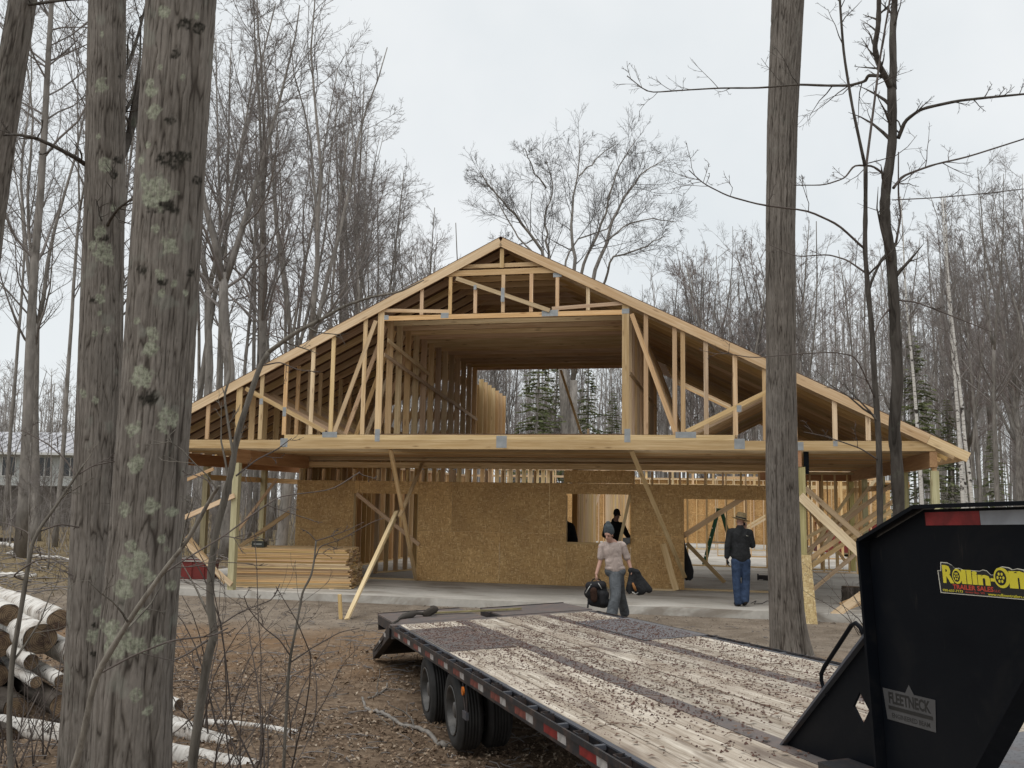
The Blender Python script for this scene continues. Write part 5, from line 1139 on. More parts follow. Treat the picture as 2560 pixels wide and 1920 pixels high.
slim_tree('young_tree', 'thin young tree splitting into two straight leaders beside the crooked dark trunk', [
    ([(2200, 1500), (2200, 1250), (2197, 1100), (2187, 955), (2181, 840), (2170, 725), (2162, 625), (2164, 510), (2164, 415)], 17, 10, 0, 4), (zr_([(558, 720), (545, 660), (500, 450), (465, 230), (448, 0), (440, -250)]), 8.5, 5, -.3, 7), (zr_([(562, 720), (572, 640), (603, 400), (622, 250), (665, 0), (700, -250)]), 7, 4, .4, 7),
    ([(2161, 622), (2095, 561), (2020, 527), (1900, 512), (1820, 490), (1760, 460), (1722, 425)], 6, 2, -1.0, 10), ([(2161, 680), (2118, 650), (2070, 636), (1990, 642), (1920, 610)], 5, 2, .8, 6), ([(2190, 1000), (2140, 890), (2080, 880), (1990, 885), (1880, 895), (1800, 880)], 4, 2, -1.2, 5), ([(2196, 1150), (2150, 1120), (2060, 1090), (2010, 1080)], 4, 2, -.8, 3)], 12.3, 43, TW, ground=-.22)
# ------------------------------------------------------------------ saplings and brush at the lower left
TS = [(4, .30, 48, .16, .05, .003), (3, .5, 45, .14, .04, .0022), (3, .45, 40, .1, .02, .0018)]
slim_tree('sapling', 'bent grey sapling rising in front of the left porch post', [
    ([(476, 2000), (482, 1900), (498, 1780), (520, 1640), (536, 1585), (524, 1500), (528, 1420), (540, 1330), (566, 1230), (580, 1170), (592, 1090), (618, 1010), (650, 915), (672, 880)], 26, 12, 0, 3),
    ([(672, 880), (740, 830), (810, 795), (860, 765), (930, 742), (1000, 730), (1060, 700)], 12, 3, -.3, 6), ([(585, 1150), (572, 1070), (560, 990), (576, 940), (572, 870), (582, 820)], 8, 3, .3, 5), ([(590, 1190), (640, 1150), (690, 1125), (730, 1095)], 5, 2, .2, 4), ([(650, 915), (700, 905), (745, 925), (800, 930)], 4, 2, -.2, 3), ([(520, 1600), (460, 1640), (400, 1665), (260, 1690)], 5, 3, -.4, 3), ([(540, 1570), (600, 1530), (680, 1500), (700, 1460)], 4, 2, .3, 5), ([(500, 1775), (440, 1830), (380, 1860)], 4, 2, 0.2, 4)], 7.0, 45, TS, ground=-.32)
slim_tree('sapling', 'brown limb slanting up across the lower part of the thickest trunk', [
    ([(150, 2000), (200, 1880), (238, 1690), (330, 1540), (400, 1440), (470, 1350), (530, 1240), (548, 1215)], 20, 7, -.4, 5), ([(238, 1690), (330, 1640), (430, 1600), (530, 1590), (570, 1570)], 6, 4, .2, 4), ([(400, 1440), (460, 1400), (560, 1340), (640, 1280), (700, 1240), (830, 1225), (900, 1180)], 5, 3, .4, 5), ([(535, 1235), (520, 1200), (480, 1185), (460, 1190)], 4, 2, 0, 2)], 4.6, 46, TS, ground=-.35)
slim_tree('sapling', 'thin grey brown sapling forking at the far left in front of the log pile', [
    ([(30, 2000), (22, 1800), (30, 1650), (50, 1540), (66, 1440), (80, 1360), (100, 1320), (140, 1265), (190, 1190), (210, 1160)], 16, 5, 0, 5), ([(80, 1360), (70, 1330), (20, 1310), (-20, 1300)], 4, 2, .2, 2), ([(95, 1330), (150, 1310), (198, 1318)], 5, 3, .2, 1), ([(198, 1185), (230, 1165), (300, 1150), (390, 1130)], 4, 2, .3, 3), ([(60, 1450), (30, 1440), (90, 1400), (130, 1395), (170, 1420), (182, 1450)], 5, 2, -.2, 4), ([(190, 1190), (165, 1150), (120, 1110), (55, 1075)], 4, 3, .2, 3)], 5.6, 47, TS, ground=-.35)
def shrub(label, px, dep, n, H, seed, spread=.35, thick=.009, cat='shrub', base=None):
    rng = np.random.default_rng(seed); b = MB(); p = at_d(px, 960, dep) if base is None else np.array(base, float); z = float(ground_h(p[0:1], p[1:2])[0]); o = np.array([p[0], p[1], z])
    for i in range(n):
        q0 = np.array([rng.normal(0, .09), rng.normal(0, .09), -.05]); Q, _ = grow(q0, (rng.normal(0, spread), rng.normal(0, spread), 1), H*rng.uniform(.5, 1.1), 7, rng, .13, -.01)
        R_ = taper(thick*rng.uniform(.5, 1.1), .0025, 8); b.tube(Q, R_, 6); twigs(b, Q, R_, rng, 0, [(5, .34, 52, .2, .02, .0024), (3, .45, 45, .18, .0, .0018)])
    o_ = obj('bare_shrub', b.mesh('bare_shrub', M['twig_near'], True), T(*o)); return tag(o_, label, cat)
for lb, px, dep, n, H, sd in (('bare shrub of thin stems left of the trailer wheels', 715, 7.6, 7, 2.6, 51), ('low twiggy shrub beside the white birch logs', 600, 7.2, 8, 1.5, 52), ('sparse shrub with two upright stems below the lumber stack', 800, 9.5, 4, 1.9, 53), ('tangle of arching twigs in front of the foot of the thickest trunk', 230, 4.8, 7, 1.25, 54), ('small twiggy shrub at the lower left corner', 60, 5.0, 7, 1.35, 55), ('twiggy brush growing up between the birch logs of the pile', 110, 8.6, 9, 1.0, 61), ('low brush in front of the lowest logs of the pile', 30, 7.2, 9, 0.9, 62), ('upright thin brush between the log pile and the rear trunk', 190, 8.9, 6, 1.3, 63), ('leafless brush between the sapling and the gravel', 560, 9.5, 6, 1.7, 56), ('thin shrub near the bottom edge by the birch log ends', 690, 6.2, 6, 1.15, 57)): shrub(lb, px, dep, n, H, sd)
slim_tree('sapling', 'slim dark sapling with opposite twigs in front of the lumber stack', [([(706, 2000), (712, 1850), (720, 1700), (726, 1640), (742, 1560), (756, 1480), (778, 1440), (786, 1400), (790, 1352)], 9, 4, 0, 2), ([(790, 1352), (770, 1330), (752, 1322)], 3, 1.5, 0, 2), ([(790, 1352), (830, 1340), (870, 1325), (910, 1305)], 3, 1.5, .2, 4), ([(726, 1640), (700, 1600), (660, 1570), (620, 1520), (610, 1490)], 4, 2, -.2, 4), ([(728, 1655), (780, 1620), (850, 1580), (900, 1570)], 4, 2, .2, 3), ([(786, 1400), (800, 1365), (850, 1350), (930, 1305), (960, 1295)], 3, 1.5, .2, 4)], 7.4, 48, TS, ground=-.3)
shrub('bare shrub with arching stems behind the trailer deck by the right porch post', 0, 0, 11, 1.7, 58, .38, .012, base=(6.9, -1.6, 0)); shrub('second smaller bare shrub close to the neck of the trailer', 0, 0, 7, 1.3, 59, .4, .01, base=(7.5, -2.6, 0))
# ------------------------------------------------------------------ birch logs
def cut_mat():
    t = NT('sawn_log_end', 0.9, 0.15); v = t.co(); g = t.n('TexGradient', gradient_type='SPHERICAL'); t.put(g.inputs[0], t.mapv(v, (3.2, 3.2, 3.2))); wv = t.n('TexWave', wave_type='RINGS', rings_direction='Z'); t.put(wv.inputs[0], v); t.put(wv.inputs['Scale'], 16.0); t.put(wv.inputs['Distortion'], 2.5); t.put(wv.inputs['Detail'], 3.0)
    n_ = t.noise(offs(t, v), 6, 5, .65); c = t.mix(t.ramp(n_, [(0.4, (0, 0, 0)), (0.6, (1, 1, 1))]), (0.21, 0.15, 0.095), (0.07, 0.046, 0.034)); c = t.mix(0.5, c, wv.outputs[0], 'MULTIPLY'); ck = t.voro(t.mapv(offs(t, v), (5, 5, .1)), 1.0, feature='DISTANCE_TO_EDGE'); c = t.mix(t.ramp(ck, [(.0, (.8,)*3), (.03, (0, 0, 0))]), c, (.02, .014, .01)); t.col(t.hsv(c, .5, 1, t.math('MULTIPLY_ADD', t.rnd(), .8, .75))); return t.m
M['cut'] = cut_mat()
M['logbark'] = bark_mat('brown_log_bark', (0.025, 0.021, 0.018), (0.062, 0.052, 0.044), (0.11, 0.095, 0.082), .6)
def birch_log_mat():
    t = NT('dirty_birch_bark', 0.75, 0.2); v = offs(t, t.co()); ln = t.noise(t.mapv(v, (3.0, 3.0, 38)), 1.0, 3, .6, .4); bl = t.noise(v, 3.4, 5, .7); sc = t.noise(t.mapv(v, (7, 7, 9)), 1.0, 4, .6)
    c = t.ramp(ln, [(.34, (.09, .075, .062)), (.41, (.55, .52, .48)), (.7, (.72, .70, .66))]); c = t.mix(t.ramp(bl, [(.52, (0, 0, 0)), (.66, (.75,)*3)]), c, (.20, .155, .115)); c = t.mix(t.ramp(sc, [(.63, (0, 0, 0)), (.68, (1, 1, 1))]), c, (.045, .036, .03)); t.col(c); t.bump(t.math('ADD', ln, bl), .5, .01); return t.m
M['birch_log'] = birch_log_mat()
def log(name, label, end, d, L, r, m, group, seed=0):
    """end: centre of the sawn face towards us; d: direction in which the log runs away"""
    rng = np.random.default_rng(seed+900); d = np.array(d, float); d /= np.linalg.norm(d); n = 14; Q = np.array([d*L*i/n for i in range(n+1)]); Q[:, 2] += .02*np.sin(np.linspace(0, 3, n+1)); rr = r*(1+rng.normal(0, .025, n+1)); b = MB(); sd = 22; th = np.arange(sd)*2*math.pi/sd
    e1 = np.cross(d, [0, 0, 1]); e1 /= np.linalg.norm(e1); e2 = np.cross(e1, d)
    V = (Q[:, None, :]+(rr[:, None]*(1+.05*np.sin(2*th+seed)+.025*np.sin(5*th+seed)))[..., None]*(np.cos(th)[None, :, None]*e1+np.sin(th)[None, :, None]*e2)).reshape(-1, 3); i = np.arange(n)[:, None]*sd; j = np.arange(sd)[None]; j2 = (j+1) % sd
    # local frame with z along the log so bark lines run round it
    A = np.stack([e1, e2, d]); f = np.stack([i+j, i+sd+j, i+sd+j2, i+j2], -1).reshape(-1, 4); b.add(V@A.T, f); W_ = frame(end, e1, e2, d); o = obj(name, b.mesh(name, m, True), W_); tag(o, label, 'log', group)
    for k, (ii, z) in enumerate(((0, -.004), (n, .004))):
        c = MB(); ring = (V[ii*sd:(ii+1)*sd]@A.T)*np.array([.97, .97, 1])+np.array([0, 0, z]); c.add(np.vstack([ring, ring.mean(0)[None]]), None, [((q, (q+1) % sd, sd) if k == 1 else ((q+1) % sd, q, sd)) for q in range(sd)]); obj('cut_end', c.mesh('cut_end', M['cut']), W_, o)
    return o
AW = (-.80, .58, .015)
def plog(label, px, py, rp, dep, m='birch', L=2.6, d=AW, seed=0, name='birch_log'):
    e = at_d(px, py, dep); log(name, label, e, d, L, rp*dep/F_PX, M['birch_log' if m == 'birch' else m], 'logs stacked on the left' if px < 300 else 'birch logs lying behind the thick trunk', seed)
for a in (('long white birch log on top of the pile, sawn end nearest the rear trunk', 146, 1551, 28, 10.4), ('white birch log at the left edge on top of the pile', 23, 1538, 29, 10.5), ('big log end with a dark rotten centre below the top white log', 100, 1598, 39, 10.1), ('dark log end at the left edge of the pile under the white one', -4, 1612, 32, 10.3, 'logbark'), ('small white birch log end in the middle of the pile', 78, 1655, 19, 9.9), ('smallest birch log end with a yellowish face', 90, 1706, 14.5, 9.8), ('white birch log whose end touches the rear trunk, low in the pile', 153, 1702, 17, 9.9), ('white birch log half hidden by the rear trunk', 186, 1640, 29, 10.3), ('brown log at the bottom of the pile by the edge', -10, 1690, 30, 10.2, 'logbark'), ('dark log lowest in the pile', 40, 1772, 30, 9.8, 'logbark'), ('brown barked log under the yellow faced one', 150, 1765, 26, 9.7, 'logbark'), ('dark log near the bottom left corner of the picture', 20, 1850, 30, 9.0, 'logbark')):
    plog(*a[:5], m=a[5] if len(a) > 5 else 'birch', seed=int(a[1]+a[2]))
plog('white birch log with its sawn end facing the trailer', 582, 1868, 23, 8.9, 'birch', 2.4, (-.93, .30, .06), 3); plog('nearest white birch log along the bottom edge', 645, 1932, 30, 8.2, 'birch', 3.0, (-.97, .16, .03), 4); plog('short birch log end peeping out beside the thick trunk', 447, 1762, 14, 9.6, 'birch', 1.6, (-.9, .4, .02), 5); plog('white birch log lying between its two larger neighbours', 500, 1838, 22, 9.3, 'birch', 2.2, (-.9, .42, .04), 6); plog('thin birch log behind the sapling', 745, 1834, 9, 9.3, 'birch', 1.1, (-.98, .1, .01), 7)
# fallen birch stems and branch litter on the forest floor to the left
def fallen(label, pts, w0, w1, z, m, seed, name='fallen_log', cat='fallen tree', tw_=0):
    rng = np.random.default_rng(seed); P0 = []
    for x, y in pts:
        q = at_z(x, y, z); P0.append(q)
    P0 = np.array(P0); tt = np.linspace(0, len(P0)-1, 5*len(P0)); q = np.stack([np.interp(tt, np.arange(len(P0)), P0[:, k]) for k in range(3)], -1); dep = float((P0[0]-CAM_POS)@_fw); q[:, 2] = ground_h(q[:, 0], q[:, 1])+w0*dep/F_PX/2*.7+rng.normal(0, .012, len(q)); rr = taper(w0*dep/F_PX/2, w1*dep/F_PX/2, len(q)); b = MB(); o = q[0].copy(); b.tube(q-o, rr, 9)
    if tw_: twigs(b, q-o, rr, rng, 0, [(tw_, .3, 50, .2, .05, .006), (3, .4, 45, .15, .02, .004)])
    return tag(obj(name, b.mesh(name, M[m], True), T(*o)), label, cat)
fallen('long fallen birch stem lying in the grass left of the trunks', [(20, 1388), (60, 1395), (110, 1400), (180, 1405)], 10, 8, -.2, 'birch', 1); fallen('fallen pale stem at the left edge above the log pile', [(-20, 1362), (30, 1372), (70, 1396)], 11, 8, -.2, 'birch', 2); fallen('short white fallen log at the edge of the gravel on the left', [(-10, 1445), (40, 1448), (86, 1452)], 16, 13, -.2, 'birch', 3); fallen('dark rotten fallen trunk under the far house', [(-20, 1360), (40, 1355), (78, 1352)], 12, 10, -.2, 'logbark', 4); fallen('thin fallen stick of birch behind the rear trunk', [(100, 1428), (135, 1424)], 4, 3, -.2, 'birch', 5)
fallen('crooked fallen branch lying on the leaves beside the trailer wheels', [(1115, 1868), (1060, 1836), (1000, 1816), (950, 1800), (915, 1785), (904, 1765)], 13, 7, -.26, 'bark_far', 6, 'fallen_branch', 'branch', 4)
fallen('forked twig on the ground left of the trailer wheels', [(920, 1762), (940, 1757), (966, 1742), (968, 1718)], 6, 4, -.26, 'bark_far', 7, 'fallen_branch', 'branch', 3)
random.seed(41)
# ------------------------------------------------------------------ leaf litter, stones, sticks
def scatter(n, xr, yr, dens):
    x = RNG.uniform(*xr, n); y = RNG.uniform(*yr, n); k = RNG.random(n) < dens(x, y); x, y = x[k], y[k]; return x, y, ground_h(x, y)
def leaves():
    b = MB(); x, y, z = scatter(90000, (-9, 5.5), (-15, -4.2), lambda x, y: np.clip((-y-4.6)/4.0, 0.05, 1)*np.clip(fbm(x*.9, y*.9)*2.3-.55, .08, 1))
    n = len(x); s = RNG.uniform(.010, .028, n)*np.where(RNG.random(n) < .05, 1.7, 1); a = RNG.uniform(0, 6.28, n); tl = RNG.normal(0, .45, n); t2 = RNG.normal(0, .35, n)
    c, q = np.cos(a), np.sin(a); ax = np.stack([c, q, tl], -1)*s[:, None]; ay = np.stack([-q, c, t2], -1)*(s*.62)[:, None]; p = np.stack([x, y, z+.012], -1); mid = p+np.array([0, 0, .006])
    V = np.stack([p-ax, p-ay*.9+np.array([0, 0, .01]), p+ax, p+ay+np.array([0, 0, .01]), mid], 1).reshape(-1, 3); i = np.arange(n)[:, None]*5
    F = np.concatenate([i+np.array([[0, 1, 4]]), i+np.array([[1, 2, 4]]), i+np.array([[2, 3, 4]]), i+np.array([[3, 0, 4]])]); b.add(V, None, F); return b
def leaf_mat():
    t = NT('dead_leaf', 0.85, 0.2); p = t.pos(); n_ = t.voro(p, 26, out='Color'); sp = t.n('SeparateColor'); t.put(sp.inputs[0], n_)
    t.col(t.ramp(sp.outputs[0], [(0.05, (0.10, 0.064, 0.042)), (0.4, (0.185, 0.125, 0.082)), (0.75, (0.275, 0.20, 0.138)), (0.97, (0.42, 0.345, 0.265))])); return t.m
M['leaf'] = leaf_mat()
tag(obj('leaf_litter', leaves().mesh('leaf_litter', M['leaf'])), 'brown dead leaves covering the ground in front of the trailer', 'leaves', kind='stuff')
def sticks():
    b = MB(); x, y, z = scatter(5200, (-10, 6), (-15, -1.2), lambda x, y: np.clip((-y-1)/7, .12, .8))
    for X_, Y_, Z_ in zip(x, y, z):
        a = random.uniform(0, 6.28); L = random.choice([.08, .12, .2, .35]); d = np.array([math.cos(a), math.sin(a), random.uniform(-.05, .12)]); m_ = np.array([random.gauss(0, .02), random.gauss(0, .02), .01]); p = np.array([X_, Y_, Z_+.012]); b.tube([p-d*L/2, p+m_, p+d*L/2], random.uniform(.0025, .007), 4, False)
    x, y, z = scatter(2600, (-40, -9.6), (-6, 12), lambda x, y: .9+0*x)
    for X_, Y_, Z_ in zip(x, y, z):
        a = random.uniform(0, 6.28); L = random.uniform(.2, 1.1); d = np.array([math.cos(a), math.sin(a), random.uniform(-.1, .35)]); p = np.array([X_, Y_, Z_+.03]); b.tube([p, p+d*L*.5+np.array([0, 0, .03]), p+d*L], random.uniform(.006, .018), 4, False)
    return b
tag(obj('twig_litter', sticks().mesh('twig_litter', M['twig'])), 'broken twigs strewn over the ground', 'twigs', kind='stuff')
def stones():
    b = MB(); x, y, z = scatter(26000, (-14, 12), (-9, -.02), lambda x, y: np.clip(.95-abs(y+2.4)/5.5, .05, 1)*np.clip(fbm(x*1.1+9, y*1.1)*2-.4, .1, 1))
    for X_, Y_, Z_ in zip(x, y, z):
        s = random.uniform(.006, .02) if random.random() < .97 else random.uniform(.025, .06); k = [s*random.uniform(.7, 1.3) for _ in range(6)]
        b.add([(X_-k[0], Y_, Z_), (X_+k[1], Y_, Z_), (X_, Y_-k[2], Z_), (X_, Y_+k[3], Z_), (X_+k[4]*.3, Y_, Z_+s*.8)], None, [(0, 2, 4), (2, 1, 4), (1, 3, 4), (3, 0, 4)])
    return b
def stone_mat():
    t = NT('gravel_stone', .9, .2); n_ = t.voro(t.pos(), 18, out='Color'); sp = t.n('SeparateColor'); t.put(sp.inputs[0], n_); t.col(t.ramp(sp.outputs[0], [(0, (.085, .065, .05)), (.5, (.165, .135, .108)), (1, (.29, .25, .21))])); return t.m
tag(obj('gravel', stones().mesh('gravel', stone_mat())), 'loose gravel and clods along the edge of the concrete slab', 'gravel', kind='stuff')
def grass():
    b = MB(); x, y, z = scatter(15000, (-45, -9.3), (-4, 26), lambda x, y: np.clip(fbm(x*.4, y*.4)*2.6-.8, .02, 1))
    for X_, Y_, Z_ in zip(x, y, z):
        h = random.uniform(.06, .30); a = random.uniform(0, 6.28); w_ = .012; d = (random.gauss(0, .1), random.gauss(0, .1)); b.add([(X_-w_*math.cos(a), Y_-w_*math.sin(a), Z_), (X_+w_*math.cos(a), Y_+w_*math.sin(a), Z_), (X_+d[0], Y_+d[1], Z_+h)], None, [(0, 1, 2)])
    return b
tag(obj('dry_grass', grass().mesh('dry_grass', plain('dry_grass_blade', (.235, .18, .095), .9, var=.5, scale=.8))), 'dry tan grass and weeds in the clearing on the left', 'grass', kind='stuff')
# ------------------------------------------------------------------ far house
fh = at_d(60, 960, 62); FH = frame((fh[0], fh[1], 0), Vector((math.cos(.20), math.sin(.20), 0)), Vector((-math.sin(.20), math.cos(.20), 0)), (0, 0, 1))
hs = empty('two_storey_house', FH, 'pale two storey house with a metal roof seen through the trees on the left', 'house')
M['siding'] = plain('pale_siding', (.50, .52, .51), .7, var=.1); M['roofm'] = plain('grey_violet_metal', (.50, .495, .515), .4, .3, var=.08); M['darkwood'] = plain('dark_lower_wall', (.115, .102, .09), .9); M['dark_glass'] = plain('dark_window_glass', (.02, .023, .026), .15, spec=.6); M['white_trim'] = plain('white_trim', (.62, .62, .60), .6, var=.08)
def hb(name, a, m, par=None):
    c = ((a[0]+a[1])/2, (a[2]+a[3])/2, (a[4]+a[5])/2); b = MB(); b.box(a[0]-c[0], a[1]-c[0], a[2]-c[1], a[3]-c[1], a[4]-c[2], a[5]-c[2]); return obj(name, b.mesh(name, m), FH @ T(*c), par or hs)
hb('lower_wall', (-9, 4.4, .25, 8, -.5, 2.42), M['darkwood']); hb('upper_wall', (-9, 4.5, 0, 8.2, 2.42, 4.5), M['siding'])
for i in range(9): hb('siding_board', (-9.01, 4.51, -.03, -.002, 2.43+i*.228, 2.43+i*.228+.218), M['siding'])
b = MB(); b.add([(-9.6, -.6, 4.42), (5.0, -.6, 4.42), (3.6, 4.1, 5.95), (-9.6, 4.1, 5.95), (-9.6, -.6, 4.54), (5.0, -.6, 4.54), (3.6, 4.1, 6.07), (-9.6, 4.1, 6.07)], [(0, 3, 2, 1), (4, 5, 6, 7), (0, 1, 5, 4), (1, 2, 6, 5), (2, 3, 7, 6), (3, 0, 4, 7)]); b.add([(5.0, -.6, 4.54), (5.0, 8.8, 4.54), (3.6, 4.1, 6.07)], None, [(0, 1, 2)]); b.add([(-9.6, 8.8, 4.5), (5, 8.8, 4.5), (3.6, 4.1, 6.07), (-9.6, 4.1, 6.07)], [(0, 3, 2, 1)]); obj('roof', b.mesh('roof', M['roofm']), FH, hs)
for i in range(24): obj('roof_seam', _mc.setdefault('seam', (lambda q: (q.bar((0, -.6, 4.56), (0, 4.1, 6.09), .04, .05), q.mesh('roof_seam', M['roofm']))[1])(MB())), FH @ T(-9.4+i*.55, 0, 0), hs)
hb('gutter', (-9.6, 5.0, -.72, -.602, 4.36, 4.5), M['white_trim'])
for x in (-2.0, -.55, 1.75, 3.4, -5.0):
    w_ = hb('window', (x-.42, x+.42, -.05, -.031, 3.05, 4.2), M['dark_glass'])
    for a in ((x-.46, x-.40, -.07, -.03, 3.0, 4.25), (x+.40, x+.46, -.07, -.03, 3.0, 4.25), (x-.03, x+.03, -.07, -.052, 3.0, 4.25), (x-.46, x+.46, -.07, -.032, 2.98, 3.045)): hb('window_frame', a, M['white_trim'], w_)
hb('corner_board', (4.40, 4.54, -.06, -.031, 2.42, 4.5), M['white_trim'])
# ------------------------------------------------------------------ things about the porch
stack_d = Vector((2.47, .50, 0)).normalized(); stack_n = Vector((-stack_d.y, stack_d.x, 0)); so_ = Vector((-6.10, .56, 0)); ST = frame(so_, stack_d, stack_n, (0, 0, 1))
stk = empty('lumber_stack', ST, 'tall stack of pale rough boards lying on the slab under the left porch', 'lumber')
bb = MB(); bb.box(0, 2.56, 0, .142, 0, .0345); bm_ = bb.mesh('board', wood('rough_board', (0.50, 0.34, 0.17), (0.70, 0.52, 0.30), 0.4, 0.26))
for l in range(22):
    for c in range(11):
        if 1 < c < 9 and l < 20 and random.random() < .0: continue
        obj('board', bm_, ST @ T(random.uniform(-.05, .05)-(0.05 if l > 12 else 0)+.006*(20-l)*.4, c*.145+random.uniform(-.004, .004)+(random.uniform(-.022, .022) if c == 0 else 0), .012+l*.0385) @ Matrix.Rotation(random.uniform(-.006, .006), 4, 'Z'), stk)
for x in (.3, 1.3, 2.2): lumber('skid', ST @ Vector((x, -.02, .005)), ST @ Vector((x, 1.62, .005)), .014, .09, M['pine'], stk, side=tuple(stack_d))
bx_ = MB(); bx_.box(-.15, .15, -.08, .08, 0, .13); q0 = at_v(648, 1369, 1.1); rd = obj('jobsite_radio', bx_.mesh('jobsite_radio', plain('dark_plastic', (.03, .035, .032), .5)), T(q0[0], q0[1], .870)); tag(rd, 'small dark box like a radio on top of the lumber stack', 'radio')
b = MB(); b.box(-.10, .10, -.083, -.0805, .05, .085); obj('front_panel', b.mesh('front_panel', plain('grey_panel', (.22, .23, .22), .5)), T(q0[0], q0[1], .870), rd); b = MB(); b.tube([(-.11, 0, .13), (-.10, 0, .165), (.10, 0, .165), (.11, 0, .13)], .008, 6); obj('handle', b.mesh('handle', M['black']), T(q0[0], q0[1], .870), rd)
M['red_paint'] = plain('faded_red_paint', (.22, .035, .030), .55, var=.25, scale=2); M['pale_rim'] = plain('pale_worn_edge', (.48, .44, .40), .7)
def bin_(name, label, world, Lx, Ly, h, cat):
    b = MB(); t = .03; o = [(-Lx/2, -Ly/2), (Lx/2, -Ly/2), (Lx/2, Ly/2), (-Lx/2, Ly/2)]
    sl_ = .12*h; V = [(x, y, 0) for x, y in [(-Lx/2+sl_, -Ly/2+sl_*.3), (Lx/2-sl_, -Ly/2+sl_*.3), (Lx/2-sl_, Ly/2-sl_*.3), (-Lx/2+sl_, Ly/2-sl_*.3)]]+[(x, y, h) for x, y in o]; b.add(V, [(0, 3, 2, 1), (0, 1, 5, 4), (1, 2, 6, 5), (2, 3, 7, 6), (3, 0, 4, 7)])
    V2 = [(x*.94, y*.94, h*.08 if z == 0 else h) for x, y, z in V]; b.add(V2, [(0, 1, 2, 3), (0, 4, 5, 1), (1, 5, 6, 2), (2, 6, 7, 3), (3, 7, 4, 0)]); r = obj(name, b.mesh(name, M['red_paint']), world); tag(r, label, cat)
    for i in range(4):
        e = MB(); a, c = o[i], o[(i+1) % 4]; e.bar((a[0], a[1], h+.012), (c[0], c[1], h+.012), .07, .03); obj('rim', e.mesh('rim', M['pale_rim'] if Lx < 3 else M['red_paint']), world, r)
    for i in range(5):
        x = -Lx/2+(i+.5)*Lx/5; e = MB(); e.bar((x, -Ly/2-.005, h*.97), (x, -Ly/2+sl_*.3-.005, .02), .06, .04, up=(0, 1, .2)); obj('rib', e.mesh('rib', M['red_paint']), world, r)
    return r
bin_('dumpster', 'faded red open dumpster standing inside beyond the right porch bay', T(9.9, 25.2, 0) @ Matrix.Rotation(.1, 4, 'Z'), 3.4, 1.9, 1.25, 'dumpster')
bin_('open_bin', 'low red open bin with pale rims on the slab at the left porch', T(-8.45, 2.45, .002) @ Matrix.Rotation(.25, 4, 'Z'), 1.5, .9, .42, 'bin')
# step ladder
M['green_fibre'] = plain('green_fibreglass', (.018, .085, .045), .5); M['alu'] = plain('ladder_step_metal', (.45, .45, .43), .4, .5)
ld = empty('step_ladder', T(4.35, 13.2, .002) @ Matrix.Rotation(.12, 4, 'Z'), 'green fibreglass step ladder standing open beyond the wide opening', 'ladder'); LM = WM[ld.name]
for s in (-1, 1):
    for x1, nm in ((-.52, 'front_rail'), (.55, 'rear_rail')): lumber(nm, LM @ Vector((x1, s*.26, 0)), LM @ Vector((x1*.08, s*.16, 1.80)), .085, .035, M['green_fibre'], ld, side=(0, 1, 0))
for i in range(1, 6):
    t = i/6; lumber('step', LM @ Vector((-.52*(1-t)-.04*t, -.26+.1*t, 1.8*t)), LM @ Vector((-.52*(1-t)-.04*t, .26-.1*t, 1.8*t)), .09, .03, M['alu'], ld, side=(0, 0, 1)); lumber('cross_bar', LM @ Vector((.55*(1-t)+.05*t, -.26+.1*t, 1.8*t)), LM @ Vector((.55*(1-t)+.05*t, .26-.1*t, 1.8*t)), .03, .02, M['alu'], ld, side=(0, 0, 1))
lumber('ladder_top', LM @ Vector((-.10, 0, 1.82)), LM @ Vector((.12, 0, 1.82)), .36, .05, M['green_fibre'], ld, side=(0, 0, 1))
for s in (-1, 1): lumber('spreader', LM @ Vector((-.3, s*.2, .75)), LM @ Vector((.32, s*.2, .75)), .02, .01, M['alu'], ld)
# black cloth hanging on the jamb of the wide opening
def draped(name, label, cat, prof, world, m, seed, folds=7):
    rng = np.random.default_rng(seed); b = MB(); n = len(prof); sd = 28; V = []
    for k, (z, cx, rx, ry) in enumerate(prof):
        for j in range(sd):
            t = j*2*math.pi/sd; f = 1+.13*math.sin(folds*t+seed+z*2)+.06*math.sin((folds+4)*t+z*5); V.append((cx+rx*f*math.cos(t), ry*f*math.sin(t), z+.01*math.sin(3*t)))
    V += [(prof[0][1], 0, prof[0][0]), (prof[-1][1], 0, prof[-1][0])]; q = [(k*sd+j, k*sd+(j+1) % sd, (k+1)*sd+(j+1) % sd, (k+1)*sd+j) for k in range(n-1) for j in range(sd)]; b.add(V, q, [((j+1) % sd, j, n*sd) for j in range(sd)]+[((n-1)*sd+j, (n-1)*sd+(j+1) % sd, n*sd+1) for j in range(sd)]); return tag(obj(name, b.mesh(name, m, True), world), label, cat)
draped('hanging_jacket', 'black jacket hanging at the left jamb of the wide opening', 'jacket', [(.16, .10, .05, .05), (.22, .11, .10, .08), (.38, .11, .115, .09), (.6, .07, .09, .08), (.85, .02, .05, .05), (1.02, .0, .03, .04), (1.10, .0, .015, .02)], T(3.58, 4.12, .05), M['black'], 3)
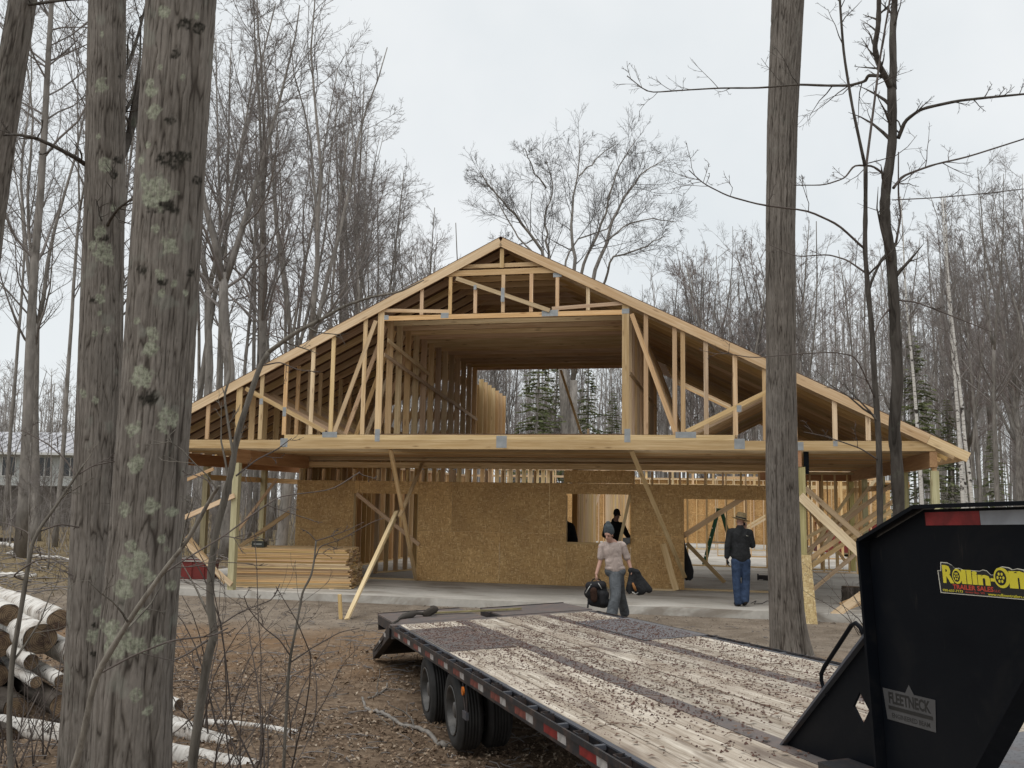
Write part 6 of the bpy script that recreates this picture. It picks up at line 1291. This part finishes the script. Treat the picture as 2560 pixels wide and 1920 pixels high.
# small things on the slab
tl = empty('nail_gun', T(5.55, 7.6, .003), 'small dark power tool lying on the concrete floor inside the wide opening', 'tool'); TLM = WM[tl.name]
for nm, a in (('tool_body', (-.16, .08, -.05, .05, .02, .13)), ('magazine', (-.05, .22, -.03, .03, 0, .04)), ('grip', (.08, .17, -.025, .025, .04, .16)), ('head', (-.20, -.162, -.04, .04, 0, .16))):
    b = MB(); b.box(*a); obj(nm, b.mesh(nm, plain('dark_tool', (.025, .02, .02), .5)), TLM, tl)
b = MB(); q = [at_z(x, y, .006) for x, y in ((1878, 1508), (1890, 1502), (1886, 1510), (1905, 1509), (1918, 1502), (1935, 1505), (1950, 1500))]; b.tube(q, .006, 6); tag(obj('air_hose', b.mesh('air_hose', M['black'], True)), 'thin dark hose lying in a squiggle on the slab near the man in jeans', 'hose')
for i, (u, v, a) in enumerate(((2.3, 3.55, .05), (2.95, 3.50, -.03))):
    o = lumber('loose_board', (u-.45, v, .022), (u+.4, v+.03, .022), .09, .038, M['pine2'], None, side=(0, 0, 1)); tag(o, ('short pale board lying on the slab against the wall under the window', 'second short pale board on the slab by the leaning brace')[i], 'board')
for i, (u, v, r, h) in enumerate(((7.05, 1.9, .20, .35), (7.45, 2.3, .17, .3), (7.3, 1.5, .15, .26))):
    log('log_round', ('thick log round standing on the slab below the right porch braces', 'middle log round behind the thick one on the right porch', 'smallest log round on the right porch floor')[i], (u, v, .004+(r*1.04 if i else 0)) if i else (u, v, .004), (0.02, .01, 1) if i == 0 else (.6, .8, .0), h, r, M['logbark'], 'log rounds on the right porch', i)
b = MB(); b.box(-.24, .24, -.15, .15, 0, .07); tag(obj('tool_case', b.mesh('tool_case', plain('dark_red_case', (.05, .012, .012), .5)), T(7.35, .75, .38) @ Matrix.Rotation(.15, 4, 'X')), 'dark red flat case resting on the leaning boards at the right porch', 'case')
# ------------------------------------------------------------------ people
def capsule(mb, p0, p1, r0, r1, flat=None, sides=16, rows=5):
    p0 = np.array(p0, float); p1 = np.array(p1, float); x = p1-p0; L = np.linalg.norm(x); x = x/max(L, 1e-6) if L > 1e-6 else np.array([0, 0, 1.0])
    ref = np.array([0, 1.0, 0]) if abs(x[1]) < .9 else np.array([1.0, 0, 0]); a = np.cross(x, ref); a /= np.linalg.norm(a); b = np.cross(x, a); pr = []
    for i in range(rows): t = math.pi/2*(i+.35)/rows-math.pi/2; pr.append((r0*math.cos(t), r0*math.sin(t)))
    pr.append((r0, 0))
    if L > 1e-6: pr.append((r1, L))
    for i in range(1, rows): t = math.pi/2*i/rows; pr.append((r1*math.cos(t), L+r1*math.sin(t)))
    th = np.arange(sides)*2*math.pi/sides; V = []
    for r, h in pr:
        o = r*(np.cos(th)[:, None]*a+np.sin(th)[:, None]*b)
        if flat is not None:
            ax = np.array(flat[0], float); ax /= np.linalg.norm(ax); o = o+(o@ax)[:, None]*ax*(flat[1]-1)
        V.append(p0+x*h+o)
    n = len(pr); V = np.concatenate(V+[[p0-x*r0*.98], [p1+x*r1]]); q = [(k*sides+j, (k+1)*sides+j, (k+1)*sides+(j+1) % sides, k*sides+(j+1) % sides) for k in range(n-1) for j in range(sides)]
    mb.add(V, q, [(j, (j+1) % sides, n*sides) for j in range(sides)]+[((n-1)*sides+(j+1) % sides, (n-1)*sides+j, n*sides+1) for j in range(sides)])
REMESH = []
def blob(name, caps, m, world, parent, voxel=.010, smooth=4):
    b = MB()
    for c in caps: capsule(b, *c[:4], **(dict(flat=c[4]) if len(c) > 4 else {}))
    o = obj(name, b.mesh(name, m, True), world, parent); REMESH.append((o, voxel, smooth)); return o
def finish_blobs():
    for o, v, s in REMESH:
        r = o.modifiers.new('r', 'REMESH'); r.mode = 'VOXEL'; r.voxel_size = v; r.use_smooth_shade = True; k = o.modifiers.new('s', 'SMOOTH'); k.iterations = s; k.factor = .5
    dg = bpy.context.evaluated_depsgraph_get(); dg.update()
    for o, v, s in REMESH:
        me = bpy.data.meshes.new_from_object(o.evaluated_get(dg)); mats = [m for m in o.data.materials]; o.modifiers.clear(); old = o.data; nm = old.name; o.data = me; bpy.data.meshes.remove(old); me.name = nm
        me.materials.clear(); [me.materials.append(m) for m in mats]; me.polygons.foreach_set('use_smooth', np.ones(len(me.polygons), bool))
def cloth(name, c, var=.3, wr=9):
    t = NT(name, .92, .12); v = t.co(); a = t.noise(v, wr, 4, .55, 1.2); f = t.noise(v, 120, 2); t.col(t.mix(1.0, c, t.ramp(a, [(.3, (1-var,)*3), (.7, (1+var*.3,)*3)]), 'MULTIPLY')); t.bump(t.math('ADD', a, t.math('MULTIPLY', f, .15)), .8, .035); return t.m
M['skin'] = plain('skin', (.42, .245, .185), .6, var=.12); M['skin_dark'] = plain('weathered_skin', (.20, .115, .085), .65, var=.12)
M['shirt'] = cloth('pinkish_shirt', (.48, .395, .355), .36, 7); M['greyjean'] = cloth('worn_grey_jeans', (.115, .125, .135), .4, 8); M['beanie'] = cloth('grey_knit', (.085, .10, .108), .3, 30); M['blackjac'] = cloth('dark_jacket', (.032, .033, .035), .4, 8); M['jean'] = cloth('blue_jeans', (.048, .074, .135), .5, 8); M['boot'] = cloth('dark_boots', (.030, .026, .024), .3); M['straw'] = cloth('straw_hat', (.27, .205, .115), .3, 25); M['glove'] = cloth('dark_glove', (.03, .03, .032), .3); M['hoodie'] = cloth('black_hoodie', (.011, .011, .012), .3)
M['eye'] = plain('eye_dark', (.02, .015, .012), .3); M['hair'] = plain('greying_hair', (.075, .06, .05), .9)
CR = np.array([_R[0], _R[1], 0]); CR /= np.linalg.norm(CR); CF = np.array([_fw[0], _fw[1], 0]); CF /= np.linalg.norm(CF)
def person(label, base, ang=0.0):
    """local x = towards picture right, y = away from the camera, z up"""
    Wm = frame(base, CR, CF, (0, 0, 1)) @ Matrix.Rotation(ang, 4, 'Z'); r = empty('person', Wm, label, 'person'); return r, Wm
def hand(w_, fdir, side, palm, curl=.9):
    """five separate bent fingers hung from a palm; fdir: finger direction, side: direction of the row of knuckles"""
    w_ = np.array(w_, float); f = np.array(fdir, float); f /= np.linalg.norm(f); s = np.array(side, float); s -= f*s.dot(f); s /= np.linalg.norm(s); n = np.array(palm, float); n -= f*n.dot(f)+s*n.dot(s); n /= np.linalg.norm(n)
    caps = [(w_, w_+f*.075, .026, .034, (n, .55))]
    for i, L in enumerate((.062, .074, .070, .055)):
        k = w_+f*.085+s*(-.033+.022*i); a = k+(f*math.cos(curl*.5)+n*math.sin(curl*.5))*L*.5; e = a+(f*math.cos(curl*1.5)+n*math.sin(curl*1.5))*L*.55; caps += [(k-f*.02, a, .0095, .009), (a, e, .009, .0075)]
    k = w_+f*.03-s*.034; a = k-s*.022+f*.03+n*.012; caps += [(k+s*.01, a, .012, .0105), (a, a+f*.028+n*.014+s*.006, .0105, .008)]; return caps
def head_caps(c, f, up=(0, 0, 1), R_=.078):
    """skull, jaw, nose, ears, brow; c: centre, f: facing"""
    c = np.array(c, float); f = np.array(f, float); f /= np.linalg.norm(f); u = np.array(up, float); u -= f*u.dot(f); u /= np.linalg.norm(u); s = np.cross(f, u)
    return [(c-f*.012+u*.035, c+f*.012+u*.03, R_, R_*.98, (s, .88)), (c+f*.030-u*.045, c+f*.040-u*.082, .058, .044, (s, .9)), (c+f*.082+u*.012, c+f*.102-u*.018, .010, .016), (c+f*.072+u*.034-s*.03, c+f*.072+u*.034+s*.03, .014, .014),
            (c-s*.072+u*.012, c-s*.074-u*.022, .017, .014, (s, .5)), (c+s*.072+u*.012, c+s*.074-u*.022, .017, .014, (s, .5)), (c+f*.078-u*.046-s*.016, c+f*.078-u*.046+s*.016, .011, .011)], f, u, s
def eyes(c, f, u, s, W_, par):
    for k in (-1, 1):
        b = MB(); p = np.array(c)+f*.076+u*.014+s*.030*k; capsule(b, p, p+f*.001, .0105, .0105); obj('eye', b.mesh('eye', M['eye'], True), W_, par)
# ---- man walking with the tool bag
r, W_ = person('man in a pinkish shirt and grey beanie carrying a tool bag and jacket', (2.62, -1.75, float(ground_h(np.array([2.62]), np.array([-1.75]))[0])))
hc = np.array([-.125, -.10, 1.575]); hcaps, f, u, s = head_caps(hc, (-.50, -.80, -.36)); handL = (-.345, -.10, .885); handR = (.285, -.02, .965)
blob('body', hcaps+[((-.10, -.05, 1.50), (-.065, -.01, 1.40), .055, .06), ((-.06, 0, 1.40), (-.02, .02, .98), .11, .12, ((0, 1, 0), .75)), ((-.265, -.02, 1.36), (-.262, .0, 1.12), .045, .040), ((-.262, 0, 1.12), handL, .040, .028), ((.16, .02, 1.38), (.235, .05, 1.14), .045, .040), ((.235, .05, 1.14), handR, .040, .028), ((-.02, .02, .95), (-.03, -.15, .5), .07, .05), ((-.03, -.15, .5), (-.105, -.27, .1), .045, .035), ((.06, .03, .92), (.12, .14, .5), .07, .05), ((.12, .14, .5), (.21, .37, .16), .045, .035)]+hand(handL, (-.05, -.05, -1), (0, 1, 0), (1, 0, 0))+hand(handR, (.15, 0, -1), (0, 1, 0), (-1, 0, 0)), M['skin'], W_, r, .0085, 3); eyes(hc, f, u, s, W_, r)
blob('shirt', [((-.215, -.01, 1.385), (.115, .02, 1.405), .062, .062, ((0, 1, 0), .9)), ((-.09, -.01, 1.43), (-.06, .0, 1.41), .072, .085), ((-.055, -.02, 1.30), (-.03, .0, 1.12), .165, .156, ((0, 1, 0), .66)), ((-.03, -.01, 1.12), (-.005, .0, 1.0), .160, .162, ((0, 1, 0), .70)), ((-.08, 0, .985), (.075, .01, .985), .112, .112, ((0, 0, 1), .55)), ((-.248, -.015, 1.37), (-.258, -.005, 1.18), .060, .066), ((.142, .02, 1.39), (.212, .045, 1.18), .062, .068), ((-.13, -.05, 1.10), (-.11, -.04, 1.0), .055, .055), ((.07, -.05, 1.3), (-.06, -.075, 1.14), .035, .03), ((.10, -.03, 1.12), (-.02, -.07, 1.02), .035, .03)], M['shirt'], W_, r, .011, 4)
blob('trousers', [((-.085, .0, .93), (.09, .0, .93), .105, .105, ((0, 1, 0), .9)), ((.0, -.01, .86), (-.01, -.17, .52), .118, .096), ((-.01, -.17, .52), (-.105, -.27, .12), .096, .104), ((-.105, -.27, .12), (-.11, -.28, .07), .097, .097), ((.06, .02, .86), (.12, .15, .52), .105, .078), ((.12, .15, .52), (.215, .37, .17), .08, .09)], M['greyjean'], W_, r, .011, 4)
blob('boot', [((-.11, -.26, .055), (-.14, -.39, .045), .052, .048), ((-.11, -.26, .05), (-.11, -.26, .12), .05, .05)], M['boot'], W_, r, .010); blob('boot', [((.22, .40, .10), (.21, .29, .045), .05, .048), ((.22, .39, .12), (.22, .40, .19), .05, .05)], M['boot'], W_, r, .010)
blob('beanie', [(hc-f*.022+u*.085, hc-f*.028+u*.12, .098, .092, (s, .95)), (hc-f*.03+u*.13, hc-f*.045+u*.20, .086, .048), (hc-f*.026+u*.078, hc-f*.028+u*.060, .102, .102, (s, .95))], M['beanie'], W_, r, .009)
# tool bag in his hand, jacket over his other arm
tbW = W_ @ T(-.345, -.13, 0); tb = empty('tool_bag', tbW, 'black tool bag with full pockets hanging from the hand of the man in the beanie', 'bag'); tb.matrix_basis = WM[tb.name]
blob('bag_body', [((-.13, -.04, .68), (.10, -.04, .70), .075, .075), ((-.12, .0, .55), (.12, .0, .52), .10, .11), ((-.06, .02, .42), (.13, 0, .40), .10, .11), ((-.10, -.02, .66), (-.08, 0, .5), .085, .09), ((.10, 0, .66), (.13, .0, .42), .08, .09)], M['black'], tbW, tb, .013); blob('pocket', [((-.06, -.11, .60), (-.05, -.12, .46), .065, .06), ], cloth('brown_leather', (.045, .025, .018), .4), tbW, tb, .011); blob('pocket', [((.09, -.11, .55), (.10, -.11, .40), .06, .055)], M['black'], tbW, tb, .011)
b = MB(); b.tube([(-.13, 0, .68), (-.06, .02, .79), (0, .03, .805), (.06, .02, .79), (.12, 0, .70)], .011, 8); obj('bag_handle', b.mesh('bag_handle', M['black'], True), tbW, tb); b = MB(); b.tube([(-.13, -.02, .52), (-.155, -.04, .30), (-.15, -.05, .18)], .016, 7); obj('hanging_strap', b.mesh('hanging_strap', M['black'], True), tbW, tb); b = MB(); b.tube([(-.10, -.10, .72), (-.20, -.12, .56)], .009, 6); b.tube([(.02, -.11, .74), (.08, -.13, .64)], .008, 6); hm = obj('hammer_handle', b.mesh('hammer_handle', M['alu'], True), tbW, tb); hm['kind'] = 'stuff'
jW = W_ @ T(.30, -.03, 0); jk = empty('carried_jacket', jW, 'dark jacket hung over the arm of the man in the beanie, flaring to the right', 'jacket'); blob('jacket_cloth', [((-.02, 0, .95), (.08, 0, .92), .055, .06), ((.02, 0, .90), (-.04, 0, .62), .075, .075, ((0, 1, 0), .6)), ((.08, 0, .88), (.16, .0, .62), .085, .10, ((0, 1, 0), .6)), ((.14, 0, .82), (.30, .0, .62), .06, .065, ((0, 1, 0), .6)), ((.05, .01, .72), (.12, .01, .58), .09, .07, ((0, 1, 0), .5)), ((-.05, -.02, .7), (-.05, -.02, .56), .045, .03)], M['blackjac'], jW, jk, .012)
b = MB(); b.tube([(.0, -.075, .74), (.03, -.08, .66), (.06, -.075, .60)], [.016, .028, .018], 7); obj('orange_lining', b.mesh('orange_lining', plain('orange_lining', (.30, .13, .04), .8), True), jW, jk); b = MB(); b.tube([(-.01, -.06, .58), (.05, -.07, .545), (.10, -.06, .57)], .008, 6); obj('buckle_strap', b.mesh('buckle_strap', M['alu'], True), jW, jk)
# ---- man in jeans and straw hat, seen from behind
r, W_ = person('man in blue jeans, dark jacket and straw hat standing on the slab, back turned', (4.87, .66, .0)); hc = np.array([-.015, .03, 1.665]); hcaps, f, u, s = head_caps(hc, (.35, .9, -.12)); hl = (-.295, .02, .925); hr = (.105, .22, 1.50)
blob('body', hcaps+[((-.03, .02, 1.62), (-.03, .0, 1.50), .055, .06), ((-.03, 0, 1.46), (-.02, .0, .98), .11, .11, ((0, 1, 0), .75)), ((-.235, 0, 1.46), (-.285, -.01, 1.2), .045, .04), ((-.285, -.01, 1.2), hl, .04, .03), ((.165, 0, 1.45), (.215, .04, 1.20), .045, .04), ((.215, .04, 1.2), hr, .04, .03), ((-.10, 0, .92), (-.11, 0, .1), .06, .04), ((.07, 0, .92), (.055, 0, .12), .06, .04)]+hand(hr, (.1, -.2, 1), (1, 0, 0), (-.3, .2, 0)), M['skin'], W_, r, .0085, 3)
blob('glove', hand(hl, (.08, .0, -1), (0, 1, 0), (1, 0, 0), .5), M['glove'], W_, r, .0075, 2)
blob('jacket', [((-.19, .0, 1.455), (.12, .0, 1.445), .078, .078, ((0, 1, 0), .85)), ((-.035, 0, 1.50), (-.03, .01, 1.535), .085, .078), ((-.035, 0, 1.36), (-.03, 0, 1.15), .195, .185, ((0, 1, 0), .62)), ((-.03, 0, 1.15), (-.025, 0, 1.0), .182, .192, ((0, 1, 0), .74)), ((-.11, 0, .99), (.06, 0, .99), .118, .118, ((0, 0, 1), .7)), ((-.225, 0, 1.45), (-.285, -.01, 1.2), .075, .065), ((-.285, -.01, 1.2), (-.297, .015, .97), .066, .055), ((.155, 0, 1.44), (.215, .04, 1.20), .075, .068), ((.215, .04, 1.2), (.135, .18, 1.42), .064, .055)], M['blackjac'], W_, r, .011, 4)
blob('trousers', [((-.10, 0, .88), (.055, 0, .88), .110, .110, ((0, 1, 0), .95)), ((-.115, 0, .88), (-.115, .015, .5), .108, .082), ((-.115, .015, .5), (-.085, 0, .09), .083, .082), ((.062, 0, .88), (.075, .02, .5), .108, .082), ((.075, .02, .5), (.045, -.03, .13), .082, .08)], M['jean'], W_, r, .011, 4)
blob('boot', [((-.085, -.02, .05), (-.10, .13, .045), .05, .047), ((-.085, -.02, .05), (-.085, -.02, .10), .05, .05)], M['boot'], W_, r, .010); blob('boot', [((.045, -.055, .095), (.05, .09, .048), .05, .045), ((.045, -.05, .10), (.045, -.04, .14), .05, .05)], M['boot'], W_, r, .010)
b = MB(); HM = frame(hc+np.array([0.005, 0.01, .035]), (.97, 0, -.22), (0, 1, 0), (.22, 0, .97)); b.lathe([(.001, .150), (.055, .147), (.085, .132), (.097, .095), (.108, .02), (.145, .002), (.185, .012), (.187, .006), (.145, -.006), (.104, .0), (.10, -.01)], 32, HM); obj('straw_hat', b.mesh('straw_hat', M['straw'], True), W_, r); b = MB(); b.lathe([(.1095, .018), (.1065, .045), (.1055, .046), (.1085, .017)], 32, HM); obj('hat_band', b.mesh('hat_band', M['black'], True), W_, r)
b = MB(); b.box(-.02, .02, -.006, .006, -.04, .04); obj('hat_ear_device', b.mesh('hat_ear_device', M['black']), W_ @ T(.075, .10, 1.62), r); b = MB(); b.tube([(.055, -.128, 1.395), (.075, -.124, 1.380), (.098, -.116, 1.384)], .0035, 5); obj('jacket_logo', b.mesh('jacket_logo', M['print_white'], True), W_, r)
# ---- dark clothed man behind the window
p_ = at_v(1541, 1300, 4.55); r, W_ = person('man in a black hooded top leaning at the window opening from inside', (p_[0], 4.55, .002)); hc = np.array([0, 0, 1.675]); hcaps, f, u, s = head_caps(hc, (.55, -.75, -.22)); hr = (.29, -.52, 1.10); hl = (-.20, -.35, 1.12)
blob('body', hcaps+[((-.01, 0, 1.62), (-.03, .03, 1.48), .055, .06), ((-.04, .04, 1.45), (-.05, .1, .95), .11, .11, ((0, 1, 0), .75)), ((.15, .0, 1.43), (.22, -.20, 1.25), .045, .04), ((.22, -.2, 1.25), hr, .04, .03), ((-.24, .03, 1.42), (-.30, -.12, 1.2), .045, .04), ((-.3, -.12, 1.2), hl, .04, .03), ((-.13, .12, .92), (-.13, .12, .1), .065, .04), ((.04, .12, .92), (.05, .12, .1), .065, .04)]+hand(hr, (.2, -.4, -1), (1, 0, 0), (-.2, -.5, 0))+hand(hl, (.3, -.6, -.6), (1, 0, 0), (0, 0, -1)), M['skin_dark'], W_, r, .009, 3); eyes(hc, f, u, s, W_, r)
blob('hooded_top', [((-.20, .03, 1.43), (.11, .02, 1.44), .08, .08), ((-.03, .05, 1.50), (-.03, .06, 1.53), .095, .09), ((-.045, .05, 1.33), (-.05, .1, 1.0), .19, .175, ((0, 1, 0), .65)), ((.14, 0, 1.43), (.22, -.20, 1.25), .078, .066), ((.22, -.2, 1.25), (.275, -.46, 1.13), .064, .05), ((-.23, .03, 1.42), (-.30, -.12, 1.2), .08, .068), ((-.3, -.12, 1.2), (-.21, -.32, 1.13), .064, .05)], M['hoodie'], W_, r, .012); blob('trousers', [((-.13, .11, .93), (.04, .11, .93), .115, .115), ((-.13, .12, .9), (-.13, .12, .09), .11, .08), ((.04, .12, .9), (.05, .12, .09), .11, .08)], M['hoodie'], W_, r, .013)
blob('boot', [((-.13, .1, .05), (-.14, -.03, .045), .05, .045)], M['boot'], W_, r, .011); blob('boot', [((.05, .1, .05), (.05, -.03, .045), .05, .045)], M['boot'], W_, r, .011)
blob('cap', [(hc+u*.055, hc-f*.01+u*.085, .092, .085, (s, .93)), (hc+f*.09+u*.052, hc+f*.135+u*.040, .035, .028, (u, .3))], M['hoodie'], W_, r, .009)
q = at_v(1566, 1359, 3.70); b = MB(); b.box(-.085, .085, -.05, .05, -.06, .065); b.box(-.03, .03, -.03, .03, -.10, -.061); tag(obj('grey_tool_box', b.mesh('grey_tool_box', plain('grey_tool_metal', (.13, .13, .13), .5, .2)), T(q[0], 3.74, 1.107)), 'grey boxy tool set on the window sill under the hand of the man in black', 'tool')
# ---- second dark figure partly hidden by the wall
p_ = at_v(1424, 1320, 5.3); r, W_ = person('person in black bending away, half hidden behind the left side of the window', (p_[0], 5.3, .002)); hc = np.array([-.22, -.05, 1.52]); hcaps, f, u, s = head_caps(hc, (-.8, -.2, -.5))
blob('body', hcaps+[((-.17, -.02, 1.47), (-.08, 0, 1.40), .055, .06), ((-.04, 0, 1.36), (.03, 0, .95), .11, .11), ((-.06, -.16, 1.36), (-.10, -.22, 1.12), .045, .04), ((-.10, -.22, 1.12), (-.28, -.25, 1.0), .04, .03), ((-.06, .16, 1.36), (-.1, .22, 1.12), .045, .04), ((-.1, .22, 1.12), (-.28, .2, 1.0), .04, .03), ((0, -.09, .92), (.02, -.09, .1), .06, .04), ((0, .09, .92), (.02, .09, .1), .06, .04)]+hand((-.28, -.25, 1.0), (-1, 0, -.3), (0, 1, 0), (0, 0, -1))+hand((-.28, .2, 1.0), (-1, 0, -.3), (0, 1, 0), (0, 0, -1)), M['skin_dark'], W_, r, .009, 3)
blob('hooded_top', [((-.05, -.13, 1.36), (-.05, .13, 1.36), .10, .10), ((-.13, -.01, 1.43), (-.10, 0, 1.42), .095, .1), ((-.03, 0, 1.3), (.04, 0, 1.0), .18, .18), ((-.06, -.16, 1.36), (-.10, -.22, 1.12), .078, .066), ((-.10, -.22, 1.12), (-.25, -.245, 1.02), .062, .05), ((-.06, .16, 1.36), (-.1, .22, 1.12), .078, .066), ((-.1, .22, 1.12), (-.25, .205, 1.02), .062, .05)], M['hoodie'], W_, r, .013); blob('trousers', [((0, -.08, .93), (0, .08, .93), .125, .125), ((0, -.09, .9), (.02, -.09, .09), .11, .08), ((0, .09, .9), (.02, .09, .09), .11, .08)], M['hoodie'], W_, r, .014); blob('boot', [((.03, -.09, .05), (-.1, -.09, .045), .05, .045)], M['boot'], W_, r, .011); blob('boot', [((.03, .09, .05), (-.1, .09, .045), .05, .045)], M['boot'], W_, r, .011)
blob('hood', [(hc+u*.04, hc-f*.02+u*.07, .098, .095)], M['hoodie'], W_, r, .010)
finish_blobs()
